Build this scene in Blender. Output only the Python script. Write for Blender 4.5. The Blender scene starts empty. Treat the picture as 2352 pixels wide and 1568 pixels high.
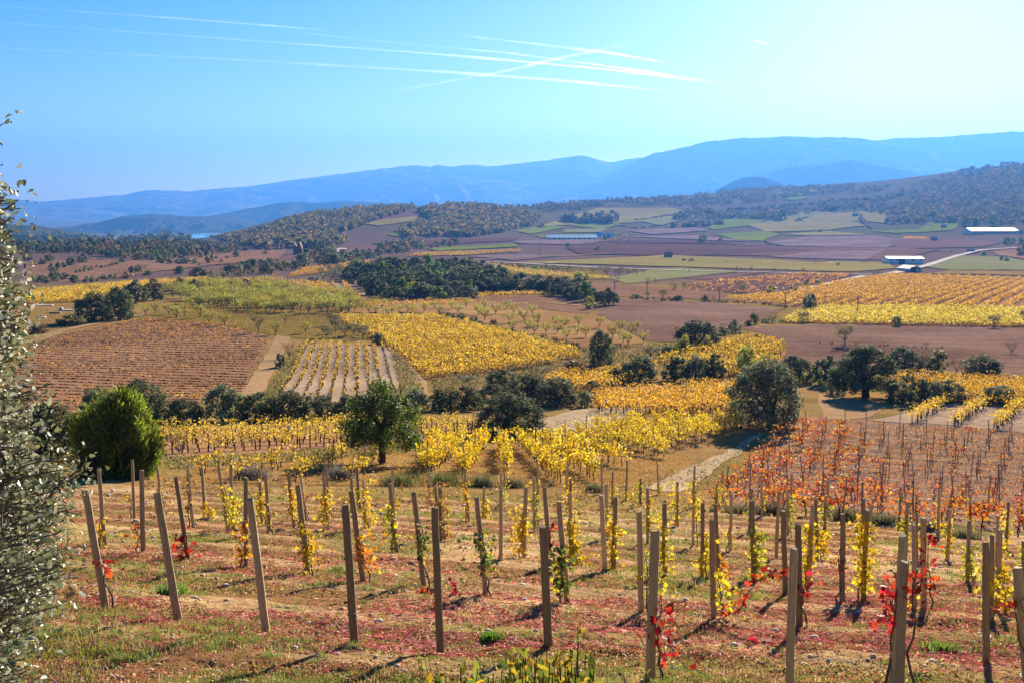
import bpy, math, random
import numpy as np
from mathutils import Vector, Quaternion, Matrix

random.seed(11)
rng = np.random.default_rng(11)
SC = bpy.context.scene
COL = SC.collection

# ------------------------------------------------------------------ camera, sky, sun, exposure
FP, U0, V0 = 2800.0, 1176.0, 784.0           # focal length and centre, in the units points are measured in
PITCH = math.radians(6.5)
CZ = 50.0                                     # eye height above the datum
cam_data = bpy.data.cameras.new('camera')
cam_data.sensor_width = 36.0
cam_data.lens = FP / (2 * U0) * 36.0
cam_data.clip_start = 0.1
cam_data.clip_end = 200000.0
cam = bpy.data.objects.new('camera', cam_data)
COL.objects.link(cam)
cam.location = (0, 0, CZ)
cam.rotation_euler = (math.radians(90) - PITCH, 0, 0)
SC.camera = cam

SUN_EL, SUN_AZ = math.radians(17), math.radians(19)   # azimuth clockwise from +Y
world = bpy.data.worlds.new('World')
SC.world = world
world.use_nodes = True
wn = world.node_tree
wn.nodes.clear()
w_out = wn.nodes.new('ShaderNodeOutputWorld')
w_bg = wn.nodes.new('ShaderNodeBackground')
w_sky = wn.nodes.new('ShaderNodeTexSky')
w_sky.sky_type = 'NISHITA'
w_sky.sun_disc = False
w_sky.sun_elevation = SUN_EL
w_sky.sun_rotation = SUN_AZ
w_sky.altitude = 600
w_sky.air_density = 1.0
w_sky.dust_density = 0.35
w_sky.ozone_density = 3.2
w_hsv = wn.nodes.new('ShaderNodeHueSaturation')
w_hsv.inputs['Saturation'].default_value = 1.55
w_hsv.inputs['Hue'].default_value = 0.513
w_bg.inputs['Strength'].default_value = 0.037
wn.links.new(w_sky.outputs[0], w_hsv.inputs['Color'])
wn.links.new(w_hsv.outputs[0], w_bg.inputs[0])
wn.links.new(w_bg.outputs[0], w_out.inputs[0])

sun_dir = Vector((math.sin(SUN_AZ) * math.cos(SUN_EL), math.cos(SUN_AZ) * math.cos(SUN_EL), math.sin(SUN_EL)))
sl = bpy.data.lights.new('sun', 'SUN')
sl.energy = 5.0
sl.angle = math.radians(0.5)
sl.color = (1.0, 0.87, 0.68)
sun = bpy.data.objects.new('sun', sl)
COL.objects.link(sun)
sun.rotation_euler = sun_dir.to_track_quat('Z', 'Y').to_euler()
sun.location = (60, 120, 160)

SC.view_settings.view_transform = 'Standard'
SC.view_settings.look = 'None'
SC.view_settings.exposure = 1.9
SC.view_settings.gamma = 1.0
SC.view_settings.use_curve_mapping = False

# ------------------------------------------------------------------ noise
def _h(ix, iy, seed):
    n = (ix.astype(np.int64) * 374761393 + iy.astype(np.int64) * 668265263 + seed * 974634777) & 0xFFFFFFFF
    n = ((n ^ (n >> 13)) * 1274126177) & 0xFFFFFFFF
    n = n ^ (n >> 16)
    return (n & 0xFFFFFF) / float(0xFFFFFF)

def vnoise(x, y, seed=0):
    x = np.asarray(x, float); y = np.asarray(y, float)
    ix = np.floor(x); iy = np.floor(y)
    fx = x - ix; fy = y - iy
    fx = fx * fx * (3 - 2 * fx); fy = fy * fy * (3 - 2 * fy)
    a = _h(ix, iy, seed); b = _h(ix + 1, iy, seed); c = _h(ix, iy + 1, seed); d = _h(ix + 1, iy + 1, seed)
    return a + (b - a) * fx + (c - a) * fy + (a - b - c + d) * fx * fy

def fbm(x, y, octs=4, seed=0, gain=0.5):
    s = 0; a = 1.0; t = 0
    for k in range(octs):
        s = s + a * (vnoise(x, y, seed + k * 17) - 0.5) * 2
        t += a; a *= gain
        x = np.asarray(x) * 2.03 + 7.1; y = np.asarray(y) * 2.03 + 3.7
    return s / t

def sstep(a, b, x):
    t = np.clip((np.asarray(x, float) - a) / (b - a), 0, 1)
    return t * t * (3 - 2 * t)

# ------------------------------------------------------------------ the lie of the land: depth and fall of the ground for a fan of directions
BASE = [(43, 1180), (52, 1135), (65, 1080), (85, 1000), (105, 950), (140, 880), (190, 800), (260, 730)]
COLS = {
    -900: [(340, 695), (480, 660), (600, 640), (800, 600), (1000, 575), (1200, 560), (1500, 575), (2000, 575), (3000, 550), (4700, 545), (6000, 538), (12000, 508), (30000, 486)],
    0: [(340, 695), (480, 660), (600, 640), (800, 600), (1000, 575), (1200, 562), (1500, 575), (2000, 575), (3000, 550), (4700, 545), (6000, 538), (12000, 508), (30000, 486)],
    300: [(340, 692), (480, 655), (600, 632), (800, 598), (1000, 577), (1200, 562), (1500, 572), (2000, 570), (3000, 550), (4700, 545), (6000, 538), (12000, 508), (30000, 486)],
    520: [(340, 690), (480, 652), (600, 628), (800, 604), (1000, 586), (1200, 577), (1500, 568), (2000, 553), (3000, 550), (4700, 545), (6000, 538), (12000, 508), (30000, 486)],
    700: [(340, 690), (480, 648), (680, 615), (850, 598), (1000, 585), (1200, 572), (1500, 542), (1800, 506), (2100, 488), (2500, 500), (3000, 535), (4700, 545), (6000, 538), (12000, 508), (30000, 486)],
    830: [(340, 690), (480, 648), (680, 615), (850, 598), (1000, 585), (1200, 568), (1500, 536), (1800, 494), (2100, 476), (2500, 490), (3000, 535), (4700, 545), (6000, 538), (12000, 508), (30000, 486)],
    1100: [(340, 690), (480, 650), (680, 620), (850, 600), (1150, 572), (1300, 563), (1500, 546), (1800, 500), (2100, 470), (2300, 463), (2700, 480), (4700, 545), (6000, 538), (12000, 508), (30000, 486)],
    1250: [(340, 690), (480, 650), (680, 620), (850, 600), (1300, 560), (1700, 541), (1900, 522), (2200, 497), (2500, 480), (2800, 466), (3200, 475), (4700, 545), (6000, 538), (12000, 508), (30000, 486)],
    1400: [(340, 690), (480, 650), (680, 620), (850, 600), (1300, 560), (1700, 541), (2200, 507), (2600, 472), (3000, 452), (3400, 462), (4700, 520), (6000, 525), (12000, 508), (30000, 486)],
    1700: [(340, 690), (480, 650), (680, 620), (850, 600), (1300, 560), (1700, 541), (2200, 507), (2800, 470), (3300, 440), (3700, 430), (4200, 442), (4700, 520), (6000, 525), (12000, 508), (30000, 486)],
    2000: [(340, 690), (480, 652), (680, 622), (850, 602), (1300, 562), (1700, 537), (2000, 512), (2400, 477), (3000, 437), (3600, 414), (4200, 428), (4700, 520), (6000, 525), (12000, 508), (30000, 486)],
    2200: [(340, 690), (480, 654), (680, 624), (850, 603), (1300, 561), (1500, 545), (1700, 520), (2000, 490), (2500, 440), (3000, 402), (3400, 388), (4000, 402), (4700, 520), (6000, 525), (12000, 508), (30000, 486)],
    2352: [(340, 690), (480, 655), (680, 626), (850, 604), (1300, 560), (1500, 541), (1700, 515), (2000, 481), (2500, 426), (3000, 382), (3300, 368), (4000, 380), (4700, 520), (6000, 525), (12000, 508), (30000, 486)],
    3300: [(340, 690), (480, 655), (680, 626), (850, 604), (1300, 560), (1500, 541), (1700, 515), (2000, 481), (2500, 426), (3000, 372), (3300, 350), (4000, 360), (4700, 520), (6000, 525), (12000, 508), (30000, 486)],
}
YMIN, YMAX, NY, NS = 8.0, 30000.0, 900, 260
_ly = np.linspace(math.log(YMIN), math.log(YMAX), NY)
_y = np.exp(_ly)
_us = np.array(sorted(COLS), float)
_sc = (_us - U0) / FP
_vt = []
for u_ in sorted(COLS):
    pts = BASE + COLS[u_]
    v_ = np.interp(_ly, [math.log(p[0]) for p in pts], [p[1] for p in pts])
    _vt.append(v_)
_vt = np.array(_vt)
_near = 2.25 + 0.208 * _y
_vnear = V0 + FP * np.tan(np.arctan(_near / _y) - PITCH)
_vt = np.where(_y[None, :] < 43, _vnear[None, :], _vt)
_k = np.exp(-0.5 * (np.arange(-18, 19) / 6.0) ** 2); _k /= _k.sum()
def _smooth(a, k, axis):
    m = len(k) // 2
    pad = [(0, 0)] * a.ndim; pad[axis] = (m, m)
    ap = np.pad(a, pad, mode='edge')
    return np.apply_along_axis(lambda r: np.convolve(r, k, 'valid'), axis, ap)
_vt = np.where(_y[None, :] < 36, _vt, _smooth(_vt, _k, 1))
SS = np.linspace(_sc[0], _sc[-1], NS)
_vg = np.array([np.interp(SS, _sc, _vt[:, j]) for j in range(NY)])          # NY x NS
_k2 = np.exp(-0.5 * (np.arange(-12, 13) / 4.0) ** 2); _k2 /= _k2.sum()
_vg = _smooth(_vg, _k2, 1)
DT = _y[:, None] * np.tan(PITCH + np.arctan((_vg - V0) / FP))

def drop0(x, y):
    """fall of the smooth ground below the eye"""
    x = np.asarray(x, float); y = np.asarray(y, float)
    x, y = np.broadcast_arrays(x, y)
    yy = np.clip(y, YMIN, YMAX * 0.999)
    s = np.clip(x / yy, SS[0], SS[-1] - 1e-9)
    a = (np.log(yy) - _ly[0]) / (_ly[1] - _ly[0]); b = (s - SS[0]) / (SS[1] - SS[0])
    i = np.clip(a.astype(int), 0, NY - 2); j = np.clip(b.astype(int), 0, NS - 2)
    fa = a - i; fb = b - j
    d = (DT[i, j] * (1 - fa) * (1 - fb) + DT[i + 1, j] * fa * (1 - fb) + DT[i, j + 1] * (1 - fa) * fb + DT[i + 1, j + 1] * fa * fb)
    dn = np.interp(y, [-80, -20, 0, 4, 8], [-8, -1, 1.65, 2.75, 3.914])
    d = np.where(y < 8, dn, d)
    d = d + 0.045 * np.clip(x, -40, 40) * (1 - sstep(60, 120, y)) * sstep(-2, 10, y)
    d = d + fbm(x / 26, y / 26, 2, 3) * 0.45 * sstep(48, 90, y) * (1 - sstep(300, 500, y))
    d = d + fbm(x / 160, y / 160, 3, 5) * 2.2 * sstep(500, 1100, y)
    return d

# low ridges of soil along the rows of posts run across the slope
def micro(x, y):
    near = 1 - sstep(44, 56, y)
    clod = fbm(x * 1.0, y * 1.0, 3, 21) * 0.055 + fbm(x * 3.6, y * 3.6, 3, 22) * 0.040
    return near * (clod + 0.028 * ridge_of(x, y))
def ridge_of(x, y):
    return np.sin((y + 0.30 * x + 1.5 * vnoise(x * 0.2, y * 0.2, 9)) * 2 * math.pi / 2.9)

def ground(x, y):
    return CZ - drop0(x, y) + micro(x, y)

# what a direction from the eye first meets
_cu = np.arange(-500, 2860, 6.0)
_yy = np.exp(np.linspace(math.log(8.0), math.log(14000), 2300))
def _colv(u):
    d = drop0((u - U0) / FP * _yy, _yy)
    for _ in range(3):
        x = (u - U0) / FP * (_yy * math.cos(PITCH) + d * math.sin(PITCH))
        d = drop0(x, _yy)
    return V0 + FP * np.tan(np.arctan(d / _yy) - PITCH)
_rm = np.array([np.minimum.accumulate(_colv(u)) for u in _cu])
def depth_at(u, v):
    u = np.atleast_1d(np.asarray(u, float)); v = np.atleast_1d(np.asarray(v, float))
    a = np.clip((u - _cu[0]) / 6.0, 0, len(_cu) - 1.001); i = a.astype(int); fa = a - i
    out = np.empty(len(u))
    ly = np.log(_yy)
    for ii in np.unique(i):
        m = i == ii
        y0 = np.interp(-v[m], -_rm[ii], ly); y1 = np.interp(-v[m], -_rm[ii + 1], ly)
        out[m] = np.exp(y0 * (1 - fa[m]) + y1 * fa[m])
    return out
def spot(u, v):
    """points of the ground seen in direction (u, v): arrays x, y, z"""
    u = np.atleast_1d(np.asarray(u, float)); v = np.atleast_1d(np.asarray(v, float))
    y = depth_at(u, v)
    d = y * np.tan(PITCH + np.arctan((v - V0) / FP))
    x = (u - U0) / FP * (y * math.cos(PITCH) + d * math.sin(PITCH))
    return x, y, ground(x, y)
def spot1(u, v):
    x, y, z = spot(u, v)
    return float(x[0]), float(y[0]), float(z[0])
def project(x, y, z):
    d = CZ - z
    zc = y * math.cos(PITCH) + d * math.sin(PITCH)
    return U0 + FP * x / zc, V0 + FP * (d * math.cos(PITCH) - y * math.sin(PITCH)) / zc
def ray_at(u, v, y):
    """the point at forward distance y in direction (u, v)"""
    d = y * math.tan(PITCH + math.atan((v - V0) / FP))
    zc = y * math.cos(PITCH) + d * math.sin(PITCH)
    return Vector(((u - U0) / FP * zc, y, CZ - d))
def m_per_px(y, z):
    return (y * math.cos(PITCH) + (CZ - z) * math.sin(PITCH)) / FP

# measuring frames: enlarged windows of the picture
OFF = {'A': (0, 229.7), 'B': (735, 321.6), 'C': (1525.1, 275.6), 'D': (0, 551.3), 'E': (735, 597.2), 'F': (1525.1, 597.2),
       'L': (0, 1017.1), 'M': (735, 1017.1), 'R': (1525.1, 1017.1), '': (0, 0)}
def fr(k, x, y):
    if k == '':
        return (x, y)
    o = OFF[k]
    return (o[0] + x * 0.35156, o[1] + y * 0.35156)
def frl(k, pts):
    return [fr(k, *p) for p in pts]

def in_poly(u, v, poly):
    u = np.asarray(u); v = np.asarray(v)
    c = np.zeros(u.shape, bool)
    n = len(poly)
    for i in range(n):
        x1, y1 = poly[i]; x2, y2 = poly[(i + 1) % n]
        hit = ((y1 > v) != (y2 > v)) & (u < (x2 - x1) * (v - y1) / ((y2 - y1) or 1e-9) + x1)
        c ^= hit
    return c

# ------------------------------------------------------------------ mesh and object helpers
def mesh(name, V, F, mats, col=None, smooth=False, mi=None):
    V = np.asarray(V, np.float32).reshape(-1, 3); F = np.asarray(F, np.int32)
    me = bpy.data.meshes.new(name)
    n, k = F.shape
    me.vertices.add(len(V)); me.vertices.foreach_set('co', V.ravel())
    me.loops.add(n * k); me.loops.foreach_set('vertex_index', F.ravel())
    me.polygons.add(n); me.polygons.foreach_set('loop_start', np.arange(0, n * k, k, dtype=np.int32))
    if smooth:
        me.polygons.foreach_set('use_smooth', np.ones(n, bool))
    for m in (mats if isinstance(mats, (list, tuple)) else [mats]):
        me.materials.append(m)
    if mi is not None:
        me.polygons.foreach_set('material_index', np.asarray(mi, np.int32))
    if col is not None:
        c = np.ones((len(V), 4), np.float32); c[:, :3] = col
        a = me.color_attributes.new('col', 'FLOAT_COLOR', 'POINT')
        a.data.foreach_set('color', c.ravel())
    me.update(calc_edges=True)
    return me

def obj(name, me, parent=None, loc=None):
    o = bpy.data.objects.new(name, me); COL.objects.link(o)
    if loc is not None:
        o.location = loc
    if parent is not None:
        o.parent = parent
    return o

def tag(o, label=None, cat=None, group=None, kind=None):
    if label: o['label'] = label
    if cat: o['category'] = cat
    if group: o['group'] = group
    if kind: o['kind'] = kind
    return o

def thing(name, label, cat, loc, rz=0, group=None, scale=None):
    o = bpy.data.objects.new(name, None); COL.objects.link(o)
    o.empty_display_size = 0.2
    o.location = loc; o.rotation_euler = (0, 0, rz)
    if scale is not None:
        o.scale = scale
    return tag(o, label, cat, group)

_W = ['zeroth', 'first', 'second', 'third', 'fourth', 'fifth', 'sixth', 'seventh', 'eighth', 'ninth', 'tenth', 'eleventh', 'twelfth', 'thirteenth',
      'fourteenth', 'fifteenth', 'sixteenth', 'seventeenth', 'eighteenth', 'nineteenth', 'twentieth']
_T = {20: 'twenty', 30: 'thirty', 40: 'forty', 50: 'fifty', 60: 'sixty', 70: 'seventy', 80: 'eighty', 90: 'ninety'}
def nth(n):
    if n <= 20: return _W[n]
    if n < 100:
        t = n // 10 * 10
        return _T[t] + '-' + _W[n % 10] if n % 10 else _T[t][:-1] + 'ieth'
    return '%dth' % n

def tube(pts, rad, ns=6, jit=0.0):
    """quads of a tapered tube along pts"""
    pts = np.asarray(pts, float); n = len(pts)
    V = []
    t = np.gradient(pts, axis=0)
    t /= np.linalg.norm(t, axis=1)[:, None] + 1e-9
    ref = np.array([0.13, 1, 0.07]) if abs(t[0][1]) < 0.9 else np.array([1, 0.1, 0.05])
    for i in range(n):
        a = np.cross(t[i], ref); a /= np.linalg.norm(a) + 1e-9
        b = np.cross(t[i], a)
        for k in range(ns):
            an = 2 * math.pi * k / ns
            r = rad[i] * (1 + (random.uniform(-jit, jit) if jit else 0))
            V.append(pts[i] + (a * math.cos(an) + b * math.sin(an)) * r)
    F = []
    for i in range(n - 1):
        for k in range(ns):
            k2 = (k + 1) % ns
            F.append((i * ns + k, i * ns + k2, (i + 1) * ns + k2, (i + 1) * ns + k))
    return np.array(V), np.array(F)

def merge(parts):
    Vs, Fs, n = [], [], 0
    for V, F in parts:
        Vs.append(V); Fs.append(F + n); n += len(V)
    return np.concatenate(Vs), np.concatenate(Fs)

def rand_dirs(n, r=None):
    r = r or rng
    v = r.normal(size=(n, 3))
    return v / (np.linalg.norm(v, axis=1)[:, None] + 1e-9)

def leaf_quads(C, size, col, up=0.0, asp=0.55, r=None, out=None, ow=1.0):
    """one diamond leaf (or spray of leaves) per centre"""
    r = r or rng
    n = len(C)
    nrm = rand_dirs(n, r); nrm[:, 2] += up
    if out is not None: nrm = nrm + out * ow
    nrm /= np.linalg.norm(nrm, axis=1)[:, None]
    t = np.cross(nrm, rand_dirs(n, r)); t /= np.linalg.norm(t, axis=1)[:, None] + 1e-9
    b = np.cross(nrm, t)
    L = (size * 0.5)[:, None] if np.ndim(size) else size * 0.5
    V = np.stack([C - t * L, C + b * L * asp - t * L * 0.15, C + t * L, C - b * L * asp - t * L * 0.15], 1).reshape(-1, 3)
    F = np.arange(n * 4).reshape(n, 4)
    return V, F, np.repeat(np.broadcast_to(col, (n, 3)), 4, axis=0)

LEAF = np.array([(0, 0, 0), (-0.50, 0.22, 0.06), (-0.42, 0.72, 0.10), (0, 1.0, 0.0), (0.42, 0.72, 0.10), (0.50, 0.22, 0.06)])
OVAL = np.array([(0, 0, 0), (-0.27, 0.3, 0.05), (-0.22, 0.72, 0.06), (0, 1.0, -0.03), (0.22, 0.72, 0.06), (0.27, 0.3, 0.05)])
def leaf_cards(C, size, col, shape=LEAF, up=0.2, r=None, fold=1.0):
    """folded leaves of two faces each, with the outline of the given shape"""
    r = r or rng
    n = len(C)
    nrm = rand_dirs(n, r); nrm[:, 2] += up; nrm /= np.linalg.norm(nrm, axis=1)[:, None]
    t = np.cross(nrm, rand_dirs(n, r)); t /= np.linalg.norm(t, axis=1)[:, None] + 1e-9
    b = np.cross(t, nrm)
    S = np.broadcast_to(size, (n,))[:, None, None]
    sh = shape[None]
    V = C[:, None, :] + S * (sh[..., 0:1] * b[:, None, :] + (sh[..., 1:2] - 0.5) * t[:, None, :] + fold * sh[..., 2:3] * nrm[:, None, :])
    o = (np.arange(n) * 6)[:, None]
    F = np.concatenate([o + np.array([[0, 3, 2, 1]]), o + np.array([[0, 5, 4, 3]])], 1).reshape(-1, 4)
    return V.reshape(-1, 3), F, np.repeat(np.broadcast_to(col, (n, 3)), 6, axis=0)

# a five-lobed vine leaf folded along its rib: rib points, then the two edges
VLEAF_RIB = np.array([(0, 0, 0), (0, 0.45, 0), (0, 0.75, -0.01), (0, 1.05, -0.06)])
VLEAF_EDGE = np.array([(-0.50, 0.16, 0.05), (-0.25, 0.42, 0.05), (-0.46, 0.80, 0.09), (-0.13, 0.74, 0.02)])
VLEAF = np.concatenate([VLEAF_RIB, VLEAF_EDGE, VLEAF_EDGE * np.array([-1, 1, 1])])
VLEAF_F = np.array([[0, 1, 5, 4], [1, 7, 6, 5], [1, 2, 3, 7], [0, 8, 9, 1], [1, 9, 10, 11], [1, 11, 3, 2]])
def lobed_leaves(C, size, col, up=0.1, r=None, fold=1.0):
    r = r or rng
    n = len(C)
    nrm = rand_dirs(n, r); nrm[:, 2] += up; nrm /= np.linalg.norm(nrm, axis=1)[:, None]
    t = np.cross(nrm, rand_dirs(n, r)); t[:, 2] -= 0.5 * np.linalg.norm(t, axis=1); t -= nrm * (t * nrm).sum(1)[:, None]; t /= np.linalg.norm(t, axis=1)[:, None] + 1e-9
    b = np.cross(t, nrm)
    S = np.broadcast_to(size, (n,))[:, None, None]; sh = VLEAF[None]
    curl = r.uniform(-1.2, 2.2, n)[:, None, None]
    z = fold * sh[..., 2:3] * curl - 0.12 * curl * (sh[..., 1:2] - 0.5) ** 2
    V = C[:, None, :] + S * (sh[..., 0:1] * b[:, None, :] + (sh[..., 1:2] - 0.5) * t[:, None, :] + z * nrm[:, None, :])
    F = ((np.arange(n) * 12)[:, None, None] + VLEAF_F[None]).reshape(-1, 4)
    return V.reshape(-1, 3), F, np.repeat(np.broadcast_to(col, (n, 3)), 12, axis=0)

def jitter_col(base, n, amt=0.18, r=None, warm=0.0):
    r = r or rng
    c = np.asarray(base, float)[None] * (1 + r.normal(0, amt, (n, 1))) * (1 + r.normal(0, amt * 0.35, (n, 3)))
    if warm:
        c[:, 0] *= 1 + r.uniform(0, warm, n)
    return np.clip(c, 0.003, 0.95)

def pick_col(cols, w, n, amt=0.15, r=None):
    r = r or rng
    cols = np.asarray(cols, float); w = np.asarray(w, float); w = w / w.sum()
    i = r.choice(len(cols), n, p=w)
    return np.clip(cols[i] * (1 + r.normal(0, amt, (n, 1))), 0.003, 0.95)

# ------------------------------------------------------------------ materials
def new_mat(name):
    m = bpy.data.materials.new(name); m.use_nodes = True
    nt = m.node_tree; nt.nodes.clear()
    return m, nt, nt.nodes.new('ShaderNodeOutputMaterial')

def N(nt, typ, **kw):
    n = nt.nodes.new(typ)
    for k, v in kw.items():
        setattr(n, k, v)
    return n

def leaf_mat(name, transl=0.4, rough=0.6, spec=0.25, var=0.25, hue=0.02, sat=1.0):
    m, nt, out = new_mat(name)
    at = N(nt, 'ShaderNodeAttribute', attribute_name='col')
    oi = N(nt, 'ShaderNodeObjectInfo')
    hs = N(nt, 'ShaderNodeHueSaturation')
    hs.inputs['Saturation'].default_value = sat
    mv = N(nt, 'ShaderNodeMapRange'); mv.inputs['To Min'].default_value = 1 - var; mv.inputs['To Max'].default_value = 1 + var
    nt.links.new(oi.outputs['Random'], mv.inputs['Value']); nt.links.new(mv.outputs[0], hs.inputs['Value'])
    ml = N(nt, 'ShaderNodeMath', operation='MULTIPLY_ADD'); ml.inputs[1].default_value = 7.31; ml.inputs[2].default_value = 0
    fc = N(nt, 'ShaderNodeMath', operation='FRACT')
    mh = N(nt, 'ShaderNodeMapRange'); mh.inputs['To Min'].default_value = 0.5 - hue; mh.inputs['To Max'].default_value = 0.5 + hue
    nt.links.new(oi.outputs['Random'], ml.inputs[0]); nt.links.new(ml.outputs[0], fc.inputs[0]); nt.links.new(fc.outputs[0], mh.inputs['Value'])
    nt.links.new(mh.outputs[0], hs.inputs['Hue'])
    nt.links.new(at.outputs['Color'], hs.inputs['Color'])
    bs = N(nt, 'ShaderNodeBsdfPrincipled')
    bs.inputs['Roughness'].default_value = rough; bs.inputs['Specular IOR Level'].default_value = spec
    tr = N(nt, 'ShaderNodeBsdfTranslucent')
    mx = N(nt, 'ShaderNodeMixShader'); mx.inputs[0].default_value = transl
    nt.links.new(hs.outputs[0], bs.inputs['Base Color']); nt.links.new(hs.outputs[0], tr.inputs['Color'])
    nt.links.new(bs.outputs[0], mx.inputs[1]); nt.links.new(tr.outputs[0], mx.inputs[2]); nt.links.new(mx.outputs[0], out.inputs[0])
    return m

def plain_mat(name, c, rough=0.7, spec=0.3, noise=0.25, scale=3.0, bump=0.0, metal=0.0, stretch=(1, 1, 1), objvar=0.0):
    m, nt, out = new_mat(name)
    tc = N(nt, 'ShaderNodeTexCoord'); mp = N(nt, 'ShaderNodeMapping'); mp.inputs['Scale'].default_value = stretch
    nz = N(nt, 'ShaderNodeTexNoise'); nz.inputs['Scale'].default_value = scale; nz.inputs['Detail'].default_value = 6; nz.inputs['Roughness'].default_value = 0.65
    rp = N(nt, 'ShaderNodeValToRGB')
    c = np.asarray(c)
    rp.color_ramp.elements[0].position = 0.3; rp.color_ramp.elements[1].position = 0.72
    rp.color_ramp.elements[0].color = (*np.clip(c * (1 - noise), 0, 1), 1); rp.color_ramp.elements[1].color = (*np.clip(c * (1 + noise), 0, 1), 1)
    bs = N(nt, 'ShaderNodeBsdfPrincipled')
    bs.inputs['Roughness'].default_value = rough; bs.inputs['Specular IOR Level'].default_value = spec; bs.inputs['Metallic'].default_value = metal
    nt.links.new(tc.outputs['Object'], mp.inputs[0]); nt.links.new(mp.outputs[0], nz.inputs['Vector']); nt.links.new(nz.outputs['Fac'], rp.inputs[0])
    src = rp.outputs[0]
    if objvar:
        oi = N(nt, 'ShaderNodeObjectInfo'); hs = N(nt, 'ShaderNodeHueSaturation')
        mv = N(nt, 'ShaderNodeMapRange'); mv.inputs['To Min'].default_value = 1 - objvar; mv.inputs['To Max'].default_value = 1 + objvar
        nt.links.new(oi.outputs['Random'], mv.inputs['Value']); nt.links.new(mv.outputs[0], hs.inputs['Value']); nt.links.new(src, hs.inputs['Color'])
        src = hs.outputs[0]
    nt.links.new(src, bs.inputs['Base Color'])
    if bump:
        bp = N(nt, 'ShaderNodeBump'); bp.inputs['Strength'].default_value = bump; bp.inputs['Distance'].default_value = 0.02
        nt.links.new(nz.outputs['Fac'], bp.inputs['Height']); nt.links.new(bp.outputs[0], bs.inputs['Normal'])
    nt.links.new(bs.outputs[0], out.inputs[0])
    return m

def soil_mat(name, c1, c2, big=0.02, fine=0.5, furrow=None, fur_sp=1.2, fur_amt=0.35, speck=None, rough=0.95):
    """earth or turf: two colours mixed by broad and fine noise, with drawn-out furrow streaks along a bearing"""
    m, nt, out = new_mat(name)
    tc = N(nt, 'ShaderNodeTexCoord')
    n1 = N(nt, 'ShaderNodeTexNoise'); n1.inputs['Scale'].default_value = big; n1.inputs['Detail'].default_value = 5; n1.inputs['Roughness'].default_value = 0.6
    n2 = N(nt, 'ShaderNodeTexNoise'); n2.inputs['Scale'].default_value = fine; n2.inputs['Detail'].default_value = 8; n2.inputs['Roughness'].default_value = 0.75
    nt.links.new(tc.outputs['Object'], n1.inputs['Vector']); nt.links.new(tc.outputs['Object'], n2.inputs['Vector'])
    ad = N(nt, 'ShaderNodeMath', operation='ADD'); nt.links.new(n1.outputs['Fac'], ad.inputs[0]); nt.links.new(n2.outputs['Fac'], ad.inputs[1])
    val = ad.outputs[0]; lo, hi = 0.72, 1.28
    if furrow is not None:
        mp = N(nt, 'ShaderNodeMapping'); mp.inputs['Rotation'].default_value = (0, 0, -furrow); mp.inputs['Scale'].default_value = (0.02 / fur_sp, 1.0 / fur_sp, 0.001)
        n3 = N(nt, 'ShaderNodeTexNoise'); n3.inputs['Scale'].default_value = 1.0; n3.inputs['Detail'].default_value = 3
        nt.links.new(tc.outputs['Object'], mp.inputs[0]); nt.links.new(mp.outputs[0], n3.inputs['Vector'])
        a2 = N(nt, 'ShaderNodeMath', operation='MULTIPLY_ADD'); a2.inputs[1].default_value = fur_amt * 2
        nt.links.new(n3.outputs['Fac'], a2.inputs[0]); nt.links.new(val, a2.inputs[2]); val = a2.outputs[0]
        lo += fur_amt; hi += fur_amt
    mr = N(nt, 'ShaderNodeMapRange'); mr.inputs['From Min'].default_value = lo; mr.inputs['From Max'].default_value = hi
    nt.links.new(val, mr.inputs['Value'])
    mx = N(nt, 'ShaderNodeMix', data_type='RGBA'); mx.inputs['A'].default_value = (*c1, 1); mx.inputs['B'].default_value = (*c2, 1)
    nt.links.new(mr.outputs[0], mx.inputs['Factor'])
    src = mx.outputs['Result']
    if speck is not None:
        sc, th, sp = speck
        n4 = N(nt, 'ShaderNodeTexNoise'); n4.inputs['Scale'].default_value = sc; n4.inputs['Detail'].default_value = 4; n4.inputs['Roughness'].default_value = 0.7
        nt.links.new(tc.outputs['Object'], n4.inputs['Vector'])
        m4 = N(nt, 'ShaderNodeMapRange'); m4.inputs['From Min'].default_value = th; m4.inputs['From Max'].default_value = th + 0.12
        nt.links.new(n4.outputs['Fac'], m4.inputs['Value'])
        x4 = N(nt, 'ShaderNodeMix', data_type='RGBA'); x4.inputs['B'].default_value = (*sp, 1)
        nt.links.new(m4.outputs[0], x4.inputs['Factor']); nt.links.new(src, x4.inputs['A']); src = x4.outputs['Result']
    bs = N(nt, 'ShaderNodeBsdfPrincipled'); bs.inputs['Roughness'].default_value = rough; bs.inputs['Specular IOR Level'].default_value = 0.0
    bp = N(nt, 'ShaderNodeBump'); bp.inputs['Strength'].default_value = 0.5; bp.inputs['Distance'].default_value = 0.25
    nt.links.new(val, bp.inputs['Height']); nt.links.new(bp.outputs[0], bs.inputs['Normal'])
    nt.links.new(src, bs.inputs['Base Color']); nt.links.new(bs.outputs[0], out.inputs[0])
    return m

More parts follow.
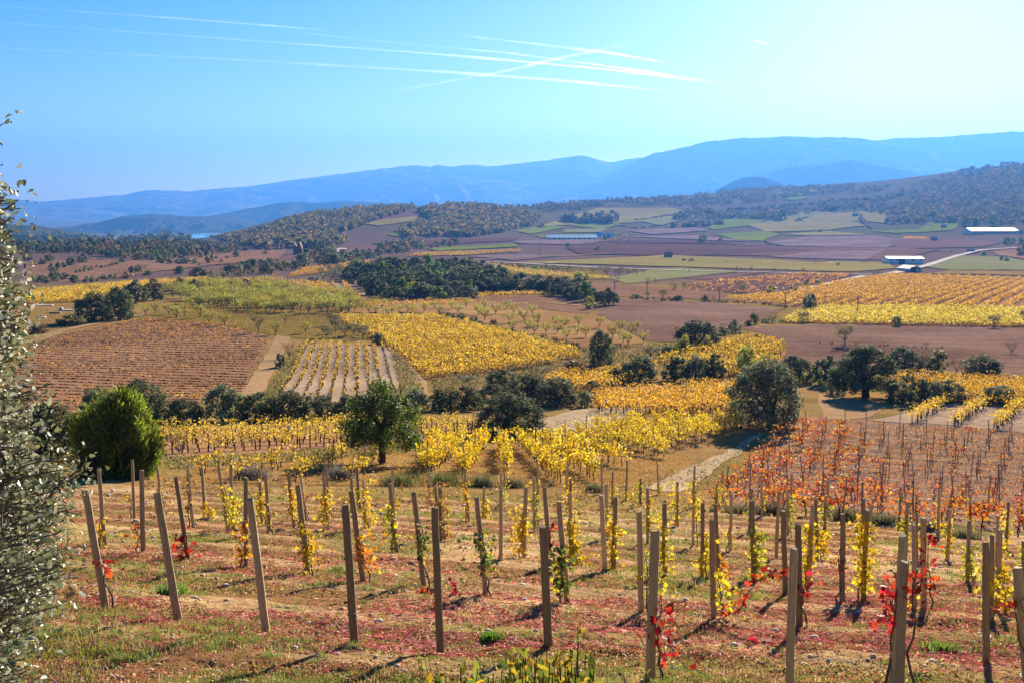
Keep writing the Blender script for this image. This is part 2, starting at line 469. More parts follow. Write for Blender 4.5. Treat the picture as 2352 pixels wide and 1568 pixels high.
M_BARK = plain_mat('bark', (0.075, 0.055, 0.040), 0.9, 0.1, 0.4, 6, 0.6)
M_BARKG = plain_mat('grey_bark', (0.13, 0.10, 0.08), 0.9, 0.1, 0.4, 6, 0.6)
M_CANE = plain_mat('dark_cane', (0.075, 0.047, 0.032), 0.95, 0.0, 0.3, 3)
M_WOOD = plain_mat('post_wood', (0.45, 0.34, 0.19), 0.85, 0.1, 0.6, 2.6, 0.8, 0, (14, 14, 1.0), 0.42)
M_STAKE = plain_mat('stake_wood', (0.30, 0.22, 0.16), 0.85, 0.15, 0.4, 3, 0.4, 0, (10, 10, 1.5), 0.3)
M_WIRE = plain_mat('wire', (0.60, 0.58, 0.55), 0.6, 0.2, 0.1, 3, 0, 0.0)
M_OAK = leaf_mat('oak_leaf', 0.32, 0.75, 0.06, 0.22, 0.015)
M_LIGHTLEAF = leaf_mat('light_leaf', 0.42, 0.6, 0.2, 0.2, 0.02)
M_VINE = leaf_mat('vine_leaf', 0.5, 0.6, 0.2, 0.14, 0.012)
M_GRASS = leaf_mat('grass_blade', 0.35, 0.7, 0.15, 0.1, 0.01)
M_NEARLEAF = leaf_mat('holm_oak_leaf', 0.25, 0.5, 0.35, 0.1, 0.01)

# ------------------------------------------------------------------ the ground, one sheet to the horizon
def build_ground():
    ys = np.concatenate([np.linspace(-60, 6, 14), np.exp(np.linspace(math.log(8), math.log(10.2), 12, endpoint=False)),
                         np.exp(np.linspace(math.log(10.2), math.log(46), 620, endpoint=False)),
                         np.exp(np.linspace(math.log(46), math.log(600), 330, endpoint=False)),
                         np.exp(np.linspace(math.log(600), math.log(28000), 230))])
    sm = np.linspace(-0.52, 0.52, 460)
    ss = np.concatenate([np.linspace(-1.6, -0.55, 24), sm, np.linspace(0.55, 1.6, 24)])
    Y, S = np.meshgrid(ys, ss, indexing='ij')
    X = S * np.maximum(Y, 8.0)
    Z = ground(X, Y)
    U, Vv = project(X, np.maximum(Y, 1), Z)
    V = np.stack([X, Y, Z], -1).reshape(-1, 3)
    ny, ns = Y.shape
    i = np.arange(ny * ns).reshape(ny, ns)
    F = np.stack([i[:-1, :-1], i[:-1, 1:], i[1:, 1:], i[1:, :-1]], -1).reshape(-1, 4)
    # earth colours by place
    c_slope = np.array((0.25, 0.130, 0.058)); c_slope2 = np.array((0.54, 0.36, 0.18)); c_dry = np.array((0.30, 0.18, 0.070))
    c_plain = np.array((0.155, 0.102, 0.090)); c_hill = np.array((0.125, 0.105, 0.045)); c_green = np.array((0.16, 0.15, 0.035))
    n1 = sstep(-0.25, 0.35, fbm(X * 0.35, Y * 0.35, 3, 31))[..., None]
    n1 = np.maximum(n1, (sstep(0.3, 0.8, ridge_of(X, Y)) * 0.6)[..., None])
    col = c_slope * (1 - n1) + c_slope2 * n1
    g = (sstep(0.08, 0.35, fbm(X * 0.22 + 9, Y * 0.22, 3, 33)) * 0.75)[..., None]
    col = col * (1 - g) + c_green * 1.3 * g
    t = sstep(44, 54, Y)[..., None]
    n2 = sstep(-0.3, 0.3, fbm(X / 14, Y / 14, 3, 35))[..., None]
    col = col * (1 - t) + (c_dry * (1 - n2 * 0.55) + c_green * n2 * 0.55) * t
    t = sstep(420, 560, Y)[..., None]; col = col * (1 - t) + c_plain * t
    t = (sstep(1350, 1700, Y) * 1.0)[..., None]
    n3 = sstep(-0.2, 0.25, fbm(X / 220, Y / 220, 3, 37))[..., None]
    col = col * (1 - t) + (c_hill * (1 - 0.45 * n3) + c_plain * 0.45 * n3) * t
    m, nt, out = new_mat('earth')
    at = N(nt, 'ShaderNodeAttribute', attribute_name='col'); tc = N(nt, 'ShaderNodeTexCoord')
    na = N(nt, 'ShaderNodeTexNoise'); na.inputs['Scale'].default_value = 5.0; na.inputs['Detail'].default_value = 8; na.inputs['Roughness'].default_value = 0.75
    nb = N(nt, 'ShaderNodeTexNoise'); nb.inputs['Scale'].default_value = 0.15; nb.inputs['Detail'].default_value = 6; nb.inputs['Roughness'].default_value = 0.7
    for n_ in (na, nb): nt.links.new(tc.outputs['Object'], n_.inputs['Vector'])
    ad = N(nt, 'ShaderNodeMath', operation='ADD'); nt.links.new(na.outputs['Fac'], ad.inputs[0]); nt.links.new(nb.outputs['Fac'], ad.inputs[1])
    mr = N(nt, 'ShaderNodeMapRange'); mr.inputs['From Min'].default_value = 0.65; mr.inputs['From Max'].default_value = 1.35; mr.inputs['To Min'].default_value = 0.45; mr.inputs['To Max'].default_value = 1.5
    nt.links.new(ad.outputs[0], mr.inputs['Value'])
    hs = N(nt, 'ShaderNodeHueSaturation'); nt.links.new(mr.outputs[0], hs.inputs['Value']); nt.links.new(at.outputs['Color'], hs.inputs['Color'])
    bs = N(nt, 'ShaderNodeBsdfPrincipled'); bs.inputs['Roughness'].default_value = 0.95; bs.inputs['Specular IOR Level'].default_value = 0.0
    bp = N(nt, 'ShaderNodeBump'); bp.inputs['Strength'].default_value = 0.9; bp.inputs['Distance'].default_value = 0.08
    nt.links.new(na.outputs['Fac'], bp.inputs['Height']); nt.links.new(bp.outputs[0], bs.inputs['Normal'])
    nt.links.new(hs.outputs[0], bs.inputs['Base Color']); nt.links.new(bs.outputs[0], out.inputs[0])
    o = obj('ground', mesh('ground', V, F, m, col.reshape(-1, 3), True))
    tag(o, None, None, None, 'structure')
build_ground()

# ------------------------------------------------------------------ fields: sheets of worked earth or turf lying on the ground
def sheet_grid(poly, dv=2.5, du=7.0, wob=0.0):
    poly = [tuple(p) for p in poly]
    vs = [p[1] for p in poly]
    v0, v1 = min(vs) + 0.05, max(vs) - 0.05
    nv = max(5, int((v1 - v0) / dv) + 1)
    rows = []
    for v in np.linspace(v0, v1, nv):
        xs = []
        for i in range(len(poly)):
            (x1, y1), (x2, y2) = poly[i], poly[(i + 1) % len(poly)]
            if (y1 > v) != (y2 > v):
                xs.append(x1 + (x2 - x1) * (v - y1) / (y2 - y1))
        rows.append((v, min(xs), max(xs)))
    nu = max(4, int(max(b - a for _, a, b in rows) / du) + 1)
    t = np.linspace(0, 1, nu)
    U = np.array([a + (b - a) * t for _, a, b in rows]); Vv = np.array([np.full(nu, v) for v, _, _ in rows])
    if wob:
        edge = (np.minimum(t, 1 - t) < 0.001)
        U = U + fbm(Vv * 0.12, U * 0.004, 2, 77) * wob
        Vv = Vv + fbm(U * 0.03, Vv * 0.004, 2, 78) * wob * 0.5
    return U, Vv
_lay = [0]
def field(name, poly, mat, dv=2.5, du=7.0, wob=2.5, lift=None):
    U, Vv = sheet_grid(poly, dv, du, wob)
    x, y, z = spot(U.ravel(), Vv.ravel())
    z = CZ - drop0(x, y) + micro(x, y)
    _lay[0] += 1
    z = z + (0.015 + 0.00015 * y + 0.0005 * y * sstep(350, 800, y) if lift is None else lift) + 0.004 * (_lay[0] % 5)
    nv, nu = U.shape
    i = np.arange(nv * nu).reshape(nv, nu)
    F = np.stack([i[:-1, :-1], i[1:, :-1], i[1:, 1:], i[:-1, 1:]], -1).reshape(-1, 4)
    o = obj(name, mesh(name, np.stack([x, y, z], 1), F, mat, None, True))
    return tag(o, None, None, None, 'structure')

def strip(name, pts, halfw, mat, lift=0.0, steps=8, v_is_world=False):
    """a road or track of a given half width along a line of picked spots"""
    u = np.array([p[0] for p in pts], float); v = np.array([p[1] for p in pts], float)
    t = np.linspace(0, len(pts) - 1, (len(pts) - 1) * steps + 1)
    u = np.interp(t, np.arange(len(pts)), u); v = np.interp(t, np.arange(len(pts)), v)
    x, y, _ = spot(u, v)
    hw = np.interp(t, np.arange(len(pts)), np.broadcast_to(halfw, (len(pts),)))
    k = np.array([1, 2, 3, 2, 1]) / 9.0
    if len(x) > 8:
        x = np.convolve(np.pad(x, 2, mode='edge'), k, 'valid'); y = np.convolve(np.pad(y, 2, mode='edge'), k, 'valid')
    dx = np.gradient(x); dy = np.gradient(y); L = np.hypot(dx, dy) + 1e-9
    nx, ny = -dy / L, dx / L
    V = []
    for s in (-1, -0.5, 0, 0.5, 1):
        xx, yy = x + nx * hw * s, y + ny * hw * s
        V.append(np.stack([xx, yy, CZ - drop0(xx, yy) + micro(xx, yy) + 0.04 + 0.0003 * yy + 0.0006 * yy * sstep(350, 800, yy) + lift], 1))
    V = np.stack(V, 1)
    n = len(x)
    i = np.arange(n * 5).reshape(n, 5)
    F = np.stack([i[:-1, :-1], i[:-1, 1:], i[1:, 1:], i[1:, :-1]], -1).reshape(-1, 4)
    o = obj(name, mesh(name, V.reshape(-1, 3), F, mat, None, True))
    return tag(o, None, None, None, 'structure')

S_BROWN = soil_mat('ploughed_earth', (0.124, 0.066, 0.046), (0.295, 0.183, 0.137), 0.03, 0.6, 0.15, 1.6, 0.30)
S_BROWN2 = soil_mat('turned_earth', (0.178, 0.093, 0.053), (0.296, 0.172, 0.114), 0.04, 0.5, -0.1, 1.8, 0.35)
S_PLAIN = soil_mat('plain_earth', (0.142, 0.079, 0.067), (0.214, 0.127, 0.111), 0.008, 0.15, 0.05, 4, 0.25)
S_PLAIN2 = soil_mat('plain_earth_dark', (0.098, 0.054, 0.051), (0.160, 0.091, 0.086), 0.01, 0.15, 0.0, 4, 0.25)
S_PLAIN3 = soil_mat('plain_earth_stony', (0.138, 0.084, 0.088), (0.312, 0.218, 0.226), 0.02, 0.12, 0.0, 4, 0.2)
S_OCHRE = soil_mat('vineyard_earth', (0.22, 0.108, 0.052), (0.37, 0.210, 0.115), 0.03, 0.8)
S_PALE = soil_mat('stony_earth', (0.235, 0.145, 0.085), (0.47, 0.345, 0.235), 0.06, 1.2, None, 1, 0, (3.0, 0.58, (0.55, 0.45, 0.37)))
S_GOLDSOIL = soil_mat('leafy_earth', (0.184, 0.088, 0.023), (0.368, 0.192, 0.040), 0.05, 0.9)
S_RED = soil_mat('red_earth', (0.24, 0.115, 0.048), (0.42, 0.27, 0.115), 0.04, 0.8)
S_DRY = soil_mat('dry_grass_ground', (0.221, 0.136, 0.043), (0.331, 0.216, 0.079), 0.05, 0.9)
S_OLIVE = soil_mat('grassy_ground', (0.145, 0.103, 0.022), (0.279, 0.174, 0.048), 0.05, 0.8)
S_GREENF = soil_mat('green_field', (0.133, 0.173, 0.021), (0.211, 0.238, 0.035), 0.012, 0.12, 0.1, 5, 0.15)
S_STUB = soil_mat('stubble', (0.225, 0.187, 0.055), (0.323, 0.258, 0.088), 0.012, 0.12, 0.1, 5, 0.15)
S_SAGE = soil_mat('sage_field', (0.185, 0.187, 0.070), (0.265, 0.253, 0.108), 0.012, 0.12, 0.1, 5, 0.15)
S_ROAD = soil_mat('white_gravel', (0.522, 0.432, 0.357), (0.684, 0.594, 0.510), 0.05, 1.0)
S_GRAVEL = soil_mat('track_gravel', (0.28, 0.190, 0.105), (0.55, 0.42, 0.27), 0.15, 2.0, None, 1, 0, (5.0, 0.60, (0.55, 0.43, 0.29)))
S_REDSOIL = soil_mat('red_block_earth', (0.15, 0.078, 0.038), (0.38, 0.235, 0.140), 0.5, 2.5, None, 1, 0, (6.0, 0.56, (0.58, 0.44, 0.33)))
S_TAWNY = soil_mat('tawny_ground', (0.20, 0.10, 0.030), (0.38, 0.23, 0.080), 0.3, 2.0)
S_TRACK = soil_mat('track_earth', (0.313, 0.192, 0.092), (0.442, 0.288, 0.152), 0.1, 1.0)

def T(*p): return list(p)
P_OCHRE = T((330, 732), (480, 742), (622, 772), (600, 800), (560, 905), (470, 925), (200, 940), (60, 940), (30, 860), (75, 785))
P_STRIPE = T((700, 784), (880, 796), (905, 815), (918, 870), (905, 935), (650, 935), (640, 905))
P_GOLD = T((760, 731), (1000, 730), (1080, 748), (1200, 776), (1310, 806), (1338, 821), (1240, 840), (985, 874), (962, 856), (908, 806), (860, 781), (820, 761))
P_MIDGOLD = T((1255, 868), (1400, 853), (1500, 835), (1510, 860), (1405, 895), (1270, 906))
P_STRAW = T((1365, 906), (1690, 890), (1690, 948), (1640, 954), (1450, 955), (1368, 948))
P_GOLDSMALL = T((1505, 832), (1600, 800), (1720, 779), (1806, 794), (1780, 838), (1690, 872), (1640, 860))
P_LOWBAND = T((365, 1002), (520, 990), (800, 976), (1110, 974), (1114, 1004), (960, 1012), (600, 1040), (385, 1052))
P_BENCH = T((2040, 866), (2352, 880), (2480, 884), (2480, 942), (2352, 937), (2200, 927), (2040, 916))
P_DIAG = T((2000, 968), (2110, 942), (2200, 926), (2352, 938), (2480, 946), (2480, 1010), (2352, 995), (2180, 976))
P_BIGROWS = T((1670, 690), (1780, 675), (1900, 655), (2040, 631), (2352, 641), (2500, 646), (2500, 716), (2352, 713), (2000, 708), (1830, 706))
P_YELLOW = T((1850, 710), (2100, 708), (2500, 716), (2500, 753), (2352, 751), (2050, 747), (1800, 742))
P_LEFTGOLD = T((40, 682), (90, 668), (300, 650), (480, 640), (380, 655), (280, 668), (200, 694), (60, 698))
P_FARGOLD = T((690, 620), (760, 605), (850, 600), (845, 612), (760, 625), (660, 637))
P_ROWS1 = T((650, 652), (690, 648), (740, 650), (790, 678), (760, 680), (710, 668))
P_ROWS2 = T((762, 652), (825, 650), (848, 690), (810, 690), (790, 672))
P_RUST = T((1580, 655), (1700, 640), (1850, 628), (1960, 632), (1900, 650), (1780, 672), (1700, 676), (1580, 668))

field('field', [(240, 640), (470, 612), (640, 598), (660, 575), (560, 580), (300, 612), (110, 600), (60, 605), (60, 640), (110, 652)], S_BROWN2)
field('field', P_LEFTGOLD, S_GOLDSOIL)
field('field', [(20, 700), (200, 697), (330, 680), (330, 720), (190, 745), (70, 790), (0, 800), (0, 720)], S_DRY)
field('field', P_OCHRE, S_OCHRE)
field('field', [(310, 735), (420, 690), (560, 660), (760, 655), (900, 690), (780, 728), (880, 780), (720, 778), (640, 772), (500, 745)], S_OLIVE)
field('field', P_STRIPE, S_PALE)
field('field', P_GOLD, S_GOLDSOIL)
field('orchard_ground', [(860, 700), (1130, 692), (1240, 712), (1385, 728), (1490, 790), (1470, 815), (1340, 812), (1240, 772), (1080, 735), (1000, 720), (760, 722)], S_RED)
field('field', P_ROWS1, S_OCHRE); field('field', P_ROWS2, S_PALE)
field('field', [(1060, 690), (1200, 680), (1330, 684), (1385, 700), (1345, 725), (1225, 705), (1100, 700)], S_BROWN2)
field('field', P_FARGOLD, S_GOLDSOIL)
field('field', [(1385, 700), (1400, 688), (1640, 695), (1800, 712), (1740, 738), (1640, 765), (1560, 785), (1490, 785), (1370, 722)], S_BROWN)
field('field', [(1170, 640), (1330, 648), (1660, 672), (1690, 690), (1420, 683), (1180, 660)], S_BROWN2)
field('field', [(1700, 752), (2000, 742), (2500, 757), (2500, 872), (2060, 862), (1900, 850), (1800, 832), (1806, 785)], S_BROWN)
field('field', P_BIGROWS, S_OCHRE); field('field', P_YELLOW, S_GOLDSOIL)
field('field', P_GOLDSMALL, S_GOLDSOIL); field('field', P_MIDGOLD, S_GOLDSOIL); field('field', P_STRAW, S_GOLDSOIL)
field('field', P_LOWBAND, S_OCHRE); field('field', P_BENCH, S_GOLDSOIL); field('field', P_DIAG, S_PALE)
field('field', P_RUST, S_PLAIN2)
field('field', [(1640, 1165), (1700, 1095), (1760, 1010), (1825, 950), (2080, 965), (2352, 982), (2520, 990), (2560, 1260), (2352, 1228), (1930, 1172)], S_REDSOIL, 3, 8, 2, 0.012)
field('field', [(420, 1060), (640, 1032), (1000, 1002), (1240, 1000), (1330, 1000), (1500, 1040), (1620, 1062), (1560, 1100), (1440, 1120), (1100, 1112), (700, 1115), (440, 1105)], S_TAWNY, 3, 8, 8, 0.010)
# the plain
field('field', [(1150, 606), (1300, 600), (1530, 588), (1900, 604), (2030, 603), (2060, 618), (1960, 626), (1500, 613), (1250, 606)], S_STUB, 1.2)
field('field', [(1500, 620), (1570, 617), (1700, 625), (1560, 640), (1440, 652), (1400, 640)], S_SAGE, 1.2)
field('field', [(1180, 612), (1380, 618), (1400, 640), (1330, 645), (1170, 630)], S_OLIVE, 1.2)
field('field', [(980, 572), (1185, 562), (1190, 568), (1010, 578)], S_GREENF, 0.8)
field('field', [(960, 582), (1200, 574), (1190, 580), (1060, 588), (935, 590)], S_GOLDSOIL, 0.8)
field('field', [(760, 575), (840, 567), (890, 570), (860, 585), (790, 585)], S_PLAIN, 0.8)
field('field', [(1230, 543), (1420, 538), (1430, 540), (1240, 548)], S_GREENF, 0.8)
field('field', [(1390, 560), (1720, 565), (1880, 577), (1600, 590), (1330, 585), (1300, 570)], S_PLAIN2, 0.8)
field('field', [(1720, 568), (2040, 570), (2160, 575), (2040, 600), (1760, 590), (1540, 585)], S_PLAIN, 0.8)
field('field', [(1760, 560), (1850, 545), (2010, 543), (2080, 555), (2040, 570), (1800, 567)], S_PLAIN3, 0.8)
field('field', [(2040, 555), (2200, 548), (2300, 560), (2250, 570), (2060, 572)], S_PLAIN, 0.8)
field('field', [(2110, 612), (2200, 588), (2300, 592), (2352, 600), (2480, 610), (2480, 622), (2300, 622), (2180, 622)], S_SAGE, 1.0)
field('field', [(2180, 623), (2480, 624), (2480, 636), (2130, 630)], S_DRY, 1.0)
field('field', [(2280, 578), (2420, 570), (2480, 595), (2352, 596), (2290, 588)], S_OCHRE, 1.0)
field('field', [(2000, 532), (2110, 528), (2150, 505), (2205, 517), (2190, 530), (2060, 538)], S_GREENF, 0.7, 4)
field('field', [(1640, 540), (1760, 533), (1790, 540), (1750, 556), (1690, 552)], S_GREENF, 0.7, 4)
field('field', [(1625, 524), (1670, 506), (1760, 507), (1740, 518), (1640, 530)], S_GREENF, 0.7, 4)
field('field', [(1720, 520), (1800, 505), (1930, 503), (1990, 520), (1900, 530), (1760, 535)], S_STUB, 0.7, 4)
field('field', [(1830, 515), (1880, 490), (1980, 490), (1970, 510)], S_STUB, 0.7, 4)
field('field', [(1990, 510), (2070, 518), (2040, 490), (1975, 488)], S_STUB, 0.7, 4)
field('field', [(1760, 500), (1860, 485), (1900, 490), (1820, 508)], S_SAGE, 0.7, 4)
field('field', [(1240, 522), (1370, 480), (1460, 490), (1540, 480), (1620, 494), (1440, 514)], S_STUB, 0.7, 4)
field('field', [(1180, 532), (1260, 520), (1300, 524), (1220, 540)], S_GREENF, 0.7, 4)
field('field', [(1310, 520), (1400, 510), (1430, 518), (1380, 528)], S_GREENF, 0.7, 4)
field('field', [(1420, 500), (1500, 485), (1620, 488), (1600, 500), (1520, 520)], S_SAGE, 0.7, 4)
field('field', [(1780, 447), (1850, 436), (1880, 440), (1830, 452)], S_GREENF, 0.7, 4)
field('field', [(1790, 458), (1840, 452), (1860, 456), (1820, 462)], S_GREENF, 0.7, 4)
field('field', [(820, 515), (890, 505), (960, 498), (950, 510), (870, 520)], S_STUB, 0.7, 4)
field('field', [(840, 512), (880, 488), (980, 482), (960, 498)], S_PLAIN, 0.7, 4)
field('field', [(890, 540), (930, 530), (940, 535), (910, 545)], S_GREENF, 0.7, 4)
field('field', [(1180, 555), (1420, 553), (1330, 564), (1190, 561)], S_PLAIN3, 0.8)
field('field', [(1425, 553), (1620, 556), (1715, 563), (1395, 559)], S_PLAIN2, 0.8)
field('field', [(1880, 579), (2035, 576), (1985, 599), (1765, 592)], S_PLAIN3, 0.8)
field('field', [(850, 560), (1000, 552), (1190, 548), (1180, 555), (900, 568)], S_PLAIN2, 0.8)
field('field', [(1565, 641), (1700, 627), (1800, 622), (1640, 644)], S_PLAIN, 0.8)
field('field', [(1300, 529), (1400, 527), (1380, 536), (1290, 536)], S_SAGE, 0.7, 4)
field('field', [(1440, 531), (1600, 525), (1630, 532), (1500, 541)], S_PLAIN3, 0.7, 4)
field('field', [(1900, 532), (2000, 542), (1860, 543), (1795, 540)], S_STUB, 0.7, 4)
field('field', [(1070, 590), (1200, 586), (1290, 590), (1180, 599)], S_PLAIN3, 0.8)
field('field', [(1440, 545), (1600, 543), (1740, 557), (1620, 554)], S_PLAIN3, 0.7, 4)
# roads and tracks
field('track', [(1240, 965), (1330, 938), (1440, 935), (1500, 938), (1470, 950), (1340, 985), (1250, 992), (1200, 985)], S_GRAVEL, 2.5)
field('track', [(1480, 1122), (1560, 1082), (1655, 1044), (1738, 997), (1750, 1002), (1690, 1045), (1640, 1080), (1590, 1118), (1560, 1132)], S_GRAVEL, 2, 4, 9)
field('track', [(545, 912), (570, 880), (635, 772), (668, 772), (600, 915)], S_TRACK, 2, 4, 6)
field('track', [(885, 792), (905, 795), (975, 870), (992, 930), (975, 930), (950, 880)], S_TRACK, 2, 4, 6)
field('track', [(1880, 905), (1930, 910), (2040, 935), (2000, 960), (1900, 965), (1880, 930)], S_TRACK, 2, 4, 6)
strip('road', [(1040, 601), (1200, 607), (1380, 617), (1640, 625), (1900, 630), (2060, 633), (2200, 636), (2352, 641), (2480, 646)], 2.6, S_ROAD)
strip('road', [(2035, 632), (2085, 622), (2130, 612), (2190, 592), (2250, 577), (2352, 570), (2460, 566)], 2.8, S_ROAD)
strip('track', [(1820, 674), (1860, 662), (1920, 648), (1990, 634)], 1.8, S_ROAD)
strip('track', [(760, 583), (785, 572), (790, 575)], [5, 3, 3], S_ROAD)
strip('track', [(60, 790), (140, 760), (260, 735), (330, 724)], 1.4, S_TRACK)
strip('track', [(985, 873), (1150, 850), (1320, 818)], 1.0, S_DRY)
strip('track', [(1060, 601), (1180, 594), (1330, 588), (1400, 584)], 2.0, S_TRACK)
strip('track', [(1110, 704), (1240, 694), (1370, 706)], 1.2, S_TRACK)

# hedgerows and scrubby banks between the fields of the plain
# the reservoir glimpsed between the hills
m_, nt_, out_ = new_mat('water')
b_ = N(nt_, 'ShaderNodeBsdfPrincipled'); b_.inputs['Base Color'].default_value = (0.10, 0.30, 0.38, 1); b_.inputs['Roughness'].default_value = 0.2
n_ = N(nt_, 'ShaderNodeTexNoise'); n_.inputs['Scale'].default_value = 0.05; bp_ = N(nt_, 'ShaderNodeBump'); bp_.inputs['Strength'].default_value = 0.3
nt_.links.new(n_.outputs['Fac'], bp_.inputs['Height']); nt_.links.new(bp_.outputs[0], b_.inputs['Normal']); nt_.links.new(b_.outputs[0], out_.inputs[0])
M_WATER = m_
field('water', [(415, 548), (450, 539), (505, 536), (520, 538), (490, 546), (450, 553)], M_WATER, 1.0, 5, 1.0, 3.0)

# ------------------------------------------------------------------ far mountains, each range a ridge of its own at its own distance
def range_mat(name, c1, c2, scale):
    m, nt, out = new_mat(name)
    tc = N(nt, 'ShaderNodeTexCoord'); nz = N(nt, 'ShaderNodeTexNoise'); nz.inputs['Scale'].default_value = scale; nz.inputs['Detail'].default_value = 9; nz.inputs['Roughness'].default_value = 0.7
    mr = N(nt, 'ShaderNodeMapRange'); mr.inputs['From Min'].default_value = 0.38; mr.inputs['From Max'].default_value = 0.62
    mx = N(nt, 'ShaderNodeMix', data_type='RGBA'); mx.inputs['A'].default_value = (*c1, 1); mx.inputs['B'].default_value = (*c2, 1)
    bs = N(nt, 'ShaderNodeBsdfPrincipled'); bs.inputs['Roughness'].default_value = 0.95; bs.inputs['Specular IOR Level'].default_value = 0.0
    nt.links.new(tc.outputs['Object'], nz.inputs['Vector']); nt.links.new(nz.outputs['Fac'], mr.inputs['Value']); nt.links.new(mr.outputs[0], mx.inputs['Factor'])
    nt.links.new(mx.outputs['Result'], bs.inputs['Base Color']); nt.links.new(bs.outputs[0], out.inputs[0])
    return m
M_RANGE = range_mat('mountain_scrub', (0.03, 0.035, 0.02), (0.27, 0.23, 0.16), 0.0035)
M_RANGED = range_mat('hill_scrub', (0.03, 0.04, 0.02), (0.11, 0.10, 0.05), 0.006)

def mountain(name, prof, y_crest, y_foot, mat, gully=0.35, seed=0, foot_v=505, nt_=60, wl=300.0):
    """a range whose crest follows prof (direction u, v pairs) at forward distance y_crest, falling to the plain at y_foot"""
    us = np.arange(prof[0][0], prof[-1][0] + 1, 3.0)
    pu = np.array([p[0] for p in prof], float); pv = np.array([p[1] for p in prof], float)
    cv = np.interp(us, pu, pv)
    k = np.exp(-0.5 * (np.arange(-9, 10) / 3.0) ** 2); k /= k.sum()
    cv = np.convolve(np.pad(cv, 9, mode='edge'), k, 'valid')
    cv += fbm(us / 22.0, us * 0, 4, seed + 3, 0.6) * 1.7
    zc = CZ - y_crest * np.tan(PITCH + np.arctan((cv - V0) / FP))
    zf = CZ - y_foot * math.tan(PITCH + math.atan((foot_v - V0) / FP)) - 30
    ts = np.concatenate([np.linspace(0, 1, nt_), [1.15, 1.4, 1.8]])
    V = []
    for t in ts:
        y = y_foot + (y_crest - y_foot) * t
        x = (us - U0) / FP * y
        tt = min(t, 1.0)
        shape = tt ** 1.25 if t <= 1 else 1 - (t - 1) * 0.9
        z = zf + (zc - zf) * shape
        env = math.sin(math.pi * min(tt, 1.0) ** 1.0) if t <= 1 else 0
        r1 = 1 - np.abs(fbm(x / wl + 2 * fbm(x / wl / 2, np.full_like(x, y) / wl / 2, 2, seed + 8), np.full_like(x, y) / (wl * 2.2), 4, seed, 0.55)) * 2
        z = z + (r1 - 0.65) * gully * (zc - zf) * env
        z = z + fbm(x / wl * 5, np.full_like(x, y) / wl * 4, 4, seed + 30, 0.6) * gully * (zc - zf) * 0.16 * (0.25 + env)
        V.append(np.stack([x, np.full_like(x, y), z], 1))
    V = np.array(V)
    a, b = V.shape[:2]
    i = np.arange(a * b).reshape(a, b)
    F = np.stack([i[:-1, :-1], i[:-1, 1:], i[1:, 1:], i[1:, :-1]], -1).reshape(-1, 4)
    o = obj(name, mesh(name, V.reshape(-1, 3), F, mat, None, True))
    return tag(o, None, None, None, 'structure')

mountain('mountain', [(-500, 470), (-200, 468), (0, 463), (60, 460), (110, 464), (200, 456), (300, 447), (352, 436), (440, 440), (560, 430), (700, 411), (800, 398), (930, 382), (962, 379), (985, 385), (1008, 379), (1035, 386), (1078, 377), (1118, 383), (1200, 375), (1275, 366), (1335, 357), (1360, 364), (1392, 374), (1470, 362), (1600, 370), (1750, 420)],
         16500, 12000, M_RANGE, 0.33, 1, 505, 70, 1150)
mountain('mountain', [(760, 470), (900, 425), (960, 408), (1040, 402), (1120, 410), (1200, 420), (1300, 432), (1450, 450)], 15000, 11000, M_RANGE, 0.38, 4, 500, 50, 919)
mountain('mountain', [(1180, 460), (1300, 432), (1390, 405), (1430, 388), (1455, 372), (1495, 353), (1560, 340), (1600, 330), (1650, 322), (1740, 316), (1800, 315), (1900, 316), (1985, 321), (2050, 335), (2110, 345), (2200, 380), (2300, 420), (2420, 450)],
         13500, 10600, M_RANGE, 0.45, 7, 480, 80, 965)
mountain('mountain', [(1900, 345), (2010, 322), (2045, 317), (2150, 316), (2250, 306), (2352, 302), (2500, 305), (2700, 310)], 15000, 11500, M_RANGE, 0.38, 12, 470, 50, 965)
mountain('mountain', [(2000, 400), (2090, 372), (2150, 345), (2185, 335), (2230, 345), (2310, 370), (2420, 400)], 15500, 12500, M_RANGE, 0.45, 14, 470, 40, 804)
mountain('hill', [(1700, 430), (1760, 400), (1800, 386), (1880, 379), (1920, 374), (1945, 367), (1975, 375), (2020, 382), (2090, 398), (2180, 425), (2300, 450)], 9800, 8700, M_RANGED, 0.45, 17, 470, 40, 459)
mountain('hill', [(1640, 440), (1672, 420), (1700, 409), (1745, 406), (1775, 416), (1830, 440)], 6500, 6000, M_RANGED, 0.30, 19, 455, 24, 276)
mountain('hill', [(60, 530), (180, 520), (240, 508), (290, 496), (360, 493), (440, 497), (520, 500), (600, 515), (700, 530)], 6800, 5600, M_RANGED, 0.52, 22, 548, 40, 345)
mountain('hill', [(420, 510), (520, 490), (600, 474), (670, 464), (730, 466), (800, 462), (900, 466), (1040, 480)], 8200, 6900, M_RANGED, 0.45, 25, 530, 40, 390)
mountain('hill', [(-200, 515), (0, 512), (80, 518), (160, 530), (240, 545), (300, 560)], 3300, 2850, M_RANGED, 0.45, 28, 562, 24, 276)

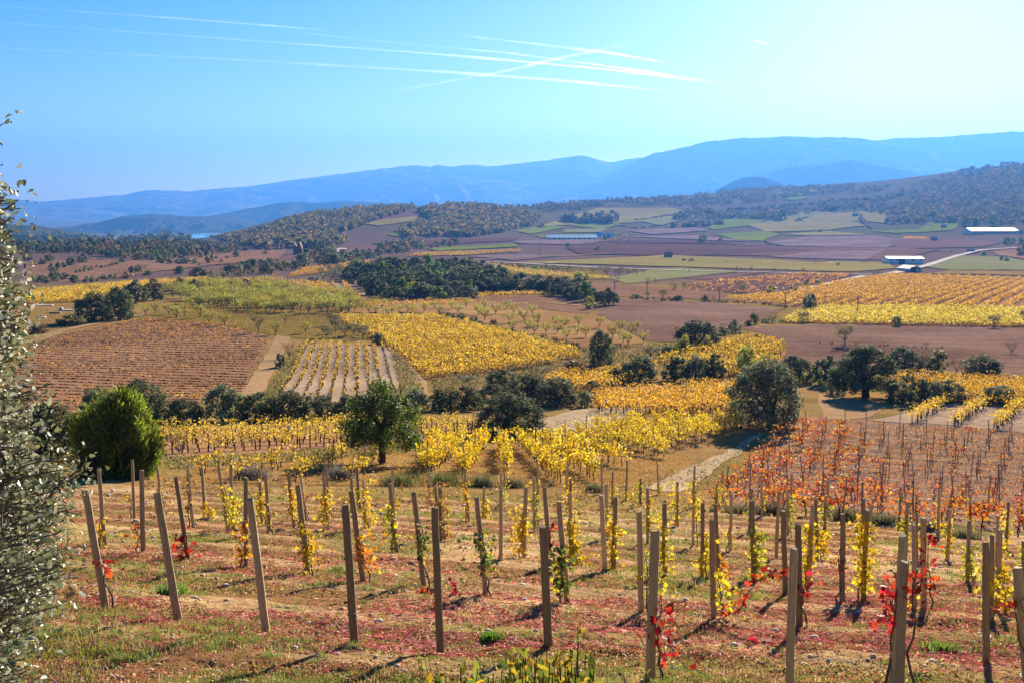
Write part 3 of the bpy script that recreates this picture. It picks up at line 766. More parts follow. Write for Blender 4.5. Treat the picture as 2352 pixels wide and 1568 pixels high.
# ------------------------------------------------------------------ contrails: long bodies of thin ice cloud three kilometres up
def vol_mat(name, dens, col=(1, 1, 1), an=0.7):
    m, nt, out = new_mat(name)
    v = N(nt, 'ShaderNodeVolumePrincipled'); v.inputs['Color'].default_value = (*col, 1); v.inputs['Density'].default_value = dens; v.inputs['Anisotropy'].default_value = an
    nt.links.new(v.outputs[0], out.inputs['Volume'])
    return m
def contrail(pts, w, tau, label, taper=(0.5, 1.0)):
    pts = np.array(pts, float)
    t = np.linspace(0, len(pts) - 1, 90)
    u = np.interp(t, np.arange(len(pts)), pts[:, 0]); v = np.interp(t, np.arange(len(pts)), pts[:, 1])
    k = np.ones(9) / 9
    v2 = np.convolve(np.pad(v - np.interp(u, u[[0, -1]], v[[0, -1]]), 4, mode='edge'), k, 'valid') + np.interp(u, u[[0, -1]], v[[0, -1]])
    H = 3000.0
    y = H / np.tan(-(PITCH + np.arctan((v2 - V0) / FP)))
    zc = y * math.cos(PITCH) - H * math.sin(PITCH)
    x = (u - U0) / FP * zc
    seed = int(u[0]) + 5
    env = np.interp(np.linspace(0, 1, 90), [0, 0.12, 0.5, 0.82, 1], [0.12, taper[0], (taper[0] + taper[1]) / 2, taper[1], 0.10])
    r = zc / FP * w * 0.5 * env * (1 + 0.7 * fbm(np.arange(90) / 4.0, np.zeros(90), 4, seed, 0.7))
    V, F = tube(np.stack([x, y, np.full(90, CZ + H)], 1), r, 10)
    nr = float(np.mean(zc) / FP * w)
    o = obj('contrail', mesh('contrail', V, F, vol_mat('ice_cloud', tau / nr), None, True))
    tag(o, label, 'contrail', 'contrails in the blue sky')
contrail([(-120, 7), (0, 15), (400, 42), (830, 76)], 4.6, 0.072, 'upper thin white contrail starting in the top left corner')
contrail([(-120, 42), (0, 52), (500, 88), (1000, 124), (1400, 160), (1705, 199)], 5.3, 0.096, 'long sharp white contrail crossing from the left edge past the middle')
contrail([(-120, 100), (0, 111), (500, 135), (1000, 164), (1300, 186), (1590, 216)], 6.9, 0.083, 'broad soft contrail, lowest of the long ones from the left edge')
contrail([(590, 64), (900, 98), (1150, 120), (1400, 153), (1665, 191)], 4.6, 0.068, 'faint contrail running just above and parallel to the long sharp one')
contrail([(1030, 79), (1200, 98), (1400, 122), (1545, 147)], 5.7, 0.063, 'short bright white contrail at upper centre sloping down to the right', (0.6, 1.2))
contrail([(1540, 146), (1645, 156)], 2.6, 0.030, 'thin wispy tail beyond the lower end of the bright short contrail')
contrail([(830, 226), (1000, 193), (1150, 166), (1300, 131), (1455, 98)], 8.1, 0.037, 'widening contrail rising to the right across all the others', (0.35, 1.2))
contrail([(1295, 262), (1465, 273)], 4.8, 0.026, 'faint short smear of contrail low above the mountains')
contrail([(1728, 93), (1764, 101)], 2.6, 0.067, 'tiny isolated contrail fragment at upper right')
contrail([(-40, 180), (170, 196)], 2.3, 0.021, 'very faint short contrail near the left edge below the broad one')
contrail([(360, 208), (600, 228)], 2.3, 0.021, 'very faint short contrail at left, lowest of all there')

# ------------------------------------------------------------------ the air
def build_haze():
    x0, x1, y0, y1 = -19000, 19000, -90, 18200
    z0, z1 = CZ - 420, CZ + 885
    V = [(x, y, z) for x in (x0, x1) for y in (y0, y1) for z in (z0, z1)]
    F = [(0, 1, 3, 2), (4, 6, 7, 5), (0, 4, 5, 1), (2, 3, 7, 6), (0, 2, 6, 4), (1, 5, 7, 3)]
    m = vol_mat('air', 1 / 10800.0, (0.060, 0.205, 0.60), 0.42)
    o = obj('haze', mesh('haze', V, F, m))
    tag(o, 'pale blue haze filling the valley air', 'haze', None, 'stuff')
build_haze()

# ------------------------------------------------------------------ trees
OAKC = ([(0.105, 0.125, 0.050), (0.17, 0.182, 0.090), (0.060, 0.078, 0.032), (0.24, 0.24, 0.14)], [4, 3, 3, 1])
OLIVEC = ([(0.20, 0.215, 0.105), (0.30, 0.305, 0.185), (0.12, 0.135, 0.06)], [4, 3, 3])
PINEC = ([(0.085, 0.165, 0.018), (0.16, 0.25, 0.028), (0.045, 0.09, 0.014)], [4, 3, 3])
JUNC = ([(0.15, 0.195, 0.020), (0.10, 0.14, 0.016), (0.24, 0.27, 0.03), (0.05, 0.075, 0.012)], [4, 3, 3, 1.5])
ALMC = ([(0.34, 0.33, 0.035), (0.25, 0.26, 0.030), (0.42, 0.36, 0.05), (0.22, 0.16, 0.05)], [4, 3, 2, 1])
YELC = ([(0.40, 0.36, 0.05), (0.28, 0.29, 0.05), (0.18, 0.20, 0.04)], [3, 3, 2])
RUSTC = ([(0.24, 0.14, 0.05), (0.16, 0.11, 0.05), (0.30, 0.19, 0.06)], [3, 3, 2])
BAREC = ([(0.22, 0.15, 0.09), (0.16, 0.11, 0.07), (0.28, 0.20, 0.08)], [3, 3, 2])

def limb_tree(r, n_limb, h0, spread, top, r0, n_twig=3, droop=0.0, split=2):
    """trunk with limbs opening out like a vase; also returns the ends of the twigs"""
    parts = []; ends = []
    def bend(p, q, k=5, j=0.04):
        t = np.linspace(0, 1, k)[:, None]
        m = np.array(p)[None] * (1 - t) + np.array(q)[None] * t
        m[1:-1] += r.normal(0, j, (k - 2, 3))
        return m
    base = np.array([0, 0, -0.03]); fork = np.array([r.normal(0, 0.03), r.normal(0, 0.03), h0])
    parts.append(tube(bend(base, fork, 5, 0.012), np.linspace(r0 * 1.25, r0 * 0.85, 5), 7, 0.1))
    for k in range(n_limb):
        a = 2 * math.pi * (k + r.uniform(-0.3, 0.3)) / n_limb
        rr = spread * r.uniform(0.45, 0.75); z = h0 + (top - h0) * r.uniform(0.35, 0.6)
        e1 = np.array([math.cos(a) * rr, math.sin(a) * rr, z])
        parts.append(tube(bend(fork, e1, 5, 0.025), np.linspace(r0 * 0.7, r0 * 0.42, 5), 5, 0.1))
        for s in range(split):
            a2 = a + r.uniform(-0.7, 0.7); r2 = spread * r.uniform(0.7, 1.05); z2 = h0 + (top - h0) * r.uniform(0.65, 1.0)
            e2 = np.array([math.cos(a2) * r2, math.sin(a2) * r2, z2 - droop * r2])
            parts.append(tube(bend(e1, e2, 4, 0.025), np.linspace(r0 * 0.38, r0 * 0.16, 4), 4))
            ends.append(e2); ends.append((e1 + e2) / 2)
            for w in range(n_twig):
                e3 = (e2 if w % 2 else (e1 + e2) / 2) + r.normal(0, 0.13 * spread * 2, 3) * np.array([1, 1, 0.9]) + np.array([0, 0, 0.05])
                parts.append(tube(bend(e2 if w % 2 else (e1 + e2) / 2, e3, 3, 0.01), np.linspace(r0 * 0.14, r0 * 0.05, 3), 3))
                ends.append(e3)
    return merge(parts), np.array(ends)

def lobes(r, n_lobe, zc, rz, low=-0.5, lr=(0.2, 0.3)):
    d = rand_dirs(n_lobe * 3, r); d = d[d[:, 2] > low][:n_lobe]
    C = d * np.array([0.33, 0.33, rz * 0.68]) * r.uniform(0.75, 1.1, (len(d), 1)); C[:, 2] += zc
    R = r.uniform(lr[0], lr[1], len(d))
    C = np.concatenate([C, [[0, 0, zc]]]); R = np.concatenate([R, [0.28]])
    return C, R

def lobe_leaves(r, C, R, n, size, cols, zmin=0.02, flat=0.9, shell=(0.75, 1.05), amt=0.2, up=0.25, asp=0.75, lobe_var=0.18):
    i = r.choice(len(C), n, p=R ** 2 / (R ** 2).sum())
    d = rand_dirs(n, r)
    rad = R[i] * np.where(r.random(n) < 0.8, r.uniform(shell[0], shell[1], n), r.uniform(0.2, 0.8, n))
    P = C[i] + d * rad[:, None] * np.array([1, 1, flat])
    lv = np.clip(1 + r.normal(0, lobe_var, len(C)), 0.5, 1.6)
    c = pick_col(cols[0], cols[1], n, amt, r) * lv[i][:, None]
    m = P[:, 2] > zmin
    return leaf_quads(P[m], (size * r.uniform(0.6, 1.35, n))[m], c[m], up, asp, r, d[m], 1.3)

def prof_lobes(r, m, zs, rs, lr):
    """lobes filling a crown of the given outline, most of them on its skin"""
    w = np.interp(np.linspace(zs[0], zs[-1], 200), zs, rs) + 0.05
    z = r.choice(np.linspace(zs[0], zs[-1], 200), m, p=w / w.sum())
    a = r.uniform(0, 2 * math.pi, m)
    pr = np.interp(z, zs, rs) * np.where(r.random(m) < 0.72, r.uniform(0.85, 1.10, m), r.uniform(0.1, 0.8, m)) * (1 + 0.07 * np.sin(a * 3 + r.uniform(0, 6)) + 0.05 * np.sin(a * 5 + z * 8))
    return np.stack([np.cos(a) * pr, np.sin(a) * pr, z], 1), r.uniform(lr[0], lr[1], m)

def norm_wh(V, *others):
    """scale so that the whole is one unit wide and one unit high"""
    w = (np.percentile(np.hypot(V[:, 0], V[:, 1]), 98)) * 2; h = np.percentile(V[:, 2], 99.6)
    s = np.array([1 / w, 1 / w, 1 / h])
    return [V * s] + [o * s for o in others]

PROTO = {}
def proto(kind, res, k):
    """(trunk mesh, crown mesh) of one variant of a kind of tree, unit sized"""
    key = (kind, res, k)
    if key in PROTO:
        return PROTO[key]
    r = np.random.default_rng(abs(hash(kind)) % 1000 * 0 + sum(map(ord, kind)) * 31 + res * 7 + k)
    n = [60, 260, 900, 3000, 9000, 26000][res]
    sz = [0.26, 0.125, 0.075, 0.043, 0.026, 0.0165][res]
    ML = [40, 60, 80, 120, 230, 330][res]; LR = [(0.09, 0.15), (0.09, 0.14), (0.08, 0.13), (0.07, 0.12), (0.055, 0.10), (0.05, 0.095)][res]
    mat = M_OAK
    if kind in ('oak', 'olive'):
        cols = OAKC if kind == 'oak' else OLIVEC
        C, R = prof_lobes(r, ML, [0.06, 0.2, 0.45, 0.68, 0.84, 0.92], [0.34, 0.40, 0.41, 0.33, 0.19, 0.05], LR)
        LV = lobe_leaves(r, C, R, int(n * 1.4), sz * 1.25, cols, 0.0)
        (TV, TF), _ = limb_tree(r, 5, 0.12, 0.28, 0.7, 0.035, 1)
    elif kind == 'tree':      # round crown on a bare bole
        C, R = prof_lobes(r, ML, [0.16, 0.3, 0.5, 0.7, 0.84, 0.92], [0.32, 0.38, 0.37, 0.30, 0.17, 0.05], LR)
        LV = lobe_leaves(r, C, R, int(n * 1.4), sz * 1.25, OAKC, 0.12)
        (TV, TF), _ = limb_tree(r, 5, 0.30, 0.32, 0.85, 0.045, 1)
    elif kind == 'bush':
        C, R = prof_lobes(r, ML, [0.05, 0.2, 0.5, 0.72, 0.84, 0.9], [0.41, 0.44, 0.41, 0.32, 0.18, 0.06], LR)
        LV = lobe_leaves(r, C, R, int(n * 1.4), sz * 1.25, OLIVEC if k % 2 else OAKC, 0.0)
        (TV, TF), _ = limb_tree(r, 5, 0.10, 0.28, 0.7, 0.03, 1)
    elif kind == 'pine':
        C, R = prof_lobes(r, 60, [0.24, 0.36, 0.55, 0.75, 0.90, 0.96], [0.34, 0.40, 0.36, 0.24, 0.10, 0.02], (0.09, 0.15))
        LV = lobe_leaves(r, C, R, int(n * 1.8), sz * 1.15, PINEC, 0.14, 0.85, (0.55, 1.1), 0.22, 0.5, 0.5, 0.25)
        (TV, TF), _ = limb_tree(r, 6, 0.42, 0.34, 0.9, 0.032, 1)
        mat = M_LIGHTLEAF
    elif kind == 'juniper':
        n = n * 2
        n = n * 2; C, R = prof_lobes(r, 240, [0.03, 0.15, 0.38, 0.6, 0.78, 0.90, 0.98], [0.34, 0.41, 0.42, 0.37, 0.27, 0.15, 0.04], (0.05, 0.14))
        C[:, :2] *= (1 + 0.30 * fbm(np.arctan2(C[:, 1], C[:, 0]) * 1.3 + 10, C[:, 2] * 4.0, 2, 61 + k))[:, None]; pv_ = np.clip(r.normal(1, 0.30, 240), 0.4, 1.6)
        i_ = r.choice(240, n, p=R / R.sum()); dd = rand_dirs(n, r); dd[:, 2] = dd[:, 2] * 1.6 + 0.3
        P = C[i_] + dd * (R[i_] * r.uniform(0.4, 1.1, n))[:, None]
        P[:, 2] = np.maximum(P[:, 2], 0.01)
        a = np.arctan2(P[:, 1], P[:, 0]); zz = P[:, 2]
        # sprays point up and out
        d = np.stack([np.cos(a) * 0.55, np.sin(a) * 0.55, np.full(n, 0.9)], 1) + r.normal(0, 0.35, (n, 3)); d /= np.linalg.norm(d, axis=1)[:, None]
        b = np.cross(d, rand_dirs(n, r)); b /= np.linalg.norm(b, axis=1)[:, None]
        L = (sz * 2.3 * r.uniform(0.5, 1.6, n))[:, None]
        V = np.stack([P - d * L * 0.5, P + b * L * 0.11, P + d * L * 0.6, P - b * L * 0.11], 1).reshape(-1, 3)
        c = pick_col(JUNC[0], JUNC[1], n, 0.2, r) * pv_[i_][:, None]
        LV = (V, np.arange(n * 4).reshape(n, 4), np.repeat(c, 4, axis=0))
        (TV, TF), _ = limb_tree(r, 4, 0.12, 0.15, 0.8, 0.03, 1)
        mat = M_LIGHTLEAF
    elif kind in ('almond', 'yellowtree', 'lonetree'):
        dense = {'almond': 1.0, 'yellowtree': 1.4, 'lonetree': 1.2}[kind]
        (TV, TF), ends = limb_tree(r, 5, 0.24, 0.46, 0.93, 0.034, 3, 0.0, 2)
        nn = int([42, 240, 800, 2600, 6000, 9000][res] * dense)
        P = ends[r.choice(len(ends), nn)] + r.normal(0, 0.085, (nn, 3))
        cols = {'almond': ALMC, 'yellowtree': YELC, 'lonetree': ([(0.16, 0.15, 0.055), (0.11, 0.11, 0.045), (0.20, 0.16, 0.07)], [2, 2, 1])}[kind]
        LV = leaf_quads(P, [0.22, 0.115, 0.07, 0.042, 0.026, 0.02][res] * r.uniform(0.6, 1.35, nn), pick_col(cols[0], cols[1], nn, 0.2, r), 0.2, 0.55, r)
        mat = M_LIGHTLEAF
    elif kind in ('bare', 'rusty'):
        (TV, TF), ends = limb_tree(r, 7, 0.10, 0.46, 0.95, 0.022, 6, 0.0, 3)
        nn = int([26, 110, 260, 700, 2000, 4000][res] * (1.6 if kind == 'rusty' else 1.0))
        P = ends[r.choice(len(ends), nn)] + r.normal(0, 0.07, (nn, 3))
        cols = RUSTC if kind == 'rusty' else BAREC
        LV = leaf_quads(P, [0.14, 0.07, 0.045, 0.03, 0.02, 0.014][res] * r.uniform(0.6, 1.3, nn), pick_col(cols[0], cols[1], nn, 0.2, r), 0.2, 0.35, r)
        mat = M_LIGHTLEAF
    elif kind in ('yellowbush', 'rustbush', 'greenbush'):
        C, R = prof_lobes(r, 36, [0.06, 0.2, 0.45, 0.68, 0.84, 0.92], [0.28, 0.36, 0.37, 0.28, 0.15, 0.03], (0.12, 0.18))
        cols = {'yellowbush': YELC, 'rustbush': RUSTC, 'greenbush': ([(0.14, 0.15, 0.045), (0.20, 0.19, 0.06), (0.09, 0.10, 0.035)], [2, 2, 2])}[kind]
        LV = lobe_leaves(r, C, R, int(n * 1.2), sz * 1.15, cols, 0.0)
        (TV, TF), _ = limb_tree(r, 5, 0.12, 0.28, 0.7, 0.028, 1)
        mat = M_LIGHTLEAF
    LVv, TV = norm_wh(LV[0], TV)
    bark = M_BARKG if kind in ('bare', 'rusty', 'lonetree', 'yellowtree') else M_BARK
    tm = mesh('trunk', TV, TF, bark, None, True)
    cm = mesh('crown', LVv, LV[1], mat, LV[2])
    one = None
    if res <= 1:
        V2 = np.concatenate([TV, LVv]); F2 = np.concatenate([TF, LV[1] + len(TV)])
        one = mesh('tree', V2, F2, [bark, mat], np.concatenate([np.full((len(TV), 3), 0.1), LV[2]]), False, [0] * len(TF) + [1] * len(LV[1]))
    PROTO[key] = (tm, cm, one)
    return PROTO[key]

_kk = [0]
TREES = []
def tree(name, kind, u, vtop, vbase, w, label, cat='tree', group=None, px=None, depth=None):
    """a tree standing where direction (u, vbase) meets the ground, as tall and as wide as seen"""
    x, y, z = spot1(u, vbase)
    s = m_per_px(y, z)
    fw, fh = (1.16, 1.05) if kind in ('oak', 'bush', 'olive', 'tree') else (1.06, 1.03)
    h = max(0.4, (vbase - vtop) * s * fh); ww = max(0.4, w * s * fw)
    p = max(w, vbase - vtop) * 0.435
    res = 0 if p < 7 else 1 if p < 14 else 2 if p < 30 else 3 if p < 48 else 4 if p < 85 else 5
    _kk[0] += 1
    k = _kk[0] % (5 if res < 3 else 3 if res < 4 else 2)
    tm, cm, one = proto(kind, res, k)
    rz = random.uniform(0, 6.28)
    if p < 0:
        o = obj(name, one, None, (x, y, z - 0.03)); o.rotation_euler = (0, 0, rz); o.scale = (ww, ww, h)
        tag(o, label, cat, group)
    else:
        o = thing(name, label, cat, (x, y, z - 0.03), rz, group, (ww, ww, h))
        obj('trunk', tm, o); obj('crown', cm, o)
    TREES.append((o, x, y))
    return o

def trees_from(frame, rows):
    for name, kind, cx, top, base, w, label in rows:
        u, vt = fr(frame, cx, top); _, vb = fr(frame, cx, base)
        tree(name, kind, u, vt, vb, w * (0.35156 if frame else 1), label, 'bush' if 'bush' in name or 'shrub' in name else 'tree')

trees_from('D', [
    ('juniper_tree', 'juniper', 765, 1000, 1545, 530, 'big bright green juniper at left, bushy and pointed, behind the first posts'),
    ('holm_oak', 'oak', 330, 1085, 1430, 440, 'dark grey-green oak in shade at left between the silvery near branches and the bright juniper'),
    ('bare_bush', 'rusty', 1165, 1195, 1395, 200, 'low twiggy yellow-brown bush just right of the bright green juniper'),
    ('oak_bush', 'bush', 640, 965, 1120, 210, 'dark oak bush peeking out above the bright green juniper, left end of the hedge'),
    ('oak_bush', 'oak', 905, 928, 1185, 340, 'largest dark oak of the hedge below the brown vineyard, tall domed top'),
    ('oak_bush', 'bush', 1200, 1040, 1190, 240, 'low dark oak bush right of the tallest oak of the hedge below the brown vineyard'),
    ('oak_bush', 'olive', 1460, 945, 1180, 240, 'lighter olive-green oak sticking up in the hedge near the foot of the stony track'),
    ('oak_bush', 'bush', 1690, 1000, 1180, 260, 'dark oak bush of the hedge at the lower end of the grassy bank'),
    ('oak_bush', 'oak', 1880, 985, 1170, 230, 'dark oak bush of the hedge below the left edge of the striped vineyard'),
    ('oak_bush', 'bush', 2080, 1005, 1160, 220, 'dark oak bush of the hedge below the middle of the striped vineyard'),
    ('oak_bush', 'bush', 2260, 1010, 1150, 170, 'dark oak bush of the hedge just left of the green pine'),
    ('holm_oak', 'oak', 600, 350, 535, 210, 'broad dark oak at left above the brown vineyard, nearest of its clump'),
    ('holm_oak', 'oak', 775, 318, 520, 200, 'tall round oak above the upper left corner of the brown vineyard'),
    ('holm_oak', 'oak', 880, 268, 410, 170, 'dark oak behind the tall round one at the left end of the orchard'),
    ('holm_oak', 'oak', 1000, 260, 395, 130, 'dark oak at the upper left corner of the almond orchard'),
    ('holm_oak', 'oak', 1270, 260, 345, 85, 'narrow dark oak at the back of the left orchard beside a rusty tree'),
    ('rusty_tree', 'rustbush', 1175, 248, 330, 120, 'rusty brown tree between dark oaks at the back of the left orchard'),
    ('oak_bush', 'bush', 1105, 285, 340, 80, 'small dark oak bush left of the rusty tree at the back of the left orchard'),
    ('bare_tree', 'bare', 512, 320, 400, 80, 'round leafless brown tree standing in front of the bright yellow field at left'),
    ('bare_tree', 'bare', 615, 283, 355, 95, 'second, farther leafless brown tree against the bright yellow field at left'),
    ('holm_oak', 'oak', 1297, 182, 247, 108, 'dark round oak alone below the ploughed slope at left, larger of two'),
    ('holm_oak', 'oak', 1175, 172, 224, 72, 'dark round oak on the ploughed slope at left, smaller and left of the larger one'),
    ('oak_bush', 'bush', 1405, 255, 300, 80, 'small dark oak at the back of the orchard, left of a trio'),
    ('oak_bush', 'bush', 1525, 250, 308, 90, 'dark oak at the back of the orchard, first of three in a line'),
    ('oak_bush', 'oak', 1590, 255, 308, 80, 'dark oak at the back of the orchard, middle of three in a line'),
    ('oak_bush', 'bush', 1660, 248, 305, 80, 'dark oak at the back of the orchard, last of three in a line'),
    ('oak_bush', 'bush', 1725, 270, 302, 70, 'low dark bush at the back of the orchard beside the orange vine rows'),
    ('oak_bush', 'bush', 2060, 238, 280, 90, 'low dark bush left of the oak grove above the rows of orange vines'),
    ('dark_shrub', 'oak', 1832, 740, 830, 62, 'small dark shrub on the bank right of the stony track'),
    ('grey_shrub', 'bare', 1885, 640, 765, 125, 'leafless grey shrub on the bank at the top of the stony track'),
    ('grey_shrub', 'lonetree', 1690, 478, 605, 95, 'dark half-bare shrub in the orchard above the stony track'),
    ('oak_bush', 'greenbush', 460, 490, 560, 190, 'low brown-green scrub at the foot of the nearest oak of the left clump'),
    ('scrub_bush', 'rustbush', 250, 545, 610, 150, 'rusty scrub on the bank at the left end of the brown vineyard'),
    ('scrub_bush', 'rustbush', 830, 205, 250, 90, 'orange-brown scrub below the ploughed slope at left'),
])
trees_from('E', [
    ('pine_tree', 'pine', 405, 795, 1330, 520, 'bright green pine with a bare trunk standing among the yellow vines left of centre'),
    ('round_oak_bush', 'bush', 1232, 882, 1125, 400, 'big rounded grey-green oak bush beside the gravel at centre'),
    ('oak_bush', 'oak', 1190, 718, 840, 185, 'dark oak bush at the back of the central clump, left of the tallest'),
    ('holm_oak', 'oak', 1372, 730, 930, 235, 'tallest oak at the back of the central clump above the gravel'),
    ('oak_bush', 'olive', 1550, 768, 950, 255, 'greyish rounded oak at the right side of the central clump above the gravel'),
    ('oak_bush', 'bush', 790, 845, 975, 160, 'dark oak bush at the left end of the central clump'),
    ('oak_bush', 'bush', 945, 828, 975, 220, 'broad low oak bush left of centre in the central clump'),
    ('oak_bush', 'bush', 1150, 812, 915, 230, 'low dark oak bush behind the big rounded one'),
    ('oak_bush', 'bush', 1730, 852, 958, 112, 'small dark oak bush at the right end of the central clump'),
    ('oak_bush', 'olive', 612, 838, 1000, 190, 'grey-green oak bush right of the green pine at the foot of the grassy track'),
    ('oak_bush', 'bush', 380, 478, 550, 98, 'small oak bush at the top right corner of the striped vineyard'),
    ('dark_tree', 'oak', 1832, 468, 690, 160, 'dense dark upright tree right of the big golden vineyard'),
    ('oak_bush', 'bush', 925, 352, 396, 58, 'leftmost of three small bushes on the upper edge of the big golden vineyard'),
    ('oak_bush', 'bush', 1004, 368, 414, 60, 'middle of three small bushes on the upper edge of the big golden vineyard'),
    ('oak_bush', 'bush', 1130, 390, 442, 60, 'rightmost of three small bushes on the upper edge of the big golden vineyard'),
    ('oak_bush', 'bush', 1935, 700, 795, 95, 'small dark oak at the left end of the hedge above the straw-gold vines'),
    ('oak_bush', 'oak', 2080, 632, 795, 230, 'wide dark oak of the hedge above the straw-gold vines'),
    ('scrub_bush', 'lonetree', 2160, 550, 640, 150, 'scrubby dark bush in the gully right of the dense upright tree'),
    ('scrub_bush', 'greenbush', 2260, 545, 610, 100, 'green scrub at the right end of the gully'),
    ('oak_bush', 'greenbush', 1780, 788, 860, 130, 'half-hidden olive-green bush behind the right end of the central clump'),
    ('yellow_tree', 'yellowbush', 1770, 235, 320, 85, 'yellow-green tree at the near corner of the oak grove beside the ploughed field'),
    ('scrub_bush', 'rustbush', 1640, 655, 720, 150, 'rust brown scrub along the ditch below the big golden vineyard'),
    ('scrub_bush', 'lonetree', 1450, 690, 730, 150, 'dark scrub in the ditch below the big golden vineyard'),
    ('scrub_bush', 'lonetree', 960, 745, 795, 170, 'dark scrub at the lower left end of the ditch below the big golden vineyard'),
])
trees_from('F', [
    ('olive_tree', 'olive', 660, 672, 1085, 430, 'large round grey-green tree standing left of the red vines'),
    ('holm_oak', 'tree', 1310, 575, 895, 400, 'broad dark oak with a bare trunk and a deep shadow, right of centre'),
    ('oak_bush', 'oak', 850, 632, 795, 230, 'dark oak just right of the top of the large round grey-green tree'),
    ('oak_bush', 'oak', 1070, 630, 815, 190, 'dark oak just left of the broad shadow-casting one'),
    ('oak_bush', 'bush', 1130, 735, 870, 120, 'low dark bush at the left foot of the broad shadow-casting oak'),
    ('holm_oak', 'oak', 1560, 575, 735, 230, 'dark oak behind the right side of the broad shadow-casting one'),
    ('almond_tree', 'lonetree', 1700, 590, 730, 90, 'half-bare tree between the dark oak and a bright green one on the right'),
    ('green_tree', 'greenbush', 1785, 588, 732, 150, 'bright olive-green tree at the edge of the ploughed field on the right'),
    ('bare_tree', 'bare', 1912, 615, 735, 110, 'leafless tree at the edge of the ploughed field on the right'),
    ('holm_oak', 'oak', 2065, 622, 758, 240, 'dark wide oak, last on the right along the ploughed field edge'),
    ('oak_bush', 'bush', 1555, 748, 930, 180, 'nearest grey-green oak bush right of the broad shadow-casting oak'),
    ('oak_bush', 'bush', 1700, 778, 905, 190, 'second of three grey-green oak bushes among golden vines at right'),
    ('oak_bush', 'olive', 1845, 785, 920, 220, 'third of three grey-green oak bushes among the golden vines at right'),
    ('oak_bush', 'olive', 2190, 820, 930, 205, 'separate grey-green oak bush in the golden vines near the right edge'),
    ('oak_bush', 'oak', 80, 635, 785, 170, 'second dark oak of the hedge above the straw-gold vines'),
    ('oak_bush', 'olive', 200, 625, 780, 150, 'third oak of the hedge above the straw-gold vines'),
    ('oak_bush', 'oak', 325, 615, 775, 150, 'last oak of the hedge above the straw-gold vines, beside the pale yellow-green tree'),
    ('yellow_tree', 'yellowbush', 528, 562, 735, 145, 'pale yellow-green tree just above the large round grey-green one'),
    ('yellow_tree', 'yellowtree', 660, 600, 690, 85, 'thin yellowish tree above the large round grey-green one'),
    ('holm_oak', 'oak', 215, 400, 565, 270, 'dark spreading oak at the upper corner of the small golden vineyard'),
    ('yellow_bush', 'yellowbush', 130, 485, 605, 100, 'yellow-green bush in front of the dark spreading oak'),
    ('yellow_bush', 'greenbush', 390, 412, 490, 90, 'pale green bush right of the dark spreading oak'),
    ('oak_bush', 'bush', 465, 390, 445, 85, 'grey-green bush on the bank between the ploughed fields'),
    ('oak_bush', 'bush', 468, 438, 482, 65, 'low dark bush on the bank between the ploughed fields'),
    ('green_tree', 'greenbush', 592, 325, 420, 65, 'small upright green tree on the bank between the ploughed fields'),
    ('oak_bush', 'bush', 552, 395, 428, 55, 'low dark bush left of the small upright green tree'),
    ('bare_tree', 'lonetree', 708, 350, 410, 75, 'half-bare bush right of the small upright green tree'),
    ('oak_bush', 'bush', 672, 382, 410, 75, 'low dark bush at the foot of the half-bare one on the bank'),
    ('poplar_tree', 'olive', 932, 222, 335, 55, 'left one of two dark upright trees at the corner of the rowed vineyard'),
    ('poplar_tree', 'olive', 968, 228, 332, 55, 'right one of two dark upright trees at the corner of the rowed vineyard'),
    ('almond_tree', 'lonetree', 905, 318, 408, 105, 'crooked bare almond tree at the left end of the yellow-green field'),
    ('oak_bush', 'oak', 1520, 370, 432, 62, 'small round dark bush on the lower edge of the yellow-green field'),
    ('lone_tree', 'lonetree', 1178, 415, 552, 140, 'lone olive-green tree standing on the ploughed field'),
    ('grey_bush', 'bare', 1712, 525, 578, 62, 'small pale grey bush on the ploughed field'),
    ('bare_bush', 'bare', 2268, 520, 606, 125, 'leafless brown bush on the ploughed field near the right edge'),
    ('bare_tree', 'lonetree', 2160, 342, 440, 105, 'half-bare tree on the lower edge of the yellow-green field at right'),
    ('bare_tree', 'bare', 1975, 375, 437, 52, 'thin bare sapling on the lower edge of the yellow-green field'),
    ('bare_tree', 'lonetree', 2345, 320, 410, 60, 'half-bare tree cut by the right edge of the picture'),
    ('yellow_bush', 'yellowbush', 705, 163, 228, 82, 'bright yellow-green round bush at the end of the rusty vineyard'),
    ('bare_tree', 'lonetree', 510, 148, 216, 75, 'dark half-bare tree on the lower edge of the rusty vineyard'),
    ('oak_bush', 'bush', 270, 232, 273, 58, 'small dark bush on the strip below the rusty vineyard, right one'),
    ('oak_bush', 'bush', 92, 232, 267, 62, 'small dark bush on the strip below the rusty vineyard, left one'),
    ('bare_tree', 'lonetree', 130, 138, 203, 48, 'half-bare tree left of the rusty vineyard'),
    ('bare_tree', 'bare', 75, 148, 200, 50, 'thin bare tree left of the half-bare one by the rusty vineyard'),
    ('bare_tree', 'bare', 325, 222, 275, 40, 'thin leafless tree on the strip below the rusty vineyard'),
    ('bare_tree', 'bare', 570, 28, 80, 30, 'bare tree by the white road, tallest of those there'),
    ('bare_tree', 'bare', 1370, 62, 105, 40, 'left one of two bare trees at the road junction'),
    ('bare_tree', 'bare', 1395, 62, 103, 40, 'right one of two bare trees at the road junction'),
    ('green_bush', 'greenbush', 930, 130, 180, 60, 'green bush at the right end of the rusty vineyard'),
    ('green_bush', 'greenbush', 1000, 130, 170, 60, 'second green bush at the right end of the rusty vineyard, nearer the road'),
    ('yellow_bush', 'greenbush', 840, 165, 215, 70, 'dull green bush beside the parked pale van'),
    ('yellow_tree', 'yellowbush', 1132, 2, 40, 34, 'small yellow-green tree on the plain left of the white barn'),
])
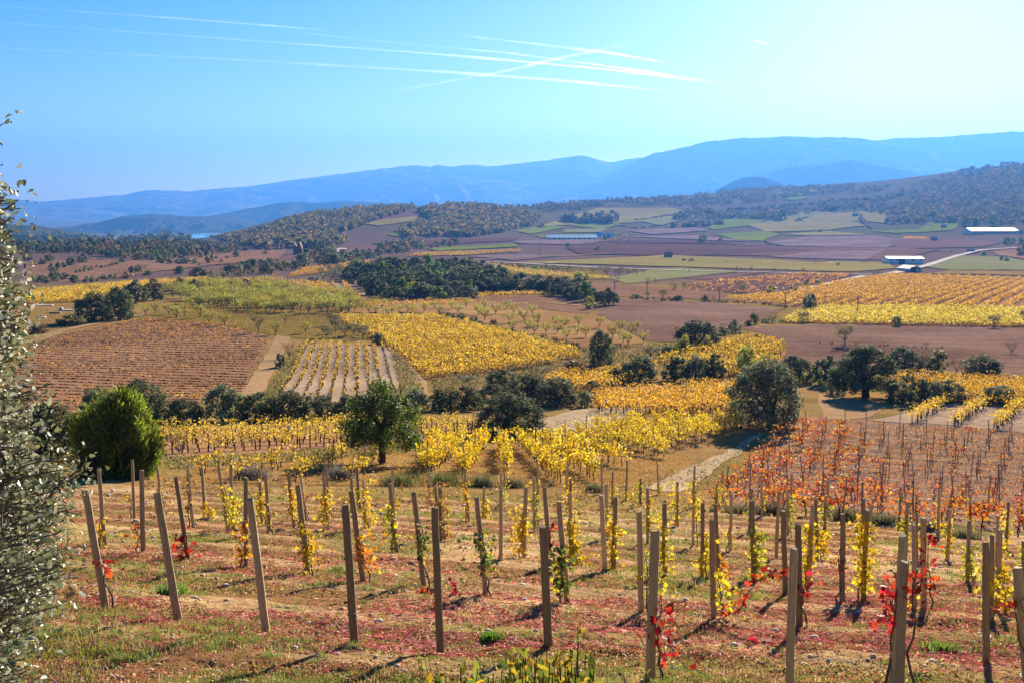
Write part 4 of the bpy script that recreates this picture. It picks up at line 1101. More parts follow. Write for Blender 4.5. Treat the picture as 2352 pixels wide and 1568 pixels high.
# trees of the plain and the slopes behind, seen small
far = [('B', [('bush', 1815, 690, 720, 40), ('bush', 1620, 675, 705, 36), ('lonetree', 1240, 715, 760, 34), ('bare', 1432, 690, 725, 26), ('bare', 1440, 730, 765, 24),
              ('lonetree', 1790, 738, 770, 24), ('bare', 1920, 722, 756, 32), ('lonetree', 1955, 632, 672, 34), ('lonetree', 2015, 645, 677, 34), ('oak', 1860, 622, 658, 44),
              ('lonetree', 2240, 970, 1045, 70), ('lonetree', 2140, 985, 1035, 44), ('bare', 2140, 890, 942, 44), ('bare', 2190, 895, 945, 36), ('bush', 2065, 1010, 1035, 85),
              ('bush', 1935, 1000, 1028, 32), ('bare', 2310, 930, 985, 60), ('bush', 2335, 1020, 1050, 60), ('oak', 585, 785, 812, 32), ('bush', 985, 770, 805, 60),
              ('oak', 650, 810, 845, 80), ('greenbush', 400, 760, 815, 90), ('yellowbush', 1690, 860, 915, 90), ('yellowbush', 1745, 870, 918, 40), ('bare', 1945, 880, 930, 50),
              ('bush', 1450, 545, 575, 60), ('oak', 2350, 470, 520, 90), ('bush', 1510, 400, 430, 70), ('bush', 1815, 400, 425, 60)]),
       ('C', [('bush', 255, 755, 800, 66), ('bush', 375, 768, 800, 46), ('oak', 765, 585, 655, 80), ('bush', 668, 785, 805, 30), ('bare', 760, 725, 750, 24), ('bush', 1020, 715, 738, 24),
              ('bush', 2088, 858, 892, 40), ('bush', 2205, 885, 920, 30), ('bush', 2240, 888, 925, 30), ('oak', 2335, 820, 890, 60), ('bush', 2240, 770, 818, 50), ('bush', 2285, 772, 812, 50),
              ('bush', 2335, 770, 820, 50), ('oak', 1760, 595, 655, 70), ('oak', 1115, 550, 590, 60), ('oak', 2150, 615, 690, 60), ('oak', 1965, 630, 690, 60), ('oak', 2030, 640, 685, 50),
              ('bare', 985, 905, 945, 26), ('bare', 500, 955, 985, 22), ('bare', 720, 960, 995, 30), ('bare', 800, 965, 990, 24), ('bare', 910, 968, 995, 44), ('bare', 1222, 995, 1035, 34),
              ('bush', 130, 905, 925, 30), ('bush', 178, 902, 925, 40), ('bush', 940, 590, 615, 40), ('bush', 880, 640, 665, 50)]),
       ('A', [('oak', 335, 1070, 1115, 42), ('oak', 380, 1060, 1105, 44), ('oak', 415, 1060, 1098, 40), ('oak', 465, 1028, 1085, 66), ('oak', 540, 1005, 1065, 60), ('oak', 320, 1010, 1060, 60),
              ('oak', 280, 1035, 1078, 50), ('oak', 180, 1000, 1050, 66), ('oak', 862, 1088, 1132, 46), ('oak', 903, 1078, 1128, 50), ('lonetree', 945, 1068, 1112, 44), ('bush', 965, 1115, 1148, 52),
              ('bush', 795, 1030, 1065, 46), ('bush', 560, 1080, 1105, 36), ('oak', 1545, 985, 1030, 46), ('rustbush', 1360, 1020, 1070, 50), ('rustbush', 1310, 990, 1035, 50),
              ('bush', 1735, 985, 1010, 40), ('oak', 1745, 1060, 1130, 80)])]
_grp = {'B': ('lone bushes and trees of the plain behind the oak grove', 'small tree standing alone in the fields behind the oak grove'),
        'C': ('lone bushes and trees of the fields at right', 'small tree among the far fields and lanes on the right half'),
        'A': ('oaks dotted over the ploughed slope at left', 'small dark tree dotted on the ploughed slope at left below the wood')}
for frame, rows in far:
    for kind, cx, top, base, w in rows:
        u, vt = fr(frame, cx, top); _, vb = fr(frame, cx, base)
        nm = {'bush': 'round_bush', 'oak': 'oak_tree', 'lonetree': 'field_tree', 'bare': 'bare_tree', 'greenbush': 'green_bush', 'yellowbush': 'yellow_bush', 'rustbush': 'rusty_bush'}[kind]
        look = {'bush': 'dark round bush', 'oak': 'dark small oak', 'lonetree': 'half-bare brownish tree', 'bare': 'thin leafless tree', 'greenbush': 'green bush', 'yellowbush': 'yellow-green bush', 'rustbush': 'rusty brown bush'}[kind]
        where = {'A': 'on the ploughed slope at left below the wood', 'B': 'in the fields of the plain behind the oak grove', 'C': 'among the far fields and lanes on the right'}[frame]
        tree(nm, kind, u, vt, vb, w * 0.35156, look + ' standing ' + where, 'bush' if 'bush' in nm else 'tree', nm.replace('_', ' ') + ('s ' if nm[-1] != 'h' else 'es ') + where)

def scatter(poly, n, seed, dmin, tries=4000):
    """picked spots inside an outline, no two nearer than dmin (three times as tight in height)"""
    r = np.random.default_rng(seed)
    xs = [p[0] for p in poly]; ys = [p[1] for p in poly]
    out = []
    for _ in range(tries):
        u = r.uniform(min(xs), max(xs)); v = r.uniform(min(ys), max(ys))
        if not in_poly(np.array([u]), np.array([v]), poly)[0]: continue
        if any(abs(u - a) < dmin and abs(v - b) * 2.6 < dmin and math.hypot(u - a, (v - b) * 2.6) < dmin for a, b in out): continue
        out.append((u, v))
        if len(out) >= n: break
    return out

# the oak grove in the middle of the valley
GR = [('holm_oak', 'oak', frl('B', [(180, 920), (300, 860), (450, 850), (700, 860), (900, 870), (1080, 890), (1200, 950), (1230, 985), (1000, 1020), (960, 1045), (760, 1048), (420, 1048), (300, 1000), (280, 950)]), 95, 15, (26, 46), (34, 56)),
      ('holm_oak', 'oak', frl('B', [(1000, 1000), (1250, 985), (1340, 990), (1510, 1000), (1700, 1020), (1830, 1060), (1900, 1075), (1880, 1090), (1780, 1065), (1600, 1030), (1450, 1010), (1260, 1010)]), 30, 15, (26, 44), (32, 50))]
gi = 0
for nm, kd, poly, n, dm, hh, wd in GR:
    pts = sorted(scatter(poly, n, 5 + gi, dm), key=lambda p: p[1])
    for i, (u, v) in enumerate(pts):
        edge = 'in the large grove at the centre of the valley' if gi == 0 else 'in the tail of the grove stretching right'
        h = random.uniform(*hh) * (1 - 0.25 * (v < 632)); w = random.uniform(*wd)
        kind = 'oak'; nme = 'holm_oak'; look = 'dark grey-green oak'; g = 'dark oaks '
        q = random.random()
        if q < 0.16: kind, nme, look, g = 'olive', 'holm_oak', 'paler silvery-green oak', 'paler oaks '
        elif q < 0.24: kind, nme, look, g = 'pine', 'pine_tree', 'brighter green pointed pine', 'pines '; h *= 1.15; w *= 0.7
        tree(nme, kind, u, v - h, v, w, look + ' ' + edge, 'tree', g + edge)
    gi += 1
tree('yellow_tree', 'yellowbush', *[fr('B', 610, 930)[0], fr('B', 610, 930)[1], fr('B', 610, 1030)[1]], 42, 'dull yellow autumn tree on the near side of the oak grove')
tree('rusty_tree', 'rustbush', *[fr('B', 1300, 930)[0], fr('B', 1300, 930)[1], fr('B', 1300, 1005)[1]], 22, 'rust red tree where the grove narrows into its tail')

# the almond orchard
AL_E = [(40, 320), (85, 330), (135, 355), (185, 345), (268, 325), (320, 350), (365, 365), (405, 320), (447, 365), (515, 360), (575, 340), (617, 368), (680, 340), (745, 320), (780, 358), (860, 325), (900, 350), (955, 315), (1035, 362), (1075, 325), (1150, 358), (1225, 320), (1075, 395), (1265, 360), (1330, 400), (1385, 360), (1240, 410), (1358, 460), (1420, 430), (1260, 465), (1400, 480), (1475, 480), (1540, 430), (1600, 440), (1610, 515), (1555, 480), (1680, 485), (1690, 430), (1735, 505), (1830, 440), (1910, 510), (1960, 470), (1980, 540), (2030, 500), (2060, 480), (2015, 555), (2110, 540)]
AL_S = [(45, 505), (105, 480), (160, 500), (220, 490), (280, 515), (85, 430)]
AL_D = [(952, 495), (1015, 480), (1100, 490), (1150, 520), (1205, 500), (1305, 510), (1370, 550), (1465, 560), (1545, 480), (1235, 450), (1300, 440), (1420, 440), (1800, 620), (1860, 540), (2000, 610), (1965, 465), (2020, 480), (2140, 470), (2230, 470), (2275, 480), (1740, 460), (1680, 470), (1840, 470), (1900, 470), (1590, 410), (1660, 420), (1750, 410), (1900, 400), (2060, 420), (1450, 400), (1350, 390), (1250, 390)]
fill = scatter(frl('D', [(1060, 390), (1130, 335), (1350, 320), (1850, 310), (1950, 350), (2352, 410), (2352, 470), (1700, 480), (1300, 440)]), 130, 3, 10)
def orchard(pts, place, hpx, seed, kind='almond'):
    r = random.Random(seed)
    pts = sorted(pts)
    for i, (u, v) in enumerate(pts):
        h = hpx * r.uniform(0.85, 1.2); w = hpx * r.uniform(0.9, 1.3)
        lab = '%s almond tree from the left %s' % (nth(i + 1), place)
        tree('almond_tree', kind, u, v - h, v, w, lab, 'tree', 'almond trees ' + place)
rowA = [fr('E', *p) for p in AL_E[:22]]; rowB = [fr('E', *p) for p in AL_E[22:]]
orchard(rowA, 'in the band above the big golden vineyard', 25, 1)
orchard(rowB, 'on the red ground right of the big golden vineyard', 28, 2)
orchard([fr('E', *p) for p in AL_S], 'above the striped vineyard', 34, 3, 'lonetree')
orchard([fr('D', *p) for p in AL_D], 'in the open front rows of the left orchard', 31, 4)
pl = 'in the crowded back rows of the left orchard'
for i, (u, v) in enumerate(fill):
    h = random.uniform(26, 34)
    tree('almond_tree', 'almond', u, v - h, v, h * random.uniform(1.1, 1.45), 'yellow-green almond tree ' + pl, 'tree', 'almond trees ' + pl)
pl = 'in the thin rows between the oak grove and the white road'
for i, (u, v) in enumerate(scatter(frl('B', [(1480, 850), (1700, 850), (2140, 870), (2110, 885), (1900, 885), (1500, 870)]), 34, 8, 9) + scatter(frl('B', [(0, 870), (150, 850), (160, 920), (20, 920)]), 12, 9, 14)):
    h = random.uniform(11, 15) * (1.6 if u < 800 else 1)
    pl2 = pl if u > 800 else 'at the left end of the oak grove above the orange rows'
    tree('almond_tree', 'lonetree', u, v - h, v, h * 1.2, 'small dusky almond tree ' + pl2, 'tree', 'almond trees ' + pl2)

# the wood on the crest at left, trees one can tell apart
pl = 'in the wood along the crest at left'
pts = scatter(frl('A', [(40, 960), (60, 890), (200, 895), (500, 925), (900, 935), (1080, 900), (1250, 930), (1400, 985), (1550, 985), (1480, 1010), (1200, 1030), (1000, 1060), (750, 1040), (560, 1010), (300, 1000), (100, 1010)]), 230, 14, 10, 9000)
for u, v in sorted(pts, key=lambda p: p[1]):
    q = random.random(); h = random.uniform(14, 23); w = random.uniform(14, 24)
    if q < 0.55: k, nm, lk = 'oak', 'oak_tree', 'dark green oak'
    elif q < 0.72: k, nm, lk = 'pine', 'pine_tree', 'bright green pine'
    elif q < 0.88: k, nm, lk = 'rustbush', 'rusty_tree', 'rusty brown autumn tree'
    else: k, nm, lk = 'greenbush', 'green_tree', 'olive-green tree'
    tree(nm, k, u, v - h, v, w, lk + ' ' + pl, 'tree', lk + 's ' + pl)
# the thickets along the valley floor between the grove and the far hill
for frm, poly, n, place, mix, hs, sd in [
    ('A', [(1480, 1130), (1560, 1085), (1700, 1090), (1860, 1060), (1990, 1020), (2170, 1010), (2352, 1040), (2352, 1075), (2150, 1090), (1950, 1110), (1750, 1150), (1500, 1160)], 46, 'in the thicket below the far wooded hill', ('greenbush', 'oak', 'rustbush'), (16, 26), 21),
    ('A', [(240, 1190), (330, 1150), (500, 1170), (520, 1195), (260, 1215)], 12, 'in the hedge above the bright yellow field at left', ('greenbush', 'bush'), (12, 18), 22),
    ('A', [(540, 1190), (740, 1160), (760, 1168), (560, 1196)], 9, 'in the low hedge right of the bright yellow field', ('greenbush', 'bush'), (8, 13), 23),
    ('A', [(470, 1135), (640, 1095), (800, 1060), (810, 1068), (650, 1110), (490, 1142)], 14, 'along the bank crossing the ploughed slope', ('greenbush', 'bush'), (6, 10), 24),
    ('A', [(1000, 1070), (1200, 1040), (1300, 1050), (1200, 1085), (1020, 1075)], 10, 'along the dark hedge on the ploughed slope', ('oak', 'bush'), (8, 14), 25),
    ('A', [(1200, 1070), (1480, 1030), (1500, 1055), (1300, 1090)], 10, 'in the scrubby strip right of the ploughed slope', ('greenbush', 'rustbush', 'bush'), (8, 14), 26),
    ('A', [(1350, 1150), (1650, 1120), (1700, 1150), (1400, 1170)], 12, 'in the pale scrub above the left orchard', ('greenbush', 'rustbush'), (10, 16), 27),
    ('B', [(400, 690), (620, 680), (720, 700), (880, 680), (930, 690), (700, 715), (600, 735), (440, 750), (380, 760)], 34, 'in the line of trees at the foot of the wooded hill', ('greenbush', 'oak', 'rustbush'), (12, 19), 28),
    ('B', [(70, 790), (180, 740), (350, 745), (400, 770), (240, 800), (120, 810)], 18, 'in the clump beside the white lane', ('greenbush', 'oak'), (12, 19), 29),
    ('B', [(1590, 535), (1700, 545), (1920, 535), (1900, 550), (1650, 550)], 22, 'in the isolated copse on the far plain', ('oak', 'rustbush'), (14, 26), 30),
    ('B', [(1230, 820), (1420, 840), (1640, 850), (1620, 858), (1400, 855), (1240, 835)], 20, 'in the yellow-green strip above the dark grove', ('yellowbush', 'greenbush'), (7, 12), 31),
]:
    for i, (u, v) in enumerate(sorted(scatter(frl(frm, poly), n, sd, 8), key=lambda p: p[1])):
        k = random.choice(mix); h = random.uniform(*hs); w = h * random.uniform(0.95, 1.4)
        lk = {'greenbush': 'olive-green bush', 'oak': 'dark green tree', 'rustbush': 'rusty brown tree', 'bush': 'dark low bush', 'yellowbush': 'yellow-green bush'}[k]
        tree(lk.replace(' ', '_').replace('-', '_'), k, u, v - h, v, w, lk + ' ' + place, lk.split()[-1], lk + ('s ' if lk[-1] != 'h' else 'es ') + place)

# far-off woods that read as one mass
def forest(polys, n, hm, seed, label, cols, wts, nleaf=26):
    r = np.random.default_rng(seed)
    uu, vv = [], []
    for poly, share in polys:
        xs = [p[0] for p in poly]; ys = [p[1] for p in poly]
        k = int(n * share); u = r.uniform(min(xs), max(xs), k * 12); v = r.uniform(min(ys), max(ys), k * 12)
        m = in_poly(u, v, poly)
        w = fbm(u / 26, v / 9, 3, seed) > -0.28
        m &= w
        uu.append(u[m][:k]); vv.append(v[m][:k])
    u = np.concatenate(uu); v = np.concatenate(vv)
    x, y, z = spot(u, v)
    M = len(x)
    h = r.uniform(hm[0], hm[1], M)
    C0 = rand_dirs(M * nleaf, r).reshape(M, nleaf, 3) * np.array([0.48, 0.48, 0.42]) * r.uniform(0.65, 1.0, (M, nleaf, 1)) + np.array([0, 0, 0.5])
    P = np.stack([x, y, z], 1)[:, None, :] + C0 * h[:, None, None]
    base = pick_col(cols, wts, M, 0.18, r); base = base * 0.65 + np.asarray(cols).mean(0) * 0.35
    c = np.repeat(base, nleaf, axis=0) * r.uniform(0.75, 1.25, (M * nleaf, 1))
    V, F, cc = leaf_quads(P.reshape(-1, 3), np.repeat(h, nleaf) * 0.42 * r.uniform(0.7, 1.2, M * nleaf), c, 0.25, 0.8, r, (C0 - np.array([0, 0, 0.5])).reshape(-1, 3) * 2, 1.3)
    o = obj('woodland', mesh('woodland', V, F, M_OAK, cc))
    tag(o, label, 'woodland', None, 'stuff')
FCOL = [(0.075, 0.085, 0.028), (0.115, 0.115, 0.042), (0.26, 0.15, 0.045), (0.20, 0.14, 0.05), (0.32, 0.21, 0.07)]
forest([([(470, 545), (560, 522), (650, 500), (760, 475), (900, 468), (960, 475), (930, 490), (870, 505), (830, 520), (760, 545), (800, 560), (740, 572), (600, 572), (520, 560)], 0.55),
        ([(960, 490), (1000, 470), (1100, 457), (1200, 462), (1170, 475), (1250, 500), (1220, 520), (1150, 535), (1080, 545), (930, 545), (920, 530), (1000, 505)], 0.45)], 3900, (6, 10.5), 41,
       'autumn woodland of green and rust crowns covering the round hill at centre left', FCOL, [3, 3, 2, 2, 1])
forest([([(1960, 480), (2060, 440), (2150, 410), (2230, 385), (2352, 362), (2480, 345), (2480, 520), (2352, 515), (2210, 515), (2120, 500), (2020, 495)], 0.62),
        ([(2030, 517), (2050, 500), (2200, 500), (2250, 515), (2120, 513)], 0.05)], 3400, (5, 9.5), 42, 'dense autumn woodland clothing the slope below the hilltop village at right', FCOL, [4, 3, 2, 2, 1])
forest([([(1390, 460), (1440, 440), (1540, 432), (1640, 440), (1720, 425), (1850, 430), (1960, 425), (2050, 430), (2000, 445), (1850, 452), (1700, 470), (1560, 475), (1450, 470)], 0.55),
        ([(1540, 500), (1600, 480), (1700, 490), (1800, 475), (1960, 460), (2060, 455), (1980, 478), (1860, 490), (1760, 505), (1640, 505)], 0.25),
        ([(1180, 478), (1260, 462), (1400, 465), (1380, 478), (1250, 490)], 0.10), ([(1540, 520), (1650, 512), (1660, 518), (1560, 525)], 0.05)], 2300, (5, 9), 43,
       'dark scrub and woodland along the far ridge below the blue mountains', FCOL, [5, 3, 1, 1, 0.5])
forest([([(0, 545), (100, 540), (400, 560), (520, 560), (500, 575), (200, 572)], 1.0)], 120, (6, 9), 44, 'thin far woodland showing behind the crest wood at left', FCOL, [4, 3, 1, 1, 0.5])

# ------------------------------------------------------------------ vineyards seen as rows of foliage
YG = ([(0.56, 0.35, 0.028), (0.48, 0.27, 0.022), (0.62, 0.41, 0.035), (0.27, 0.14, 0.02), (0.33, 0.28, 0.03)], [5, 3, 3, 1.3, 0.7])
OG = ([(0.47, 0.265, 0.035), (0.36, 0.18, 0.03), (0.55, 0.34, 0.045), (0.24, 0.12, 0.03)], [4, 3, 2, 1.5])
LG = ([(0.44, 0.36, 0.05), (0.52, 0.37, 0.045), (0.33, 0.29, 0.045), (0.55, 0.33, 0.04)], [4, 4, 2, 1])
def row_points(poly, dirp, spacing, step, jit=0.15, thin=None, seed=1):
    r = np.random.default_rng(seed)
    px, py, _ = spot(*np.array(dirp, float).T)
    a = math.atan2(py[1] - py[0], px[1] - px[0])
    bu = np.array([p[0] for p in poly]); bv = np.array([p[1] for p in poly])
    bx, by, _ = spot(bu, bv)
    ca, sa = math.cos(a), math.sin(a)
    l = bx * ca + by * sa; w = -bx * sa + by * ca
    L, W = np.meshgrid(np.arange(l.min(), l.max(), step), np.arange(w.min(), w.max(), spacing), indexing='ij')
    L = L + r.normal(0, step * 0.2, L.shape); W = W + r.normal(0, jit, W.shape)
    x = (L * ca - W * sa).ravel(); y = (L * sa + W * ca).ravel()
    m = y > 20
    x, y = x[m], y[m]
    z = CZ - drop0(x, y)
    u, v = project(x, y, z)
    m = in_poly(u, v, poly)
    if thin is not None:
        m &= r.random(len(x)) < thin(u, v, x, y)
    return x[m], y[m], z[m], a
def vine_rows(label, poly, dirp, spacing, step, h, w, nleaf, size, cols, thin=None, seed=1, z0=0.35, stems=True, mult=None):
    r = np.random.default_rng(seed)
    x, y, z, a = row_points(poly, dirp, spacing, step, 0.12, thin, seed)
    M = len(x)
    k = np.full(M, nleaf)
    hh = h * r.uniform(0.75, 1.2, M)
    idx = np.repeat(np.arange(M), k)
    n = len(idx)
    al = r.normal(0, step * 0.36, n); ac = r.normal(0, w * 0.32, n)
    zz = z0 + (hh[idx] - z0) * r.beta(1.6, 1.4, n)
    P = np.stack([x[idx] + al * math.cos(a) - ac * math.sin(a), y[idx] + al * math.sin(a) + ac * math.cos(a), z[idx] + zz], 1)
    vine_tint = np.clip(1 + r.normal(0, 0.14, M), 0.6, 1.4)
    c = pick_col(cols[0], cols[1], n, 0.16, r) * vine_tint[idx][:, None]
    V, F, cc = leaf_quads(P, size * r.uniform(0.6, 1.35, n), c, 0.1, 0.62, r)
    mi = np.zeros(len(F), int)
    if stems:
        s = 0.035 + 0.0002 * y
        B = np.stack([x, y, z - 0.05], 1); Tp = B + np.stack([r.normal(0, 0.06, M), r.normal(0, 0.06, M), np.full(M, z0 + 0.35)], 1)
        e = np.stack([s, np.zeros(M), np.zeros(M)], 1); e2 = np.stack([np.zeros(M), s, np.zeros(M)], 1)
        SV = np.stack([B - e, B + e, Tp + e * 0.6, Tp - e * 0.6, B - e2, B + e2, Tp + e2 * 0.6, Tp - e2 * 0.6], 1).reshape(-1, 3)
        SF = (np.arange(M) * 8)[:, None, None] + np.array([[0, 1, 2, 3], [4, 5, 6, 7]])[None]
        F = np.concatenate([F, SF.reshape(-1, 4) + len(V)]); V = np.concatenate([V, SV]); cc = np.concatenate([cc, np.full((len(SV), 3), 0.05)])
        mi = np.concatenate([mi, np.ones(M * 2, int)])
    o = obj('vine_rows', mesh('vine_rows', V, F, [M_VINE, M_BARK], cc, False, mi))
    tag(o, label, 'vineyard', None, 'stuff')
    return M

def th_ochre(u, v, x, y):
    top = sstep(790, 745, v) * (0.45 + 0.55 * sstep(-0.2, 0.2, fbm(x / 11, y / 11, 3, 51)))
    low = sstep(905, 935, v) * 0.7 * sstep(420, 150, u)
    return np.clip(0.10 + top * 0.75 + low + 0.3 * sstep(0.1, 0.4, fbm(x / 9, y / 9, 3, 52)), 0, 1)
vine_rows('sparse orange vine tufts left on the brown rows of the large left vineyard', P_OCHRE, [(100, 800), (590, 812)], 3.1, 1.0, 0.55, 0.5, 9, 0.24, OG, th_ochre, 1, 0.15, False)
# the bare canes of every vine in the brown field and the striped one
def bare_rows(poly, dirp, sp, step, ln, hh, seed, label):
    x, y, z, a = row_points(poly, dirp, sp, step, 0.05, None, seed)
    r_ = np.random.default_rng(seed + 9)
    B = np.stack([x, y, z - 0.04], 1); n_ = len(x)
    parts = []
    for q in range(6):
        l = r_.normal(0, ln, n_); w_ = r_.normal(0, 0.06, n_)
        d = np.stack([l * math.cos(a) - w_ * math.sin(a), l * math.sin(a) + w_ * math.cos(a), r_.uniform(0.25 * hh, hh, n_)], 1)
        e = np.stack([np.full(n_, 0.07 * math.cos(a)), np.full(n_, 0.07 * math.sin(a)), np.full(n_, 0.03)], 1)
        parts.append(np.stack([B - e, B + e, B + d + e * 0.6, B + d - e * 0.6], 1).reshape(-1, 3))
    V = np.concatenate(parts); F = np.arange(len(V)).reshape(-1, 4)
    tag(obj('bare_vines', mesh('bare_vines', V, F, M_CANE)), label, 'vineyard', None, 'stuff')
bare_rows(P_OCHRE, [(100, 800), (590, 812)], 3.1, 0.5, 0.5, 0.26, 3, 'dark leafless vines in level rows across the large brown left vineyard')
bare_rows(P_STRIPE, [(690, 900), (735, 790)], 1.35, 0.5, 0.4, 0.40, 11, 'dark bare vine stocks in steep rows on the pale striped field')

vine_rows('yellow vines in steep rows on the pale stony striped field', P_STRIPE, [(690, 900), (735, 790)], 1.35, 0.7, 0.7, 0.34, 9, 0.19, YG,
          lambda u, v, x, y: np.clip(0.22 + 0.8 * sstep(890, 830, v), 0, 1) * np.where(u > 868, 0.2, 1), 11, 0.15)
vine_rows('dense golden vine rows filling the big field at the centre', P_GOLD, [(985, 860), (1320, 820)], 2.6, 0.8, 1.25, 1.1, 30, 0.25, YG, lambda u, v, x, y: 0.94 + 0 * u, 12, 0.3)
vine_rows('golden vines in the small sloping field right of the dense upright tree', P_GOLDSMALL, [(1520, 828), (1720, 790)], 2.7, 0.8, 1.2, 1.0, 28, 0.25, YG, None, 13)
vine_rows('golden vines showing between the dark oaks of the central clump and the hedge', P_MIDGOLD, [(1270, 880), (1400, 860)], 2.3, 0.8, 1.15, 1.1, 28, 0.23, YG, None, 14)
vine_rows('straw-gold vines in a thick block below the oak hedge', P_STRAW, [(1380, 915), (1690, 900)], 2.1, 0.7, 1.2, 1.2, 38, 0.195, YG, None, 15)
vine_rows('band of yellow vines at left running behind the green pine', P_LOWBAND, [(390, 1035), (1110, 985)], 2.5, 0.65, 1.1, 0.8, 34, 0.15, YG, None, 16)
vine_rows('golden vines in front of the ploughed field near the right edge', P_BENCH, [(2050, 885), (2352, 900)], 2.1, 0.75, 1.2, 1.1, 34, 0.21, YG, None, 17)
vine_rows('yellow vines in slanting rows at the right edge above the red block', P_DIAG, [(2060, 958), (2140, 918)], 3.2, 0.7, 1.25, 0.9, 36, 0.17, YG, None, 18)
vine_rows('amber vines in long slanting rows on the large field at right', P_BIGROWS, [(1700, 697), (2040, 640)], 4.6, 1.1, 1.25, 1.4, 19, 0.44, OG, None, 19, 0.3, False)
vine_rows('yellow-green vines in the level strip below the slanting amber rows', P_YELLOW, [(1850, 730), (2352, 732)], 2.6, 1.1, 1.15, 1.4, 19, 0.42, LG, None, 20, 0.3, False)
vine_rows('bright yellow vines in the field at the far left', P_LEFTGOLD, [(60, 690), (300, 660)], 2.5, 1.1, 1.2, 1.4, 20, 0.40, YG, None, 21, 0.3, False)
vine_rows('small amber vineyard on the rise left of the oak grove', P_FARGOLD, [(690, 632), (840, 604)], 3.0, 1.4, 1.2, 1.0, 8, 0.55, OG, None, 22, 0.3, False)
vine_rows('orange vine rows left of the grove, first of two small plots', P_ROWS1, [(665, 650), (760, 678)], 4.2, 1.1, 1.25, 0.9, 10, 0.42, OG, None, 23, 0.3, False)
vine_rows('orange vine rows beside the grove, second of two small plots', P_ROWS2, [(790, 650), (830, 690)], 4.4, 1.0, 1.3, 0.8, 10, 0.42, OG, None, 24, 0.3, False)
vine_rows('rusty thinned vines in the field beyond the yellow-green bush', P_RUST, [(1600, 660), (1940, 640)], 4.0, 1.5, 1.0, 0.9, 7, 0.50, OG, lambda u, v, x, y: 0.25 + 0.6 * sstep(-0.2, 0.2, fbm(x / 20, y / 20, 2, 55)), 25, 0.3, False)
vine_rows('yellow strip of vines along the near edge of the oak grove', frl('B', [(940, 1040), (960, 1020), (1250, 1008), (1540, 1005), (1550, 1018), (1250, 1020)]), [fr('B', 960, 1035), fr('B', 1400, 1012)], 2.5, 1.1, 1.2, 0.9, 10, 0.42, YG, None, 26, 0.3, False)
vine_rows('thin amber vines behind the upper row of almond trees', frl('B', [(300, 1070), (700, 1062), (1000, 1055), (1000, 1075), (640, 1085), (300, 1090)]), [fr('B', 300, 1080), fr('B', 1000, 1065)], 2.6, 1.2, 0.9, 0.9, 8, 0.38, OG, None, 27, 0.2, False)
vine_rows('tiny amber plot beside a stone hut far off at right', frl('C', [(1555, 780), (1580, 765), (1700, 768), (1740, 785)]), [fr('C', 1565, 782), fr('C', 1690, 768)], 5, 2.0, 1.2, 1.2, 7, 0.9, OG, None, 28, 0.3, False)
vine_rows('amber far field before the ploughed plain left of centre', [(960, 582), (1200, 574), (1190, 580), (1060, 588), (935, 590)], [(950, 588), (1190, 577)], 5, 2.0, 1.2, 1.4, 6, 1.0, OG, lambda u, v, x, y: 0.6 + 0 * u, 29, 0.3, False)
vine_rows('orange vines at the back edge of the left orchard', frl('D', [(1040, 290), (1300, 270), (1500, 262), (1850, 255), (1850, 268), (1400, 285), (1060, 300)]), [fr('D', 1050, 295), fr('D', 1800, 262)], 2.8, 1.2, 1.1, 1.0, 8, 0.48, OG, None, 30, 0.3, False)
vine_rows('yellow-green vines in the strip between the grove and the white road', frl('B', [(1080, 805), (1200, 815), (1400, 850), (1640, 880), (1920, 900), (1900, 915), (1640, 900), (1380, 885), (1180, 850)]), [fr('B', 1200, 850), fr('B', 1900, 910)], 3.2, 1.5, 1.0, 1.0, 7, 0.55, LG, lambda u, v, x, y: 0.75 + 0 * u, 31, 0.3, False)

# ------------------------------------------------------------------ single vines and stakes on the nearer terraces
def vine_protos(n, seed, nl, L, h0, h1, w, size, cols, wts, trunk_h, amt=0.18, gnarl=0.05):
    out = []
    for k in range(n):
        r = np.random.default_rng(seed * 100 + k)
        tp = np.array([[0, 0, -0.06], [r.normal(0, gnarl), r.normal(0, gnarl), trunk_h * 0.35], [r.normal(0, gnarl), r.normal(0, gnarl), trunk_h * 0.7], [r.normal(0, gnarl), 0, trunk_h]])
        parts = [tube(tp, [0.035, 0.030, 0.027, 0.022], 5, 0.15)]
        ends = []
        for q in range(5):
            e = np.array([r.uniform(-L, L) * 0.5, r.normal(0, w * 0.3), r.uniform(h0 + (h1 - h0) * 0.4, h1 + 0.05)])
            m = (tp[-1] + e) / 2 + r.normal(0, 0.05, 3)
            parts.append(tube(np.array([tp[-1], m, e]), [0.011, 0.007, 0.004], 3)); ends += [m, e]
        TV, TF = merge(parts)
        n_ = nl
        ends = np.array(ends)
        P = np.where(r.random((n_, 1)) < 0.5, ends[r.choice(len(ends), n_)] + r.normal(0, 0.11, (n_, 3)),
                     np.stack([r.normal(0, L * 0.32, n_), r.normal(0, w * 0.3, n_), h0 + (h1 - h0) * r.beta(1.6, 1.4, n_)], 1))
        P[:, 2] = np.maximum(P[:, 2], h0 * 0.6)
        V, F, c = leaf_cards(P, size * r.uniform(0.65, 1.3, n_), pick_col(cols, wts, n_, amt, r), LEAF, 0.1, r)
        out.append((mesh('trunk', TV, TF, M_BARK, None, True), mesh('foliage', V, F, M_VINE, c)))
    return out
V_YEL = vine_protos(7, 3, 170, 1.35, 0.40, 1.35, 0.55, 0.10, [(0.60, 0.40, 0.014), (0.52, 0.30, 0.012), (0.66, 0.47, 0.02), (0.42, 0.38, 0.02), (0.30, 0.16, 0.02)], [5, 2, 4, 2, 0.7], 0.6)
